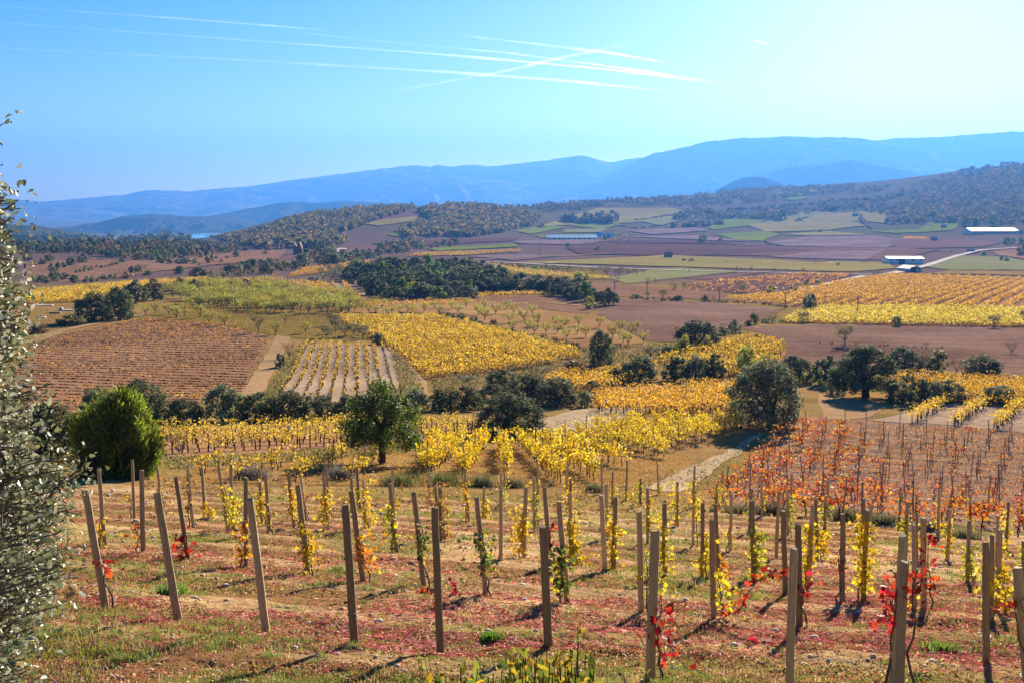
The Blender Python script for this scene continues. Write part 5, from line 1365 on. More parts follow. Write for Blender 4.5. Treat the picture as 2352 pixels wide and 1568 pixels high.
V_THIN = vine_protos(6, 4, 60, 1.2, 0.25, 0.95, 0.5, 0.085, [(0.56, 0.40, 0.02), (0.42, 0.26, 0.03), (0.34, 0.18, 0.04), (0.42, 0.38, 0.03)], [4, 3, 1, 1], 0.5)
V_RED = vine_protos(8, 5, 88, 1.35, 0.26, 0.85, 0.6, 0.11, [(0.46, 0.10, 0.015), (0.36, 0.04, 0.018), (0.52, 0.20, 0.015), (0.58, 0.38, 0.02), (0.20, 0.055, 0.018)], [4, 3, 2.6, 1.3, 2], 0.6, 0.2)
V_REDT = vine_protos(6, 6, 36, 1.3, 0.28, 0.8, 0.5, 0.10, [(0.42, 0.12, 0.018), (0.34, 0.06, 0.02), (0.38, 0.18, 0.03), (0.18, 0.07, 0.025)], [4, 2, 2, 2], 0.6, 0.2)

def stake_protos():
    out = []
    for k in range(4):
        r = random.Random(k)
        z = np.linspace(0, 1, 6)
        pts = np.stack([[r.uniform(-0.012, 0.012) for _ in z], [r.uniform(-0.012, 0.012) for _ in z], z], 1)
        V, F = tube(pts, np.full(6, 1.0), 7, 0.12)
        V[:, :2] = pts[np.repeat(np.arange(6), 7), :2] + (V[:, :2] - pts[np.repeat(np.arange(6), 7), :2]) * 0.03
        n = len(V)
        V = np.concatenate([V, [[pts[-1][0], pts[-1][1], 1.0]]])
        cap = np.array([(5 * 7 + i, 5 * 7 + (i + 1) % 7, n, n) for i in range(7)])
        me = bpy.data.meshes.new('stake')
        me.from_pydata([tuple(v) for v in V], [], [tuple(f) for f in F] + [(c[0], c[1], c[2]) for c in cap])
        me.materials.append(M_STAKE); me.update()
        out.append(me)
    return out
STAKES = stake_protos()
def stake(x, y, h, lean, label, group, k, thick=1.0):
    o = obj('vineyard_stake', STAKES[k % 4], None, (x, y, float(ground(x, y)) - 0.08))
    o.rotation_euler = (lean[0], lean[1], random.uniform(0, 6)); o.scale = (thick, thick, h + 0.08)
    tag(o, label, 'stake', group)
NV = [0]
QUEUE = []
N_POSTVINES = 102
def place_vine(protos, x, y, a, label, group, s=1.0, block=''):
    NV[0] += 1
    QUEUE.append((protos, x, y, a, label, group, s, block))
def put_vine(protos, x, y, a, label, group, s, block):
    NV[0] += 1
    tm, fm = protos[NV[0] % len(protos)]
    flip = math.pi if random.random() < 0.5 else 0
    o = thing('grapevine', label, 'vine', (x, y, float(ground(x, y)) - 0.02), a + flip + random.uniform(-0.15, 0.15), group, (s, s, s * random.uniform(0.85, 1.15)))
    obj('trunk', tm, o); obj('foliage', fm, o)

def row_world(p, q, step):
    x, y, _ = spot([p[0], q[0]], [p[1], q[1]])
    L = math.hypot(x[1] - x[0], y[1] - y[0]); n = max(2, int(L / step) + 1)
    t = np.linspace(0, 1, n)
    return x[0] + (x[1] - x[0]) * t, y[0] + (y[1] - y[0]) * t, math.atan2(y[1] - y[0], x[1] - x[0])

ROWS_Y = [((785, 1235), (690, 1385), 'the row left of the pair by the green pine'), ((925, 1225), (700, 1405), 'the second row right of the green pine'),
          ((1068, 1225), (930, 1420), 'the row just left of centre on the lower terrace'), ((1188, 1225), (1212, 1385), 'the straight row at the middle of the lower terrace'),
          ((1312, 1215), (1560, 1455), 'the first row slanting right on the lower terrace'), ((1440, 1205), (1790, 1435), 'the second row slanting right on the lower terrace'),
          ((1570, 1210), (1960, 1345), 'the third row slanting right on the lower terrace'), ((1690, 1170), (2250, 1290), 'the front edge of the thick yellow block beside the gravel')]
for p, q, nm in ROWS_Y:
    xs, ys, a = row_world(fr('E', *p), fr('E', *q), 1.05)
    for i in range(len(xs)):
        place_vine(V_YEL, xs[i] + random.gauss(0, 0.08), ys[i] + random.gauss(0, 0.08), a, 'yellow grapevine in ' + nm, 'yellow vines in ' + nm, 1.0, 'yellow')
        if i % 4 == 1:
            stake(xs[i], ys[i], random.uniform(1.4, 1.9), (random.gauss(0, 0.05), random.gauss(0, 0.05)), 'thin grey stake in ' + nm, 'stakes in ' + nm, i)
blk = frl('E', [(1690, 1140), (2000, 1095), (2352, 1080), (2740, 1085), (2790, 1110), (2700, 1150), (2352, 1225), (2200, 1285), (1980, 1240)])
x, y, z, a = row_points(blk, [fr('E', 1690, 1145), fr('E', 2250, 1300)], 1.9, 1.1, 0.08, None, 61)
nm = 'the thick yellow block between the gravel and the large round tree'
for i in range(len(x)):
    place_vine(V_YEL, x[i], y[i], a, 'yellow grapevine in ' + nm, 'yellow vines in ' + nm, 1.0, 'yellow')
    if i % 7 == 3:
        stake(x[i], y[i], random.uniform(1.3, 1.8), (random.gauss(0, 0.05), random.gauss(0, 0.05)), 'thin grey stake in ' + nm, 'stakes in ' + nm, i)
blk = [(385, 1080), (560, 1066), (790, 1045), (930, 1035), (960, 1040), (930, 1075), (830, 1105), (640, 1112), (480, 1100), (390, 1095)]
x, y, z, a = row_points(blk, [fr('E', 450, 1180), fr('E', 180, 1370)], 2.2, 1.4, 0.14, lambda u, v, x, y: 0.8 + 0 * u, 62)
nm = 'the weedy lower terrace left of the green pine'
for i in range(len(x)):
    place_vine(V_THIN, x[i], y[i], a, 'thin yellow grapevine on ' + nm, 'thin vines on ' + nm, 1.05, 'thin')
    if i % 5 == 2:
        stake(x[i], y[i], random.uniform(1.1, 1.5), (random.gauss(0, 0.06), random.gauss(0, 0.06)), 'thin grey stake on ' + nm, 'stakes on ' + nm, i, 0.8)

# the red block at right
RL = [(1812, 982), (1642, 1160)]; RR = [(2410, 1018), (2440, 1240)]
x0, y0, _ = spot([RL[0][0], RL[1][0]], [RL[0][1], RL[1][1]]); x1, y1, _ = spot([RR[0][0], RR[1][0]], [RR[0][1], RR[1][1]])
nrow = 17
cnt = 0
for k in range(nrow):
    t = k / (nrow - 1)
    ax, ay = x0[0] + (x0[1] - x0[0]) * t, y0[0] + (y0[1] - y0[0]) * t
    bx, by = x1[0] + (x1[1] - x1[0]) * t, y1[0] + (y1[1] - y1[0]) * t
    L = math.hypot(bx - ax, by - ay); n = int(L / 1.35)
    a = math.atan2(by - ay, bx - ax)
    row = '%s wired row back in the red block' % nth(nrow - k)
    for i in range(n + 1):
        f = i / n
        xx, yy = ax + (bx - ax) * f + random.gauss(0, 0.08), ay + (by - ay) * f + random.gauss(0, 0.08)
        u, v = project(xx, yy, float(ground(xx, yy)))
        bare = sstep(1830, 2100, u) * 0.72 * (1 - sstep(1110, 1200, v)) + 0.22
        p = V_REDT if random.random() < bare else V_RED
        place_vine(p, xx, yy, a, ('nearly bare ' if p is V_REDT else 'red and orange ') + 'grapevine in the ' + row, 'vines of the ' + row, 1.0, 'red')
        if i % 3 == k % 3:
            h = random.uniform(1.45, 1.95)
            stake(xx + 0.15, yy, h, (random.gauss(0, 0.05), random.gauss(0, 0.07)), 'weathered stake in the ' + row, 'stakes of the ' + row, i, 1.0)
    parts = []
    for hz in (0.62, 1.15):
        f = np.linspace(0.0 if k > 8 else 0.1, 1, 24)
        wx, wy = ax + (bx - ax) * f, ay + (by - ay) * f
        wz = CZ - drop0(wx, wy) + hz + 0.03 * np.sin(f * 40)
        parts.append(tube(np.stack([wx, wy, wz], 1), np.full(24, 0.0075), 4))
    V, F = merge(parts)
    tag(obj('trellis_wire', mesh('trellis_wire', V, F, M_WIRE)), 'pair of pale wires strung along the ' + row, 'wire', 'trellis wires of the red block')

# the vines that show largest are objects of their own; those behind them are one mass to a block
QUEUE.sort(key=lambda q: q[2])
NEAR_N = 300 - sum(1 for _ in range(0)) - N_POSTVINES
for q in QUEUE[:NEAR_N]:
    put_vine(*q)
def vine_mass(block, label):
    Vt, Ft, Vf, Ff, Cf = [], [], [], [], []
    nt = nf = 0
    for protos, x, y, a, _, _, s, b in QUEUE[NEAR_N:]:
        if b != block: continue
        tm, fm = protos[random.randrange(len(protos))]
        A = ARR.setdefault(tm.name, arr(tm)); B = ARR.setdefault(fm.name, arr(fm))
        a += math.pi * random.randrange(2) + random.uniform(-0.15, 0.15); ca, sa = math.cos(a) * s, math.sin(a) * s; sz = s * random.uniform(0.85, 1.15)
        off = np.array([x, y, float(ground(x, y)) - 0.02])
        for (V, F, C), dst in ((A, 0), (B, 1)):
            W = np.stack([V[:, 0] * ca - V[:, 1] * sa, V[:, 0] * sa + V[:, 1] * ca, V[:, 2] * sz], 1) + off
            if dst == 0: Vt.append(W); Ft.append(F + nt); nt += len(W)
            else: Vf.append(W); Ff.append(F + nf); nf += len(W); Cf.append(C * random.uniform(0.85, 1.15))
    if not Vt: return
    Vt, Ft, Vf, Ff, Cf = map(np.concatenate, (Vt, Ft, Vf, Ff, Cf))
    o = obj('vine_rows', mesh('vine_rows', np.concatenate([Vt, Vf]), np.concatenate([Ft, Ff + len(Vt)]), [M_BARK, M_VINE], np.concatenate([np.full((len(Vt), 3), 0.08), np.clip(Cf, 0, 0.9)]), False, [0] * len(Ft) + [1] * len(Ff)))
    tag(o, label, 'vineyard', None, 'stuff')
ARR = {}
def arr(me):
    V = np.empty(len(me.vertices) * 3, np.float32); me.vertices.foreach_get('co', V)
    F = np.empty(len(me.loops), np.int32); me.loops.foreach_get('vertex_index', F)
    C = np.full((len(me.vertices), 4), 0.1, np.float32)
    if 'col' in me.color_attributes: 
        c = np.empty(len(me.vertices) * 4, np.float32); me.color_attributes['col'].data.foreach_get('color', c); C = c.reshape(-1, 4)
    return V.reshape(-1, 3), F.reshape(-1, 4), C[:, :3]
vine_mass('yellow', 'farther yellow vines of the lower terrace, massed behind the nearest ones')
vine_mass('thin', 'farther thin yellow vines of the weedy terrace left of the green pine')
vine_mass('red', 'farther red and orange vines at the back of the wired red block')

# ------------------------------------------------------------------ the near vineyard: round posts, each with its own vine
def post_protos():
    out = []
    for k in range(6):
        r = random.Random(40 + k)
        nz, ns = 9, 12
        z = np.linspace(0, 1, nz)
        bx = np.cumsum([r.uniform(-0.006, 0.006) for _ in z]); by = np.cumsum([r.uniform(-0.006, 0.006) for _ in z])
        lob = [1 + r.uniform(-0.07, 0.07) for _ in range(ns)]
        V, F = [], []
        for i in range(nz):
            rad = (1.06 - 0.14 * z[i]) * (1 + r.uniform(-0.025, 0.025))
            for j in range(ns):
                an = 2 * math.pi * j / ns
                V.append((bx[i] * 12 + math.cos(an) * rad * lob[j] * 0.5, by[i] * 12 + math.sin(an) * rad * lob[j] * 0.5, z[i] if i < nz - 1 else 0.997))
        for i in range(nz - 1):
            for j in range(ns):
                F.append((i * ns + j, i * ns + (j + 1) % ns, (i + 1) * ns + (j + 1) % ns, (i + 1) * ns + j))
        top = len(V)
        for j in range(ns):
            v = V[(nz - 1) * ns + j]
            V.append((bx[-1] * 12 + (v[0] - bx[-1] * 12) * 0.82, by[-1] * 12 + (v[1] - by[-1] * 12) * 0.82, 1.0 + 0.006 * math.cos(2 * math.pi * j / ns)))
            F.append(((nz - 1) * ns + j, (nz - 1) * ns + (j + 1) % ns, top + (j + 1) % ns, top + j))
        F.append(tuple(range(top, top + ns)))
        me = bpy.data.meshes.new('post'); me.from_pydata(V, [], F); me.materials.append(M_WOOD)
        me.polygons.foreach_set('use_smooth', [len(f) == 4 for f in F]); me.update()
        out.append(me)
    return out
POSTS = post_protos()
def torus_me():
    t = np.linspace(0, 2 * math.pi, 19)
    V, F = tube(np.stack([np.cos(t) * 0.53, np.sin(t) * 0.53, np.sin(t * 2) * 0.004], 1), np.full(19, 0.045), 4)
    V[:, 2] *= 0.12
    return mesh('wire_tie', V, F, M_WIRE)
TIE = torus_me()

CY = ([(0.66, 0.48, 0.02), (0.60, 0.38, 0.02), (0.50, 0.46, 0.03), (0.62, 0.27, 0.02)], [4, 2.5, 3, 0.8])
CG = ([(0.40, 0.40, 0.03), (0.28, 0.32, 0.03), (0.55, 0.44, 0.03), (0.14, 0.18, 0.03)], [3, 3, 3, 1])
CD = ([(0.08, 0.13, 0.025), (0.15, 0.20, 0.03), (0.50, 0.36, 0.03)], [4, 2, 2])
CO = ([(0.58, 0.22, 0.02), (0.50, 0.12, 0.02), (0.60, 0.34, 0.02)], [3, 2, 2])
CR = ([(0.42, 0.02, 0.02), (0.28, 0.012, 0.02), (0.52, 0.07, 0.02), (0.14, 0.01, 0.015)], [4, 3, 2, 1])
CB = ([(0.35, 0.20, 0.05), (0.25, 0.14, 0.05), (0.50, 0.36, 0.05), (0.3, 0.06, 0.03)], [3, 2, 2, 1])
VC = {'y': CY, 'g': CG, 'd': CD, 'o': CO, 'r': CR, 'b': CB}
VN = {'y': 'yellow', 'g': 'yellow-green', 'd': 'dark green', 'o': 'orange', 'r': 'deep red', 'b': 'brownish'}
# frame, top x, top y, foot x, foot y, vine (colour, from, to as a share of the post from the top, leaves, side)
PD = [
 ('L', 250, 245, 285, 640, 'o', .65, .98, 26, .3), ('L', 555, 305, 695, 1075, 'r', .55, .66, 12, .9), ('L', 645, 160, 690, 675, 'y', .62, .92, 30, -.2), ('L', 863, 107, 880, 500, 'y', .64, .70, 7, -.3),
 ('L', 917, 177, 937, 725, 'o', .68, .85, 18, -.7), ('L', 1020, 140, 1068, 475, 'b', .6, .95, 22, .4), ('L', 1025, 322, 1170, 1145, None, 0, 0, 0, 0), ('L', 1160, 218, 1230, 755, 'r', .70, .98, 46, -.1),
 ('L', 1225, 150, 1265, 543, 'b', .15, .8, 36, -.2), ('L', 1320, 158, 1342, 490, 'y', .68, 1.0, 42, .2), ('L', 1433, 147, 1490, 580, 'y', .25, .9, 70, .5), ('L', 1503, 135, 1515, 560, 'y', .5, .85, 30, .3),
 ('L', 1605, 222, 1607, 805, 'o', .45, .95, 40, -.1), ('L', 1622, 365, 1735, 1210, None, 0, 0, 0, 0), ('L', 1692, 170, 1712, 545, 'y', .35, .9, 85, .0), ('L', 1733, 202, 1760, 600, 'b', .55, .9, 22, .2),
 ('L', 1880, 185, 1925, 558, 'y', .25, .85, 75, .0), ('L', 1945, 272, 2010, 855, 'y', .40, .95, 70, .5), ('L', 1958, 200, 2000, 500, 'b', .5, .9, 18, .3), ('L', 2120, 210, 2145, 580, 'y', .30, .9, 90, -.1),
 ('L', 2125, 130, 2150, 500, 'y', .4, .6, 26, .5),
 ('M', 165, 405, 230, 1330, None, 0, 0, 0, 0), ('M', 205, 222, 218, 480, 'y', .5, .95, 24, -.4), ('M', 205, 308, 285, 905, 'o', .45, .92, 48, .6), ('M', 243, 150, 262, 430, 'y', .5, 1.0, 30, -.3),
 ('M', 282, 240, 298, 575, 'y', .12, .95, 110, .2), ('M', 472, 150, 482, 385, None, 0, 0, 0, 0), ('M', 467, 228, 488, 440, 'y', .6, .95, 25, .2), ('M', 460, 262, 505, 705, 'g', .30, .85, 75, -.3),
 ('M', 617, 325, 680, 935, 'd', .30, .70, 42, .2), ('M', 717, 188, 725, 415, 'b', .5, .95, 30, -.2), ('M', 738, 425, 785, 1350, None, 0, 0, 0, 0), ('M', 755, 275, 772, 500, 'b', .1, .6, 36, -.3),
 ('M', 782, 250, 792, 640, 'b', .15, .95, 75, .3), ('M', 950, 187, 975, 520, 'y', .18, .9, 80, -.1), ('M', 1028, 355, 1080, 1000, 'd', .38, .80, 62, .0), ('M', 1073, 283, 1068, 500, 'y', .35, 1.0, 85, .3),
 ('M', 1183, 190, 1190, 430, 'g', .3, .9, 40, .2), ('M', 1180, 303, 1180, 780, None, 0, 0, 0, 0), ('M', 1205, 88, 1210, 310, 'y', .2, .9, 30, .3), ('M', 1345, 288, 1335, 740, 'y', .35, .95, 120, -.4),
 ('M', 1403, 222, 1405, 580, 'g', .35, .95, 55, .1), ('M', 1420, 132, 1425, 440, 'y', .3, .8, 35, -.3), ('M', 1463, 288, 1500, 810, 'r', .5, .75, 18, .4), ('M', 1447, 540, 1490, 1330, None, 0, 0, 0, 0),
 ('M', 1558, 382, 1615, 1050, 'd', .42, .88, 80, -.2), ('M', 1613, 148, 1612, 470, 'y', .2, .8, 55, .3), ('M', 1635, 230, 1640, 560, 'y', .2, .9, 40, -.2), ('M', 1643, 320, 1640, 780, 'y', .35, .98, 130, .1),
 ('M', 1838, 95, 1842, 330, None, 0, 0, 0, 0), ('M', 1838, 338, 1860, 830, None, 0, 0, 0, 0), ('M', 1870, 268, 1875, 635, 'y', .4, .9, 36, .2), ('M', 1910, 190, 1908, 410, 'y', .3, .95, 40, .3),
 ('M', 1930, 348, 1920, 820, 'y', .35, .98, 90, -.2), ('M', 2005, 113, 2000, 370, 'y', .7, 1.0, 35, .4), ('M', 2088, 447, 2100, 1105, 'g', .45, .95, 36, .6), ('M', 2095, 230, 2095, 410, 'g', .2, 1.0, 60, -.3),
 ('M', 2140, 290, 2140, 660, 'y', .2, .8, 50, .0), ('M', 2190, 572, 2160, 1540, 'r', .48, .85, 26, .45), ('M', 2205, 128, 2210, 335, 'y', .6, 1.0, 40, .2), ('M', 2258, 370, 2262, 600, 'y', .3, .9, 30, -.2),
 ('M', 2258, 395, 2258, 885, 'y', .50, .95, 85, -.1), ('M', 2330, 250, 2335, 545, 'y', .1, .95, 85, -.2),
 ('R', 200, 145, 197, 420, 'y', .4, .95, 40, -.2), ('R', 195, 288, 190, 680, 'y', .05, .6, 50, .3), ('R', 250, 392, 250, 870, 'y', .38, 1.0, 80, .0), ('R', 313, 495, 330, 1150, 'y', .55, .92, 34, .6),
 ('R', 330, 400, 355, 868, 'o', .75, 1.0, 24, .3), ('R', 345, 262, 342, 430, 'y', .0, .95, 75, .0), ('R', 383, 175, 385, 400, 'y', .5, 1.0, 45, .3), ('R', 435, 328, 430, 705, 'y', .6, .85, 14, -.2),
 ('R', 568, 292, 557, 592, 'g', .15, .8, 35, -.1), ('R', 580, 378, 590, 885, 'g', .42, 1.0, 130, .1), ('R', 638, 205, 640, 475, 'y', .4, .8, 30, .2), ('R', 757, 315, 735, 750, None, 0, 0, 0, 0),
 ('R', 775, 443, 790, 985, None, 0, 0, 0, 0), ('R', 808, 312, 808, 615, 'g', .15, .95, 60, .1), ('R', 833, 202, 825, 440, 'y', .5, .95, 30, .3), ('R', 850, 685, 818, 1640, None, 0, 0, 0, 0),
 ('R', 880, 525, 885, 1205, 'r', .52, .72, 20, .2), ('R', 970, 418, 945, 935, 'y', .22, 1.0, 100, -.2), ('R', 990, 360, 1000, 765, 'y', .45, .95, 80, .2), ('R', 1060, 340, 1045, 695, 'g', .12, .8, 60, -.2),
 ('R', 1072, 240, 1070, 480, 'g', .4, .95, 30, .1), ('R', 1172, 460, 1165, 1040, 'b', .5, .65, 14, -.1), ('R', 1293, 250, 1292, 515, None, 0, 0, 0, 0), ('R', 1305, 360, 1300, 640, 'y', .4, .95, 40, -.4),
 ('R', 1320, 435, 1305, 1015, 'y', .12, .92, 170, -.1), ('R', 1352, 395, 1340, 625, 'y', .6, .95, 20, .2), ('R', 1545, 285, 1537, 540, None, 0, 0, 0, 0), ('R', 1555, 600, 1490, 1600, 'r', .33, .5, 26, -.3),
 ('R', 1567, 770, 1525, 1720, 'r', .05, .22, 24, .8), ('R', 1587, 382, 1577, 755, 'g', .3, .85, 80, -.2), ('R', 1628, 537, 1640, 1090, 'y', .85, 1.0, 14, -.2), ('R', 1650, 450, 1655, 800, 'y', .3, .7, 26, .2),
 ('R', 1693, 487, 1697, 1080, 'r', .2, .5, 12, .5), ('R', 1795, 297, 1790, 605, 'y', .55, .9, 16, -.2), ('R', 1870, 430, 1855, 765, 'y', .3, .9, 60, -.1), ('R', 1995, 503, 1985, 905, 'g', .42, .98, 90, .0),
 ('R', 2000, 330, 2000, 570, 'y', .5, .95, 36, -.3), ('R', 2103, 648, 2110, 1445, None, 0, 0, 0, 0), ('R', 2135, 600, 2140, 1160, 'y', .45, .85, 40, -.3), ('R', 2175, 470, 2172, 855, 'y', .4, .95, 45, .2),
 ('R', 2198, 563, 2175, 1095, 'y', .45, .98, 85, .0), ('R', 2250, 380, 2232, 695, 'y', .25, .85, 60, -.1), ('R', 2308, 820, 2390, 1720, 'r', .2, .3, 9, -.5), ('R', 2350, 640, 2348, 880, 'g', .1, .9, 70, .0),
]
def make_posts():
    P = []
    for d in PD:
        ut, vt = fr(d[0], d[1], d[2]); ub, vb = fr(d[0], d[3], d[4])
        x, y, z = spot1(ub, vb)
        top = ray_at(ut, vt, y)
        P.append(dict(b=Vector((x, y, z)), t=top, ub=ub, ut=ut, d=d, y=y))
    # ranks from the nearest outward, each counted from the left
    P.sort(key=lambda p: p['y'] + 0.30 * p['b'].x)
    ranks, cur, last = [], [], None
    for p in P:
        q = p['y'] + 0.30 * p['b'].x
        if last is not None and q - last > 0.55 and len(cur) >= 4 or (cur and q - (cur[0]['y'] + 0.30 * cur[0]['b'].x) > 2.6):
            ranks.append(cur); cur = []
        cur.append(p); last = q
    ranks.append(cur)
    for ri, rk in enumerate(ranks):
        rk.sort(key=lambda p: p['ut'])
        for i, p in enumerate(rk):
            d = p['d']; dv = p['t'] - p['b']; h = dv.length; dr = dv.normalized()
            leanw = 'leaning left ' if dv.x < -0.12 * h else 'leaning right ' if dv.x > 0.05 * h else 'upright '
            kind = {None: 'bare', 'y': 'yellow-leaved', 'g': 'green-leaved', 'd': 'dark-leaved', 'o': 'orange-leaved', 'r': 'red-leaved', 'b': 'brown-leaved'}[d[5]]
            rank = 'nearest rank' if ri == 0 else '%s rank back' % nth(ri + 1)
            pos = 'leftmost' if i == 0 else 'rightmost' if i == len(rk) - 1 else '%s from the left' % nth(i + 1)
            lab = '%swooden post, %s in the %s of the near vineyard' % (leanw, pos, rank)
            o = thing('vineyard_post', lab, 'post', p['b'] - dr * 0.14)
            o['group'] = 'round wooden posts of the near vineyard'
            o.rotation_mode = 'QUATERNION'; o.rotation_quaternion = dr.to_track_quat('Z', 'Y') @ Quaternion((0, 0, 1), random.uniform(0, 6.28))
            th = 0.088 * random.uniform(0.86, 1.14) * (1.25 if (d[1], d[2]) == (2308, 820) else 1)
            c = obj('post', POSTS[(i + ri * 2) % 6], o); c.scale = (th, th, h + 0.14)
            if p['y'] < 17:
                for f in ([0.24] if random.random() < 0.6 else [0.18, 0.25]):
                    w = obj('wire_tie', TIE, o, (0, 0, h * f + 0.14)); w.scale = (th * 1.02, th * 1.02, th)
            if d[5]:
                make_vine(p, h, dr, d, pos, rank)
def make_vine(p, h, dr, d, pos, rank):
    r = np.random.default_rng(int(d[1] * 7 + d[2]))
    c, f0, f1, n, side = d[5:]
    n = int(n * (2.3 if c != 'r' else 1.5))
    cols = VC[c]
    base = p['b'] + Vector((0.10 * (1 if side >= 0 else -1), -0.05, 0))
    base.z = float(ground(base.x, base.y))
    top = (1 - f0) * h; low = (1 - f1) * h
    k = 9
    sp = [(0, 0, -0.03)]
    ex, ey = p['b'].x - base.x, p['b'].y - base.y
    for j in range(1, k):
        hz = top * j / (k - 1)
        s = min(1, j / 3)
        sp.append((ex * s * 0.6 + dr.x * hz + r.normal(0, 0.022) + 0.05 * side, ey * s * 0.6 + dr.y * hz - 0.05 + r.normal(0, 0.022), hz))
    sp = np.array(sp)
    parts = [tube(sp, np.linspace(0.016, 0.006, k), 5, 0.1)]
    canes = []
    for q in range(3 + n // 25):
        z0 = r.uniform(low, top); b = np.array([np.interp(z0, sp[:, 2], sp[:, 0]), np.interp(z0, sp[:, 2], sp[:, 1]), z0])
        e = b + np.array([r.normal(0.16 * side, 0.13), r.normal(-0.02, 0.10), r.normal(-0.02, 0.16)])
        m = (b + e) / 2 + np.array([0, 0, 0.05])
        parts.append(tube(np.array([b, m, e]), [0.005, 0.004, 0.0025], 4)); canes += [m, e]
    canes = np.array(canes)
    TV, TF = merge(parts)
    zz = low + (top - low) * r.beta(1.3, 1.3, n)
    A = np.stack([np.interp(zz, sp[:, 2], sp[:, 0]) + r.normal(0.09 * side, 0.085, n), np.interp(zz, sp[:, 2], sp[:, 1]) + r.normal(-0.02, 0.085, n), zz], 1)
    Bp = canes[r.choice(len(canes), n)] + r.normal(0, 0.05, (n, 3))
    Pn = np.where(r.random((n, 1)) < 0.55, A, Bp)
    Pn[:, 2] = np.clip(Pn[:, 2], 0.03, h * 1.05)
    sz = (0.065 if c != 'r' else 0.072) * r.uniform(0.6, 1.25, n)
    V, F, cc = lobed_leaves(Pn, sz * 1.15, pick_col(cols[0], cols[1], n, 0.17, r), 0.0, r, 1.3)
    o = thing('grapevine', '%s grapevine climbing the post %s in the %s' % (VN[c], pos, rank), 'vine', base, 0, 'vines tied to the near posts')
    obj('stem', mesh('stem', TV, TF, M_BARKG, None, True), o)
    obj('foliage', mesh('foliage', V, F, M_VINE, cc), o)
make_posts()

# red shoots sprawling between the posts
def shoot(frame, pts, n, label, cols=CR):
    r = np.random.default_rng(len(label) * 13 + n)
    uv = [fr(frame, *p[:2]) for p in pts]
    x0, y0, z0 = spot1(*fr(frame, pts[-1][2], pts[-1][3])) if len(pts[-1]) > 2 else spot1(*uv[-1])
    W = np.array([ray_at(u, v, y0) for u, v in uv])
    W[:, 2] = np.maximum(W[:, 2], ground(W[:, 0], W[:, 1]) + 0.03)
    base = Vector((x0, y0, float(ground(x0, y0))))
    t = np.linspace(0, len(W) - 1, 24)
    S = np.stack([np.interp(t, np.arange(len(W)), W[:, i]) for i in range(3)], 1)
    S[:, 0] += 0.015 * np.sin(t * 5); S[:, 2] += 0.012 * np.sin(t * 7)
    S = S - np.array(base)
    TV, TF = tube(S, np.linspace(0.004, 0.007, 24), 5)
    i = r.integers(0, 24, n)
    V, F, c = lobed_leaves(S[i] + r.normal(0, 0.045, (n, 3)), 0.095 * r.uniform(0.6, 1.2, n), pick_col(cols[0], cols[1], n, 0.2, r), 0.1, r, 1.5)
    o = thing('vine_shoot', label, 'vine', base)
    obj('stem', mesh('stem', TV, TF, M_BARKG, None, True), o); obj('foliage', mesh('foliage', V, F, M_VINE, c), o)
shoot('R', [(800, 845), (700, 850), (620, 890), (560, 960), (500, 1080), (380, 1150, 380, 1190)], 46, 'long arching shoot with crimson and orange leaves left of a thick bare post')
shoot('R', [(560, 1345), (620, 1320), (690, 1330)], 12, 'few scarlet leaves lying on the soil near the bottom edge')
shoot('R', [(1780, 620), (1720, 640), (1690, 730), (1640, 830), (1600, 900, 1640, 1090)], 26, 'scarlet shoot drooping from a thin curly tendril beside tall posts at right')
shoot('R', [(1540, 900), (1500, 1000), (1470, 1060), (1430, 1150, 1480, 1500)], 24, 'red shoot hanging in front of the tall paired posts at right')
shoot('M', [(650, 940), (700, 970), (720, 1000)], 10, 'small dark red shoot at the foot of a left-leaning post, lower centre')
shoot('M', [(880, 930), (890, 990), (885, 1010)], 10, 'small red shoot in the pink weeds at lower centre')

# ------------------------------------------------------------------ what grows and lies on the near slope
def slope_pts(n, seed, vmin=1120, vmax=1680, accept=None):
    r = np.random.default_rng(seed)
    u = r.uniform(-260, 2620, n); v = r.uniform(vmin, vmax, n)
    x, y, z = spot(u, v)
    if accept is not None:
        m = r.random(n) < accept(x, y, u, v)
        x, y, z = x[m], y[m], z[m]
    return x, y, z, r
def pink(x, y):
    return (0.05 + 0.95 * sstep(-0.04, 0.15, fbm(x * 0.33 + 3, y * 0.62, 3, 91))) * (1 - 0.7 * sstep(0.3, 0.8, ridge_of(x, y)))
def edge_fade(x, y, u, v):
    # only on the terrace of round posts, not below its far edge
    return 1 - sstep(43, 47, y + 0.10 * x)

# creeping stems, pink and wine red
x, y, z, r = slope_pts(150000, 101, 1150, 1680, lambda x, y, u, v: pink(x, y) * edge_fade(x, y, u, v))
n = len(x); k = 4
a = r.uniform(0, 2 * math.pi, n); L = r.uniform(0.06, 0.24, n); bend = r.normal(0, 1.2, n); up = r.uniform(0.003, 0.026, n); w = r.uniform(0.0025, 0.0050, n) * (0.6 + y / 26)
pts = []
for j in range(k):
    t = j / (k - 1)
    an = a + bend * t
    px = x + np.cos(an) * L * t; py = y + np.sin(an) * L * t
    pts.append(np.stack([px, py, ground(px, py) + 0.008 + up * math.sin(math.pi * min(1, t * 1.1))], 1))
side = np.stack([-np.sin(a), np.cos(a), np.full(n, 0.5)], 1) * w[:, None]
V = np.stack([q for p in pts for q in (p - side, p + side)], 1).reshape(-1, 3)
F = (np.arange(n) * 2 * k)[:, None, None] + np.array([[2 * j, 2 * j + 1, 2 * j + 3, 2 * j + 2] for j in range(k - 1)])[None]
c = pick_col([(0.58, 0.13, 0.15), (0.40, 0.07, 0.08), (0.70, 0.30, 0.27), (0.32, 0.11, 0.05)], [4, 3, 1.6, 1.5], n, 0.2, r)
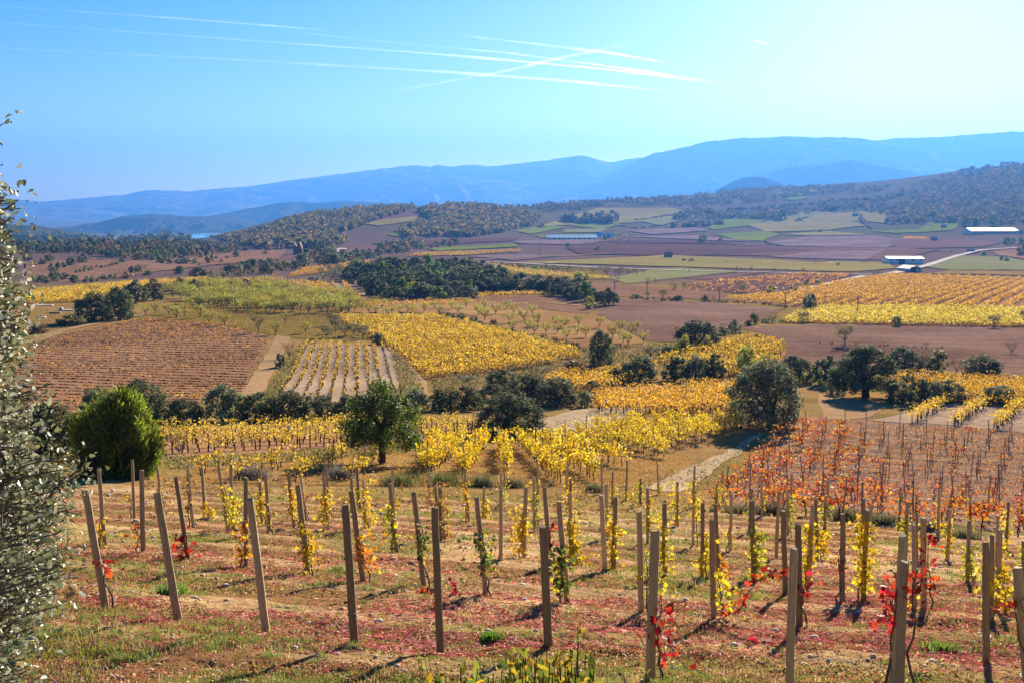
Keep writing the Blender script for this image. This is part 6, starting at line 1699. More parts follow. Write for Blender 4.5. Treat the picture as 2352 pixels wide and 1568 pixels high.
tag(obj('creeping_weed', mesh('creeping_weed', V, F.reshape(-1, 4), M_GRASS, np.repeat(c, 2 * k, axis=0))), 'pink and wine-red creeping weed stems matted over the near slope', 'weeds', None, 'stuff')

# low rosettes, withered leaves and clods
x, y, z, r = slope_pts(330000, 102, 1130, 1680, lambda x, y, u, v: (0.12 + 0.88 * sstep(-0.25, 0.25, fbm(x * 0.9, y * 0.9, 3, 92))) * (1 - 0.75 * sstep(0.3, 0.8, ridge_of(x, y))) * (1 - sstep(44, 49, y + 0.1 * x)))
n = len(x)
P = np.stack([x, y, z + 0.004 + r.uniform(0.0, 0.05, n) * (0.2 + 0.8 * sstep(-0.2, 0.3, fbm(x * 1.3, y * 1.3, 2, 93)))], 1)
g = sstep(0.0, 0.35, fbm(x * 0.28 + 9, y * 0.3, 3, 33))
c = pick_col([(0.38, 0.18, 0.065), (0.52, 0.31, 0.13), (0.13, 0.065, 0.030), (0.70, 0.52, 0.27), (0.44, 0.14, 0.08)], [4, 3.2, 3.2, 2.6, 1.3], n, 0.2, r)
cg = pick_col([(0.24, 0.25, 0.04), (0.34, 0.30, 0.06), (0.14, 0.16, 0.03)], [3, 2, 2], n, 0.2, r)
m = r.random(n) < 0.34 + 0.6 * g
c[m] = cg[m]
V, F, cc = leaf_quads(P, r.uniform(0.016, 0.046, n) * (0.6 + y / 26), c, 0.35, 0.5, r)
tag(obj('ground_cover', mesh('ground_cover', V, F, M_GRASS, cc)), 'rust brown and olive low weeds and withered leaves covering the near slope', 'ground cover', None, 'stuff')

# grass blades in tufts, green and straw
x, y, z, r = slope_pts(6500, 103, 1140, 1670, lambda x, y, u, v: (0.08 + sstep(0.0, 0.3, fbm(x * 0.28 + 9, y * 0.3, 3, 33))) * (1 - sstep(45, 50, y + 0.1 * x)))
nt = len(x); nb = 26
i = np.repeat(np.arange(nt), nb); n = len(i)
s = r.uniform(0.6, 1.4, nt)
bx = x[i] + r.normal(0, 0.07, n) * s[i]; by = y[i] + r.normal(0, 0.07, n) * s[i]
bz = ground(bx, by)
a = r.uniform(0, 2 * math.pi, n); L = r.uniform(0.03, 0.09, n) * s[i]; ln = r.uniform(0.2, 0.9, n)
tipx, tipy = bx + np.cos(a) * L * ln, by + np.sin(a) * L * ln
w = 0.0035 * (0.6 + by / 24)
B = np.stack([bx, by, bz], 1); Tt = np.stack([tipx, tipy, bz + L], 1); S_ = np.stack([-np.sin(a), np.cos(a), 0 * a], 1) * w[:, None]; M_ = (B + Tt) / 2 + np.array([0, 0, 0.012])
V = np.stack([B - S_, B + S_, M_ + S_ * 0.8, M_ - S_ * 0.8, Tt + S_ * 0.15, Tt - S_ * 0.15], 1).reshape(-1, 3)
F = (np.arange(n) * 6)[:, None, None] + np.array([[0, 1, 2, 3], [3, 2, 4, 5]])[None]
tc_ = pick_col([(0.15, 0.24, 0.035), (0.23, 0.28, 0.05), (0.45, 0.35, 0.14), (0.30, 0.24, 0.08)], [3, 3, 2, 2], nt, 0.15, r)
c = np.clip(tc_[i] * r.uniform(0.75, 1.25, (n, 1)), 0, 0.9)
tag(obj('grass', mesh('grass', V, F.reshape(-1, 4), M_GRASS, np.repeat(c, 6, axis=0))), 'short green and straw-coloured grass growing in patches on the near slope', 'grass', None, 'stuff')

# pebbles and stones
def stones(name, n, seed, smin, smax, accept, label, vmin=1130, vmax=1680):
    x, y, z, r = slope_pts(n, seed, vmin, vmax, accept)
    n = len(x)
    ph = (1 + 5 ** 0.5) / 2
    s = smin * (smax / smin) ** (r.random(n) ** 1.8) * (0.5 + y / 30)
    # rounded cobble: an 8-sided belt with two caps
    la = np.array([-0.9, -0.45, 0.1, 0.6, 0.95]); ra = np.sqrt(1 - la ** 2)
    th = np.linspace(0, 2 * math.pi, 8, endpoint=False)
    U = np.concatenate([np.stack([np.cos(th) * q, np.sin(th) * q, np.full(8, l)], 1) for l, q in zip(la, ra)])
    Fs = [(i * 8 + j, i * 8 + (j + 1) % 8, (i + 1) * 8 + (j + 1) % 8, (i + 1) * 8 + j) for i in range(4) for j in range(8)]
    Fs += [(32, 33, 34, 35), (32, 35, 36, 39), (36, 37, 38, 39)]
    m = len(U)
    sc = np.stack([s * r.uniform(0.7, 1.3, n), s * r.uniform(0.7, 1.3, n), s * r.uniform(0.4, 0.75, n)], 1)
    an = r.uniform(0, 6.28, n)
    Q = U[None] * sc[:, None, :] * (1 + r.normal(0, 0.07, (n, m, 1)))
    X = Q[..., 0] * np.cos(an)[:, None] - Q[..., 1] * np.sin(an)[:, None] + x[:, None]
    Y = Q[..., 0] * np.sin(an)[:, None] + Q[..., 1] * np.cos(an)[:, None] + y[:, None]
    Z = Q[..., 2] + z[:, None] + sc[:, 2:3] * 0.35
    V = np.stack([X, Y, Z], -1).reshape(-1, 3)
    F = ((np.arange(n) * m)[:, None, None] + np.array(Fs)[None]).reshape(-1, 4)
    c = pick_col([(0.58, 0.43, 0.27), (0.68, 0.54, 0.38), (0.46, 0.31, 0.18), (0.70, 0.62, 0.50)], [3, 3, 2, 1], n, 0.15, r)
    tag(obj(name, mesh(name, V, F, M_STONE, np.repeat(c, m, axis=0), True)), label, name.replace('_', ' '), None, 'stuff')
M_STONE = leaf_mat('stone', 0.0, 0.85, 0.05, 0, 0)
stones('pebbles', 5200, 104, 0.010, 0.035, lambda x, y, u, v: (0.15 + 0.85 * sstep(0.2, 0.8, ridge_of(x, y))) * (1 - sstep(45, 50, y + .1 * x)), 'tan pebbles strewn over the near slope')
stones('cobbles', 520, 105, 0.030, 0.058, lambda x, y, u, v: 0.8 * (1 - sstep(42, 47, y + .1 * x)), 'larger pale rounded cobbles lying on the near slope')
stones('track_stones', 3200, 106, 0.012, 0.030, lambda x, y, u, v: in_poly(u, v, [(1440, 1115), (1520, 1080), (1640, 1045), (1730, 996), (1748, 1002), (1690, 1045), (1640, 1075), (1600, 1120), (1560, 1135)]) * 0.9 + 0.12 * in_poly(u, v, [(1820, 960), (2400, 990), (2450, 1230), (1640, 1160)]), 'pale loose stones on the gravel track between the terraces', 960, 1230)

# hedges and scrub along the field edges of the plain
def hedge(frame, pts, h, label, n_m=1.3, cols=None):
    uv = np.array([fr(frame, *p) for p in pts], float)
    t = np.linspace(0, len(uv) - 1, 60)
    x, y, _ = spot(np.interp(t, np.arange(len(uv)), uv[:, 0]), np.interp(t, np.arange(len(uv)), uv[:, 1]))
    L = np.concatenate([[0], np.cumsum(np.hypot(np.diff(x), np.diff(y)))])
    r = np.random.default_rng(int(abs(uv[0, 0])) + 3)
    m = max(12, int(L[-1] * n_m)); s = r.uniform(0, L[-1], m)
    keep = vnoise(s / 9.0, s * 0, 4) > 0.25; s = s[keep]; m = len(s)
    cx = np.interp(s, L, x) + r.normal(0, 0.5, m); cy = np.interp(s, L, y) + r.normal(0, 0.5, m)
    hh = h * r.uniform(0.5, 1.25, m) * (0.6 + 0.8 * vnoise(s / 14.0, s * 0, 7))
    k = 12
    d = rand_dirs(m * k, r); R_ = np.repeat(hh, k)
    P = np.stack([np.repeat(cx, k), np.repeat(cy, k), np.repeat(ground(cx, cy), k) + R_ * 0.42], 1) + d * R_[:, None] * np.array([0.55, 0.55, 0.45]) * r.uniform(0.6, 1, (m * k, 1))
    c = pick_col(*(cols or ([(0.075, 0.075, 0.03), (0.11, 0.10, 0.04), (0.05, 0.055, 0.025), (0.16, 0.11, 0.04)], [3, 2, 2, 1])), m * k, 0.2, r)
    V, F, cc = leaf_quads(P, R_ * 0.5 * r.uniform(0.7, 1.3, m * k), c, 0.2, 0.75, r, d, 1.2)
    tag(obj('hedge', mesh('hedge', V, F, M_OAK, cc)), label, 'hedge')
for fr_, pts_, h_, lab_ in [
    ('C', [(440, 828), (560, 835), (700, 818), (850, 838)], 1.6, 'dark straggling hedge between two ploughed fields left of the white barn'),
    ('C', [(0, 738), (130, 735), (300, 728)], 1.6, 'low hedge along a dark field in the middle of the plain'),
    ('C', [(400, 660), (590, 668), (720, 688), (850, 682)], 1.8, 'hedge along the top of the yellow-green fields, middle right'),
    ('C', [(410, 745), (760, 742), (1190, 742)], 1.6, 'long low hedge below the pale stubble fields'),
    ('C', [(620, 650), (700, 652), (820, 655)], 2.6, 'dense dark hedge among the green fields left of the stubble'),
    ('C', [(870, 625), (1020, 630), (1190, 605)], 2.2, 'hedge climbing beside the stubble fields toward the far trees'),
    ('C', [(1280, 650), (1300, 680), (1350, 712)], 2.4, 'short hedge running down from the tiny hut in the stubble'),
    ('C', [(1640, 678), (1720, 690), (1760, 706)], 2.0, 'hedge bordering the green field below the wooded slope'),
    ('C', [(850, 852), (1200, 858), (1880, 866)], 1.2, 'thin hedge line across the wide ploughed plain behind the white barn'),
    ('C', [(300, 610), (240, 600), (60, 632), (20, 628)], 5.0, 'belt of trees at the back of the plain, right of the copse'),
    ('C', [(415, 590), (560, 585), (700, 575), (880, 560), (980, 552), (1080, 550)], 6.5, 'long belt of dark trees rising to the right behind the green fields'),
    ('C', [(1090, 530), (1250, 528), (1400, 520), (1570, 495)], 7.0, 'autumn-brown belt of trees in front of the far dark fields at right'),
    ('C', [(450, 640), (560, 630), (660, 632), (740, 645)], 6.0, 'rust and green belt of trees behind the green fields, middle right'),
    ('C', [(1410, 612), (1560, 612), (1700, 640), (1860, 640)], 6.0, 'lower edge belt of the wood on the right slope'),
    ('C', [(0, 522), (160, 525), (480, 508)], 5.0, 'dark belt of scrub across the far terraces, middle'),
    ('B', [(1180, 448), (1500, 440), (1840, 438)], 2.5, 'dark line of scrub along the top terrace behind the far pale field'),
    ('B', [(1480, 446), (1640, 444), (1840, 436), (2180, 428)], 2.5, 'second dark terrace line behind the far pale field'),
    ('B', [(1930, 560), (2060, 580), (2240, 562), (2352, 566)], 2.5, 'hedge along the green strips right of the isolated copse'),
    ('B', [(2060, 530), (2150, 520), (2250, 505), (2290, 500)], 4.0, 'tree belt above the green strips right of the isolated copse'),
    ('B', [(1450, 1000), (1760, 1035), (2352, 1055)], 1.2, 'low scrubby edge along the top of the ploughed field right of the grove'),
    ('B', [(1060, 805), (1180, 815), (1230, 830)], 2.0, 'scrubby line behind the oak grove beside the white road'),
    ('B', [(0, 800), (60, 780), (110, 760)], 4.0, 'leafy bank beside the white lane at the foot of the wooded hill'),
    ('B', [(800, 1150), (960, 1180), (1100, 1225), (1250, 1260), (1450, 1290), (1640, 1345), (1730, 1380)], 0.9, 'weedy bank along the upper right edge of the big golden vineyard'),
    ('F', [(640, 410), (900, 412), (1400, 428), (2352, 440)], 0.6, 'weedy edge between the yellow-green strip and the ploughed field'),
    ('F', [(560, 495), (800, 525), (1060, 548), (1330, 560), (1830, 580)], 0.5, 'grassy edge crossing the ploughed field at right'),
    ('F', [(0, 258), (300, 275), (640, 290), (840, 318)], 0.8, 'weedy edge between the brown strip and the ploughed field'),
    ('A', [(1580, 985), (1850, 980)], 3.0, 'green hedge at the back of the ploughed slope beside the far hill'),
]:
    hedge(fr_, pts_, h_, lab_)

# dry grass standing on the weedy terraces beyond
u = rng.uniform(330, 2400, 26000); v = rng.uniform(985, 1185, 26000)
x, y, z = spot(u, v)
keep = (rng.random(len(x)) < 0.25 + 0.75 * sstep(-0.2, 0.3, fbm(x * 0.16, y * 0.16, 3, 95))) & (y > 44) & (y < 86)
keep &= ~(in_poly(u, v, [(1820, 950), (2420, 985), (2460, 1240), (1640, 1165)]) & (rng.random(len(x)) < 0.86)) & ~in_poly(u, v, [(1440, 1120), (1640, 1045), (1748, 996), (1690, 1060), (1560, 1140)])
x, y, z, u, v = x[keep], y[keep], z[keep], u[keep], v[keep]
n = len(x)
P = np.stack([x, y, z + rng.uniform(0.02, 0.22, n)], 1)
c = pick_col([(0.42, 0.26, 0.08), (0.33, 0.19, 0.06), (0.24, 0.20, 0.06), (0.15, 0.15, 0.05), (0.40, 0.17, 0.05)], [4, 3, 2, 1.5, 1.2], n, 0.2, rng)
V, F, cc = leaf_quads(P, rng.uniform(0.10, 0.26, n), c, -0.2, 0.30, rng)
tag(obj('dry_grass', mesh('dry_grass', V, F, M_GRASS, cc)), 'dry tawny grass between the vine rows of the lower terrace', 'grass', None, 'stuff')
# scrubby grass further down, around the fields and banks
def rough_grass(poly, n, size, cols, seed, label):
    r = np.random.default_rng(seed)
    xs = [p[0] for p in poly]; ys = [p[1] for p in poly]
    u = r.uniform(min(xs), max(xs), n * 3); v = r.uniform(min(ys), max(ys), n * 3)
    m = in_poly(u, v, poly); u, v = u[m][:n], v[m][:n]
    x, y, z = spot(u, v); k = len(x)
    P = np.stack([x, y, z + r.uniform(0.0, size * 0.7, k)], 1)
    V, F, cc = leaf_quads(P, size * r.uniform(0.6, 1.4, k), pick_col(cols[0], cols[1], k, 0.22, r), 0.2, 0.4, r)
    tag(obj('rough_grass', mesh('rough_grass', V, F, M_GRASS, cc)), label, 'grass', None, 'stuff')
OLV = ([(0.17, 0.16, 0.045), (0.26, 0.21, 0.07), (0.11, 0.12, 0.035), (0.36, 0.27, 0.10)], [3, 3, 2, 2])
rough_grass([(600, 915), (660, 820), (700, 780), (715, 782), (660, 880), (640, 935)], 3000, 0.30, OLV, 1, 'olive rough grass on the bank between the stony track and the striped vineyard')
rough_grass([(905, 800), (960, 865), (990, 930), (960, 935), (915, 880), (895, 815)], 2200, 0.28, OLV, 2, 'tufty grass along the grassy track below the big golden vineyard')
rough_grass([(985, 868), (1150, 848), (1330, 818), (1420, 830), (1350, 858), (1150, 885), (1000, 905)], 5000, 0.32, ([(0.14, 0.13, 0.04), (0.22, 0.13, 0.05), (0.09, 0.10, 0.035), (0.30, 0.22, 0.08)], [3, 2, 2, 2]), 3, 'rough weeds and bramble in the ditch below the big golden vineyard')
rough_grass([(320, 730), (420, 690), (560, 660), (760, 655), (900, 690), (780, 728), (880, 780), (720, 778), (640, 772), (500, 745)], 6000, 0.35, OLV, 4, 'thin pale grass under the left almond orchard')
rough_grass([(20, 700), (200, 697), (330, 680), (330, 720), (190, 745), (70, 790), (0, 800)], 2500, 0.35, OLV, 5, 'dry meadow grass left of the big oaks at far left')
rough_grass([(1330, 800), (1500, 790), (1620, 790), (1500, 830), (1420, 845), (1350, 830)], 2600, 0.40, OLV, 6, 'scrubby grass in the gully right of the dense upright tree')
rough_grass([(380, 1050), (600, 1042), (1000, 1014), (1200, 1000), (1240, 1012), (1000, 1034), (600, 1066), (385, 1078)], 5000, 0.20, OLV, 7, 'grey-green grass verge below the band of yellow vines at left')

rough_grass([(1440, 1125), (1530, 1085), (1640, 1046), (1725, 1000), (1760, 1000), (1705, 1045), (1655, 1080), (1610, 1125)], 900, 0.16, OLV, 8, 'sparse dry grass creeping over the gravel track between the terraces')
rough_grass([(1225, 985), (1330, 940), (1500, 938), (1480, 955), (1345, 992), (1240, 1000)], 500, 0.18, OLV, 9, 'thin dry grass on the gravel patch beside the rounded oak bush')
# grass tussocks on the terrace edge
def tussock(frame, cx, base, w, h, colr, label):
    u, v = fr(frame, cx, base)
    x, y, z = spot1(u, v)
    s = m_per_px(y, z); W = w * 0.35156 * s; H = h * 0.35156 * s
    r = np.random.default_rng(int(cx + base))
    n = 420
    bx = r.normal(0, W * 0.26, n); by = r.normal(0, min(W, 0.8) * 0.26, n); a = r.uniform(0, 6.28, n); L = H * r.uniform(0.5, 1.15, n); ln = r.uniform(0.1, 0.8, n)
    B = np.stack([bx, by, ground(bx + x, by + y) - z - 0.03], 1); Tt = B + np.stack([np.cos(a) * L * ln, np.sin(a) * L * ln, L], 1); M2 = (B + Tt) / 2 + np.array([0, 0, 0.08]) * H
    S2 = np.stack([-np.sin(a), np.cos(a), 0 * a], 1) * 0.011
    V = np.stack([B - S2, B + S2, M2 + S2 * 0.8, M2 - S2 * 0.8, Tt + S2 * 0.15, Tt - S2 * 0.15], 1).reshape(-1, 3)
    F = ((np.arange(n) * 6)[:, None, None] + np.array([[0, 1, 2, 3], [3, 2, 4, 5]])[None]).reshape(-1, 4)
    c = pick_col(colr, [3, 2, 2], n, 0.2, r)
    tag(obj('grass_tussock', mesh('grass_tussock', V, F, M_GRASS, np.repeat(c, 6, axis=0)), None, (x, y, z)), label, 'grass tussock')
GG = [(0.16, 0.16, 0.07), (0.24, 0.20, 0.10), (0.11, 0.12, 0.05)]
GN = [(0.16, 0.20, 0.05), (0.22, 0.22, 0.07), (0.10, 0.13, 0.04)]
GV = [(0.25, 0.20, 0.18), (0.20, 0.17, 0.14), (0.16, 0.16, 0.10)]
for a_ in [('L', 1650, 235, 240, 110, GV, 'greyish dry tussock behind the leftmost group of posts'), ('L', 2230, 235, 170, 100, GV, 'dark grey tussock on the terrace edge left of centre, behind yellow-leaved posts'),
           ('M', 520, 275, 220, 90, GN, 'bright green grass tussock on the terrace edge left of centre'), ('M', 800, 270, 260, 95, GN, 'long green grass tussock on the terrace edge near the middle'),
           ('M', 1050, 280, 200, 90, GG, 'dark green tussock in front of the dry terrace at the middle'), ('M', 1260, 285, 150, 70, GG, 'low tussock at the right end of the grassy terrace edge'),
           ('M', 1790, 315, 110, 60, GG, 'small grey-green tussock beside the gravel track'), ('R', 480, 450, 180, 60, GG, 'low tussock at the near end of the red block, left'),
           ('R', 690, 460, 190, 85, GG, 'grey-green tussock along the front of the red block, left of the middle one'), ('R', 1180, 495, 220, 80, GG, 'brown-green tussock along the front of the red block, middle'),
           ('R', 1430, 535, 200, 85, GG, 'tussock along the front of the red block, right of the middle one'), ('R', 1710, 575, 160, 95, GV, 'lilac-grey tussock along the front of the red block'),
           ('R', 1960, 625, 300, 90, GG, 'long dull tussock at the right along the front of the red block'), ('L', 1120, 990, 160, 75, [(0.12, 0.26, 0.03), (0.16, 0.32, 0.04), (0.2, 0.25, 0.05)], 'vivid green grass tuft at the foot of a leaning bare post on the left'),
           ('R', 1830, 1350, 230, 70, [(0.16, 0.30, 0.04), (0.22, 0.34, 0.05), (0.25, 0.28, 0.07)], 'fresh green grass tuft near the lower right corner'), ('M', 1120, 1290, 110, 60, [(0.14, 0.30, 0.03), (0.2, 0.36, 0.04), (0.2, 0.25, 0.05)], 'small vivid green grass tuft at lower centre')]:
    tussock(*a_)

# ------------------------------------------------------------------ the silvery oak overhanging from the left
def near_oak():
    r = np.random.default_rng(77)
    bound = [(430, 55), (470, 68), (520, 42), (560, 30), (600, 62), (650, 78), (700, 64), (745, 88), (790, 62), (850, 90), (875, 132), (905, 125), (940, 100), (985, 112), (1015, 70), (1050, 130), (1075, 226), (1095, 190), (1130, 130), (1165, 178), (1200, 160), (1250, 168), (1300, 172), (1350, 155), (1400, 125), (1450, 105), (1500, 80), (1580, 70), (1680, 60)]
    bv = np.array([b[0] for b in bound], float); bu = np.array([b[1] for b in bound], float)
    root = Vector((-3.3, 5.3, 0)); root.z = float(ground(root.x, root.y))
    o = thing('holm_oak', 'silvery holm oak leaning in along the left edge, leaves close to the camera', 'tree', root)
    parts = []; P = []; D = []
    trunk = np.array([[0, 0, -0.2], [0.05, -0.05, 0.6], [-0.02, 0.05, 1.3], [0.06, 0.0, 2.1], [0.02, 0.06, 2.9]])
    parts.append(tube(trunk, [0.16, 0.13, 0.11, 0.085, 0.05], 9, 0.1))
    def twig(tip, nl, ln=0.32):
        b = tip - np.array([r.uniform(0.25, 0.5), r.normal(0, 0.15), r.uniform(-0.05, 0.22)])
        ti = np.clip((b[2] - 0.3) / 2.9, 0.02, 0.98)
        tb = np.array([np.interp(ti, np.linspace(0, 1, 5), trunk[:, q]) for q in range(3)])
        m = (tb + b) / 2 + r.normal(0, 0.06, 3)
        parts.append(tube(np.array([tb, m, b]), [0.022, 0.014, 0.008], 5))
        m2 = (b + tip) / 2 + r.normal(0, 0.03, 3)
        parts.append(tube(np.array([b, m2, tip]), [0.007, 0.005, 0.002], 4))
        t = r.uniform(0.05, 1.0, nl)[:, None]
        base = b * (1 - t) ** 2 + 2 * m2 * t * (1 - t) + tip * t ** 2
        for q in range(2):
            s = tip + r.normal(0, 0.05, 3) - np.array([0.04, 0, 0])
            parts.append(tube(np.array([m2, (m2 + s) / 2 + r.normal(0, 0.02, 3), s]), [0.004, 0.003, 0.0015], 3))
        P.append(base + r.normal(0, 0.055, (nl, 3)))
    for _ in range(400):
        v = r.uniform(445, 1680) if r.random() < 0.55 else r.uniform(455, 800) if r.random() < 0.3 else r.uniform(900, 1680); lim = np.interp(v, bv, bu)
        u = lim - 8 - abs(r.normal(0, 1)) * 75
        y = r.uniform(3.9, 6.0)
        tip = np.array(ray_at(u - 12, v, y)) - np.array(root)
        if tip[2] < 0.05: continue
        twig(tip, int(r.integers(46, 78)))
    for u, v, nl in [(6, 285, 14), (2, 330, 12), (-6, 305, 14), (2, 432, 8), (45, 480, 26), (20, 520, 30), (215, 1075, 26), (190, 1085, 24), (120, 880, 24), (170, 1165, 24), (-20, 400, 20), (-30, 350, 20)]:
        twig(np.array(ray_at(u, v, 4.8)) - np.array(root), nl)
    C = np.concatenate(P)
    n = len(C)
    col = pick_col([(0.20, 0.225, 0.12), (0.31, 0.325, 0.22), (0.10, 0.12, 0.06), (0.46, 0.46, 0.38), (0.28, 0.23, 0.08)], [4, 3, 3, 1.5, 0.3], n, 0.18, r)
    V, F, cc = leaf_cards(C, 0.026 * r.uniform(0.5, 1.45, n), col, OVAL * np.array([1.0, 1, 2.2]), 0.5, r, 1.4)
    TV, TF = merge(parts)
    obj('trunk', mesh('trunk', TV, TF, M_BARKG, None, True), o); obj('crown', mesh('crown', V, F, M_NEARLEAF, cc), o)
near_oak()

# shrubs poking up along the bottom edge, on the bank under the camera
def sprig_shrub(name, label, tips, nl, leaf, cols, wts, depth=(4.4, 5.2), shape=OVAL, mat=None, lw=0.8, rise=0.16, seed=1, stem=1.0, bark=None):
    r = np.random.default_rng(seed)
    W = [np.array(ray_at(u, v, r.uniform(*depth))) for u, v in tips]
    cx = float(np.mean([w[0] for w in W])); cy = float(np.mean([w[1] for w in W]))
    root = Vector((cx, cy, float(ground(cx, cy))))
    o = thing(name, label, 'shrub', root)
    parts = []; P = []; Nn = []
    for w in W:
        tip = w - np.array(root)
        gx, gy = tip[0] * 0.7 + r.normal(0, 0.10 if stem < 1 else 0.02), tip[1] * 0.7 + r.normal(0, 0.10 if stem < 1 else 0.02)
        b = np.array([gx, gy, float(ground(gx + root.x, gy + root.y)) - root.z - 0.03])
        m = (b + tip) / 2 + r.normal(0, 0.03, 3)
        parts.append(tube(np.array([b, m, tip]), [0.006 * stem, 0.0045 * stem, 0.002 * stem], 4))
        t = (r.uniform(0.35, 1.0, nl) if nl else np.zeros(0))[:, None]
        P.append(b * (1 - t) ** 2 + 2 * m * t * (1 - t) + tip * t ** 2)
    TV, TF = merge(parts)
    C = np.concatenate(P); n = len(C)
    # leaves stand up along the stems
    d = np.stack([r.normal(0, 0.55, n), r.normal(0, 0.55, n), r.uniform(0.4, 1.1, n)], 1); d /= np.linalg.norm(d, axis=1)[:, None]
    b = np.cross(d, rand_dirs(n, r)); b /= np.linalg.norm(b, axis=1)[:, None]; nn = np.cross(d, b)
    S = (leaf * r.uniform(0.65, 1.25, n))[:, None, None]
    V = C[:, None] + S * (shape[None, :, 0:1] * lw * b[:, None] + shape[None, :, 1:2] * d[:, None] + shape[None, :, 2:3] * nn[:, None])
    F = ((np.arange(n) * 6)[:, None, None] + np.array([[0, 3, 2, 1], [0, 5, 4, 3]])[None]).reshape(-1, 4)
    c = pick_col(cols, wts, n, 0.15, r)
    obj('stem', mesh('stem', TV, TF, bark or M_BARK, None, True), o); obj('foliage', mesh('foliage', V.reshape(-1, 3), F, mat or M_LIGHTLEAF, np.repeat(c, 6, axis=0)), o)
LC = [(0.22, 0.26, 0.035), (0.42, 0.34, 0.03), (0.12, 0.17, 0.03), (0.55, 0.36, 0.03)]
tips = [fr('M', *p) for p in [(1480, 1310), (1440, 1380), (1550, 1370), (1500, 1430), (1380, 1440), (1330, 1400), (1280, 1370), (1250, 1430), (1300, 1500), (1420, 1520), (1560, 1500), (1620, 1450), (1650, 1520), (1700, 1440), (1740, 1330), (1690, 1290), (1770, 1380), (1790, 1460), (1250, 1540), (1360, 1560), (1500, 1560), (1720, 1540), (1580, 1560), (1460, 1480), (1340, 1340), (1685, 1200)]]
tips += [fr('M', random.uniform(1230, 1800), random.uniform(1390, 1620)) for _ in range(40)]
sprig_shrub('leafy_shrub', 'green and yellow leafy shrub rising at the bottom edge, right of centre', tips, 24, 0.052, LC, [4, 3, 2, 1.2], seed=4)
tips = [fr('M', *p) for p in [(770, 1470), (760, 1500), (790, 1510), (920, 1450), (1030, 1470), (1020, 1520), (990, 1540), (1060, 1530), (1130, 1500), (1190, 1480), (1200, 1540), (950, 1550), (700, 1545), (720, 1560), (1100, 1560), (860, 1560)]]
sprig_shrub('leafy_shrub', 'lower, sparser green-yellow sprigs at the bottom edge, left of the leafy shrub', tips, 12, 0.058, LC, [4, 3, 2, 1], seed=5)
tips = [fr('M', *p) for p in [(640, 1380), (680, 1385), (715, 1370), (660, 1400)]]
sprig_shrub('green_sprig', 'small bright green sprig on the soil below a bare post at lower centre', tips, 8, 0.05, [(0.2, 0.3, 0.04), (0.3, 0.34, 0.05)], [1, 1], (8.5, 8.8), seed=6)
tips = [fr('M', *p) for p in [(2130, 1500), (2160, 1530), (2100, 1550), (2190, 1555), (1990, 1540)]]
sprig_shrub('green_sprig', 'few green sprigs at the bottom edge beside a thick bare post', tips, 10, 0.05, LC, [4, 2, 2, 1], (4.8, 5.2), seed=7)
tips = [fr('L', *p) for p in [(525, 1150), (515, 1230), (535, 1290), (500, 1320), (600, 1200), (610, 1260), (560, 1330), (290, 1270), (270, 1330), (310, 1360)]]
sprig_shrub('broom_sprig', 'upright yellow-green needle sprigs at the bottom left', tips, 60, 0.035, [(0.32, 0.33, 0.05), (0.22, 0.26, 0.04), (0.42, 0.36, 0.06)], [2, 2, 1], (5.2, 5.8), lw=0.3, seed=8, stem=0.4)
rr = np.random.default_rng(9)
tips = [(rr.uniform(60, 290), rr.uniform(1465, 1600)) for _ in range(150)]
sprig_shrub('dry_shrub', 'tangled grey dry shrub in the bottom left corner', tips, 12, 0.022, [(0.32, 0.28, 0.20), (0.22, 0.20, 0.12), (0.16, 0.17, 0.08)], [2, 2, 1], (4.9, 5.8), lw=0.35, seed=10, stem=0.28, bark=M_BARKG)

# ------------------------------------------------------------------ barns, huts, village, poles, vehicles
M_WHITE = plain_mat('white_render', (0.84, 0.83, 0.80), 0.8, 0.2, 0.06, 0.5)
M_ROOFW = plain_mat('pale_roof_sheet', (0.46, 0.40, 0.35), 0.6, 0.3, 0.08, 0.4)
M_ROOFR = plain_mat('red_tile', (0.46, 0.20, 0.14), 0.8, 0.2, 0.2, 1.5)
M_ROOFB = plain_mat('blue_roof_sheet', (0.36, 0.58, 0.66), 0.5, 0.4, 0.06, 0.4)
M_STONEW = plain_mat('rubble_stone', (0.24, 0.17, 0.13), 0.9, 0.1, 0.3, 1.2, 0.5)
M_RUIN = plain_mat('ruin_stone', (0.24, 0.115, 0.075), 0.9, 0.1, 0.3, 0.8, 0.5)
M_GREY = plain_mat('grey_sheet', (0.48, 0.45, 0.43), 0.6, 0.3, 0.1, 0.6)
M_DARK = plain_mat('dark_opening', (0.03, 0.03, 0.035), 0.5, 0.4, 0.1, 1)
M_PALEWALL = plain_mat('pale_plaster', (0.62, 0.54, 0.46), 0.85, 0.2, 0.1, 0.6)
M_POLE = plain_mat('pole_wood', (0.20, 0.15, 0.12), 0.8, 0.2, 0.2, 2)
M_GLASS = plain_mat('dark_glass', (0.03, 0.04, 0.05), 0.08, 0.7, 0.1, 1)
M_TYRE = plain_mat('tyre', (0.02, 0.02, 0.02), 0.9, 0.2, 0.1, 4)

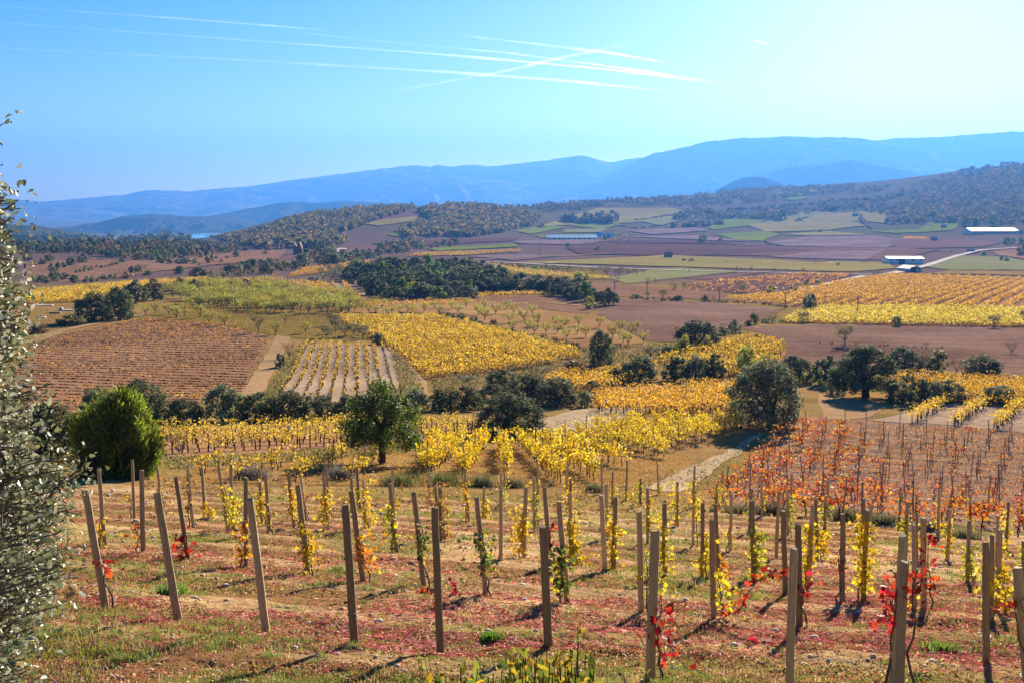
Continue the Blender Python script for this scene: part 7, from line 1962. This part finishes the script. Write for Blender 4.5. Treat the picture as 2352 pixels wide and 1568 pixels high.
def pydata(name, V, F, m, parent=None):
    me = bpy.data.meshes.new(name); me.from_pydata([tuple(v) for v in V], [], F); me.materials.append(m); me.update()
    return obj(name, me, parent)
def box(name, x0, x1, y0, y1, z0, z1, m, parent):
    V = [(x0, y0, z0), (x1, y0, z0), (x1, y1, z0), (x0, y1, z0), (x0, y0, z1), (x1, y0, z1), (x1, y1, z1), (x0, y1, z1)]
    return pydata(name, V, [(0, 3, 2, 1), (4, 5, 6, 7), (0, 1, 5, 4), (1, 2, 6, 5), (2, 3, 7, 6), (3, 0, 4, 7)], m, parent)
def house(name, label, cat, frame, cx, base, w, hpx, depth_m, wall, roof, rz=0.0, wall_frac=0.62, openings=(), eave=0.3, group=None, gable_front=False, z_off=0.0):
    u, v = fr(frame, cx, base); x, y, z = spot1(u, v); s = m_per_px(y, z)
    W = w * (0.35156 if frame else 1) * s; H = hpx * (0.35156 if frame else 1) * s; hw = H * wall_frac
    o = thing(name, label, cat, (x, y + depth_m * 0.5, z - 0.3 + z_off), rz, group)
    a, d = W / 2, depth_m / 2
    hw += 0.3; H += 0.3
    # walls with gables
    if gable_front:
        V = [(-a, -d, 0), (a, -d, 0), (a, d, 0), (-a, d, 0), (-a, -d, hw), (a, -d, hw), (a, d, hw), (-a, d, hw), (0, -d, H), (0, d, H)]
        F = [(0, 1, 5, 8, 4), (2, 3, 7, 9, 6), (1, 2, 6, 5), (3, 0, 4, 7)]
        R = [(-a - eave, -d - eave, hw - eave * 0.3), (0, -d - eave, H + 0.1), (0, d + eave, H + 0.1), (-a - eave, d + eave, hw - eave * 0.3), (a + eave, -d - eave, hw - eave * 0.3), (a + eave, d + eave, hw - eave * 0.3)]
        RF = [(0, 1, 2, 3), (1, 4, 5, 2)]
    else:
        V = [(-a, -d, 0), (a, -d, 0), (a, d, 0), (-a, d, 0), (-a, -d, hw), (a, -d, hw), (a, d, hw), (-a, d, hw), (-a, 0, H), (a, 0, H)]
        F = [(0, 1, 5, 4), (2, 3, 7, 6), (1, 2, 6, 9, 5), (3, 0, 4, 8, 7)]
        R = [(-a - eave, -d - eave, hw - eave * 0.3), (a + eave, -d - eave, hw - eave * 0.3), (a + eave, 0, H + 0.1), (-a - eave, 0, H + 0.1), (a + eave, d + eave, hw - eave * 0.3), (-a - eave, d + eave, hw - eave * 0.3)]
        RF = [(0, 1, 2, 3), (3, 2, 4, 5)]
    pydata('wall', V, F, wall, o)
    RV = R + [(p[0], p[1], p[2] + 0.14) for p in R]
    n = len(R)
    faces = [tuple(q + n for q in f) for f in RF] + [tuple(reversed(f)) for f in RF]
    from collections import Counter
    ec = Counter(tuple(sorted((f[i], f[(i + 1) % 4]))) for f in RF for i in range(4))
    for f in RF:
        for i in range(4):
            e = (f[i], f[(i + 1) % 4])
            if ec[tuple(sorted(e))] == 1: faces.append((e[0], e[1], e[1] + n, e[0] + n))
    pydata('roof', RV, faces, roof, o)
    for nm, fx, wd, z0, z1 in openings:
        box(nm, fx * W - wd / 2, fx * W + wd / 2, -d - 0.06, -d + 0.1, z0 + 0.3, z1 + 0.3, M_DARK, o)
    return o

house('white_barn', 'long white barn with a pale roof on the plain at right', 'barn', 'C', 1582, 942, 230, 44, 15, M_WHITE, M_ROOFW, 0, 0.80,
      [('window', f, 1.6, 2.2, 3.1) for f in (-0.42, -0.25, 0.2, 0.42)] + [('door', -0.12, 4.0, 0.0, 3.6)])
house('long_barn', 'very long white barn with red-edged roof at the far right edge', 'barn', 'C', 2165, 745, 315, 36, 34, M_WHITE, M_ROOFW, 0, 0.5,
      [('window', -0.46 + 0.0835 * i, 5.0, 1.2, 2.6) for i in range(12)])
_b = [o for o in COL.objects if o.name == 'long_barn'][0]
_w = [c for c in _b.children if c.name.startswith('wall')][0]; _x = max(v.co.x for v in _w.data.vertices); _zt = sorted(set(round(v.co.z, 3) for v in _w.data.vertices))[-2]
box('fascia', -_x, _x, -17.5, -17.35, _zt - 0.9, _zt - 0.2, M_ROOFR, _b)
house('farm_shed', 'small white annex at the right end of the red-edged long barn', 'shed', 'C', 2335, 745, 50, 20, 8, M_WHITE, M_ROOFW, 0, 0.6, [('door', 0.0, 3, 0, 3)])
house('poultry_barn', 'long low pale-blue roofed barn in the middle of the plain', 'barn', 'B', 1645, 650, 330, 26, 26, M_WHITE, M_ROOFB, 0.02, 0.35, [('window', -0.45 + 0.1 * i, 4.0, 0.8, 2.0) for i in range(10)])
house('farm_building', 'white farm building adjoining the pale-blue roofed barn', 'barn', 'B', 1860, 640, 120, 28, 14, M_WHITE, M_ROOFB, 0.0, 0.55, [('door', 0.2, 4, 0, 3)])
house('white_shed', 'small white shed alone right of the pale-blue roofed barn', 'shed', 'B', 1995, 632, 26, 10, 8, M_WHITE, M_ROOFW, 0.0, 0.55, [('door', 0.0, 2, 0, 2)])
house('roadside_shed', 'grey gabled shed beside the junction of the white roads', 'shed', 'C', 1627, 996, 92, 40, 12, M_GREY, M_ROOFW, 0.25, 0.55, [('door', -0.2, 3, 0, 3), ('window', 0.25, 1.4, 1.6, 2.6)], 0.3, None, True)
house('stone_hut', 'small ruined stone hut standing alone in the dark fields of the plain', 'hut', 'B', 2278, 772, 46, 36, 5, M_STONEW, M_ROOFR, 0.1, 0.7, [('door', 0.1, 1.2, 0, 2.0)])
house('stone_hut', 'dark stone hut on the green field below the wooded slope', 'hut', 'C', 1832, 708, 30, 24, 5, M_STONEW, M_GREY, 0.0, 0.7, [('door', 0.0, 1.5, 0, 2)])
house('stone_hut', 'dark stone hut beside the tiny amber plot', 'hut', 'C', 1770, 792, 34, 28, 5, M_STONEW, M_GREY, 0.2, 0.7, [('door', 0.0, 1.3, 0, 2)])
house('stone_hut', 'stone hut by the lane running up to the right edge', 'hut', 'C', 2010, 866, 34, 22, 5, M_STONEW, M_GREY, 0.2, 0.7, [('door', 0.0, 1.3, 0, 1.8)])
house('stone_hut', 'tiny stone hut among pale stubble under the far trees', 'hut', 'C', 1256, 632, 34, 22, 7, M_STONEW, M_GREY, 0.0, 0.7, [('door', 0.0, 1.5, 0, 2.4)])
house('farmhouse', 'white-walled farmhouse on top of the wooded hill at centre', 'house', 'B', 968, 476, 30, 12, 9, M_WHITE, M_ROOFW, 0, 0.55, [('door', 0, 1.6, 0, 2.2)], z_off=4)
house('farmhouse', 'long pale house near the crest of the wooded hill at centre', 'house', 'B', 800, 430, 34, 10, 9, M_PALEWALL, M_ROOFW, 0, 0.55, [('door', 0, 1.6, 0, 2.2)], z_off=5)
house('farmhouse', 'pale house in the scrub below the blue front hill at right', 'house', 'C', 1518, 386, 28, 10, 9, M_WHITE, M_ROOFW, 0, 0.55, [('door', 0, 1.6, 0, 2.2)], z_off=6)
# the village on the slope
vr = random.Random(5)
vill = [(1945, 355, 26, 14), (1975, 362, 22, 12), (2010, 350, 24, 13), (2042, 355, 26, 14), (2068, 360, 24, 11), (2090, 350, 22, 14), (2090, 338, 20, 14), (2060, 300, 16, 14), (2020, 330, 20, 12), (1985, 345, 20, 12), (2120, 320, 22, 12), (2150, 305, 22, 12), (2185, 298, 22, 11), (2215, 300, 24, 11), (2250, 303, 22, 11), (2280, 300, 22, 11), (2300, 318, 22, 12), (1925, 330, 18, 12), (2145, 285, 14, 20), (2235, 330, 20, 12), (2340, 372, 22, 12), (2170, 335, 20, 12)]
for i, (cx, base, w, h) in enumerate(vill):
    red = i % 3 == 0
    lab = '%s house of the hillside village at right, %s counting from the left' % ('red-roofed' if red else 'pale', nth(sorted(q[0] for q in vill).index(cx) + 1))
    if cx == 2145: lab = 'tall pale church tower rising from the hillside village at right'
    house('church_tower' if cx == 2145 else 'village_house', lab, 'tower' if cx == 2145 else 'house', 'C', cx, base, w, h * 1.5, 10, M_WHITE if i % 2 else M_PALEWALL, M_ROOFR if red else M_ROOFW, vr.uniform(-0.3, 0.3), 0.62,
          [('window', -0.2, 2.2, 2.0, 4.5), ('window', 0.2, 2.2, 2.0, 4.5)], 0.3, 'houses of the hillside village', False, 4)

# red crag-like ruin at the edge of the thicket
def ruin():
    u, v = fr('A', 1950, 1010); x, y, z = spot1(u, v); s = m_per_px(y, z) * 0.35156
    o = thing('ruined_tower', 'crumbling red-brown ruin rising out of the thicket at centre left', 'ruin', (x, y, z - 1))
    r = random.Random(3)
    V, F = [], []
    n = 26
    prof = [(-30, 20), (-26, 66), (-20, 74), (-14, 60), (-8, 48), (0, 58), (6, 80), (14, 76), (20, 62), (26, 40), (30, 15)]
    us = np.linspace(-30, 30, n)
    hs = np.interp(us, [p[0] for p in prof], [p[1] for p in prof]) + np.array([r.uniform(-4, 4) for _ in us])
    for dep in (-4, 4):
        for a, h in zip(us, hs):
            V.append((a * s, dep, 0)); V.append((a * s + r.uniform(-.2, .2), dep * 0.8, h * s + 1))
    for i in range(n - 1):
        f = (2 * i, 2 * i + 2, 2 * i + 3, 2 * i + 1); F.append(f); F.append(tuple(q + 2 * n for q in reversed(f)))
        F.append((2 * i + 1, 2 * i + 3, 2 * i + 3 + 2 * n, 2 * i + 1 + 2 * n))
    F.append((0, 1, 1 + 2 * n, 2 * n)); F.append((2 * n - 2, 4 * n - 2, 4 * n - 1, 2 * n - 1))
    pydata('wall', V, F, M_RUIN, o)
    for fx in (-14, 12):
        box('window', fx * s - 0.7, fx * s + 0.7, -4.1, -3.5, 26 * s, 38 * s, M_DARK, o)
ruin()

def pole(frame, cx, top, base, label):
    u, v = fr(frame, cx, base); x, y, z = spot1(u, v); _, vt = fr(frame, cx, top)
    h = (v - vt) * m_per_px(y, z)
    o = thing('utility_pole', label, 'pole', (x, y, z - 0.2), 0.4)
    V, F = tube([[0, 0, 0], [0, 0, h * 0.5], [0, 0, h + 0.2]], [0.16, 0.13, 0.10], 8)
    obj('mast', mesh('mast', V, F, M_POLE, None, True), o)
    box('crossarm', -0.9, 0.9, -0.07, 0.07, h - 0.25, h - 0.10, M_POLE, o)
    for q in (-0.75, 0, 0.75):
        V, F = tube([[q, 0, h - 0.1], [q, 0, h + 0.08], [q, 0, h + 0.16]], [0.05, 0.07, 0.03], 6)
        obj('insulator', mesh('insulator', V, F, M_GLASS, None, True), o)
pole('F', 362, 180, 272, 'wooden utility pole at the left tip of the slanting amber rows')
pole('F', 793, 205, 318, 'utility pole at the edge of the slanting amber rows, near the two upright trees')
pole('F', 1265, 232, 352, 'utility pole standing in the yellow-green strip of vines')
pole('B', 1925, 920, 1000, 'utility pole on the brown field right of the oak grove')
pole('B', 2138, 930, 1010, 'utility pole farther right on the brown field by two bare trees')
pole('B', 875, 680, 770, 'utility pole before the green strip at the foot of the wooded hill')
pole('C', 163, 955, 1000, 'utility pole beside the white road near the small dark car')
pole('C', 475, 955, 990, 'utility pole beside the white road in front of the pale stubble')
pole('B', 1740, 520, 580, 'slim pole in front of the isolated copse on the far plain')

def vehicle(frame, cx, base, w, label, paint, van=True, rz=0.0):
    u, v = fr(frame, cx, base); x, y, z = spot1(u, v); L = w * 0.35156 * m_per_px(y, z)
    k = L / 4.4
    o = thing('parked_van' if van else 'dark_car', label, 'van' if van else 'car', (x, y, z + 0.12), rz, None, (k, k, k))
    top = 1.95 if van else 1.5
    prof = [(-2.2, 0.35), (2.15, 0.35), (2.2, 0.85), (1.5, 1.0), (0.85, top), (-1.9 if van else -1.1, top), (-2.15 if van else -1.8, 1.05), (-2.2, 0.8)]
    n = len(prof)
    V = [(p[0], -0.85, p[1]) for p in prof] + [(p[0], 0.85, p[1]) for p in prof]
    F = [tuple(range(n)), tuple(reversed(range(n, 2 * n)))] + [(i, i + n, (i + 1) % n + n, (i + 1) % n) for i in range(n)]
    b = pydata('body', V, F, paint, o)
    gz = [(1.35, 1.05), (0.80, top - 0.12), (-0.1, top - 0.12), (-0.1, 1.05)]
    for s in (-1, 1):
        pydata('window', [(p[0], s * 0.87, p[1]) for p in gz] + [(p[0], s * 0.84, p[1]) for p in gz], [(0, 1, 2, 3), (7, 6, 5, 4), (0, 4, 5, 1), (1, 5, 6, 2), (2, 6, 7, 3), (3, 7, 4, 0)], M_GLASS, o)
        for wx in (-1.4, 1.4):
            t = np.linspace(0, 2 * math.pi, 15)[:-1]
            V = [(wx + math.cos(q) * 0.34, s * yy, 0.34 + math.sin(q) * 0.34) for yy in (0.70, 0.90) for q in t]
            m = 14
            pydata('wheel', V, [(i, (i + 1) % m, (i + 1) % m + m, i + m) for i in range(m)] + [tuple(range(m)), tuple(range(m, 2 * m))], M_TYRE, o)
vehicle('F', 838, 218, 34, 'pale green van parked on the field track beside the amber rows', plain_mat('pale_green_paint', (0.45, 0.55, 0.48), 0.3, 0.5, 0.03), True, 0.3)
vehicle('C', 132, 982, 22, 'small dark car on the white road across the plain', plain_mat('dark_paint', (0.05, 0.05, 0.06), 0.3, 0.5, 0.03), False, 0.05)

# odds and ends in the meadow at far left
def slab(frame, cx, base, w, h, d, label, mat, name='concrete_slab', rz=0.2):
    u, v = fr(frame, cx, base); x, y, z = spot1(u, v); s = m_per_px(y, z) * 0.35156
    me = bpy.data.meshes.new(name)
    a, b, c = w * s / 2, d / 2, h * s; e = min(0.05, c * 0.2)
    V = [(-a, -b, -0.1), (a, -b, -0.1), (a, b, -0.1), (-a, b, -0.1), (-a, -b, c - e), (a, -b, c - e), (a, b, c - e), (-a, b, c - e), (-a + e, -b + e, c), (a - e, -b + e, c), (a - e, b - e, c), (-a + e, b - e, c)]
    F = [(0, 3, 2, 1)] + [(i, (i + 1) % 4, (i + 1) % 4 + 4, i + 4) for i in range(4)] + [(i + 4, (i + 1) % 4 + 4, (i + 1) % 4 + 8, i + 8) for i in range(4)] + [(8, 9, 10, 11)]
    me.from_pydata(V, [], F); me.materials.append(mat); me.update()
    o = obj(name, me, None, (x, y, z)); o.rotation_euler = (0, 0, rz)
    tag(o, label, 'slab')
slab('D', 460, 465, 95, 10, 1.6, 'pale concrete slab lying by the big oaks at far left', M_PALEWALL)
slab('D', 295, 432, 100, 8, 1.4, 'thin pale slab at the back of the meadow at far left', M_PALEWALL)
slab('D', 272, 512, 52, 10, 1.2, 'short pale slab nearest in the meadow at far left', M_PALEWALL)
slab('D', 362, 482, 70, 12, 1.5, 'dark low trough in the meadow at far left', M_STONEW, 'stone_trough')
slab('D', 398, 465, 24, 22, 1.0, 'small grey block beside the dark trough at far left', M_GREY, 'concrete_block')
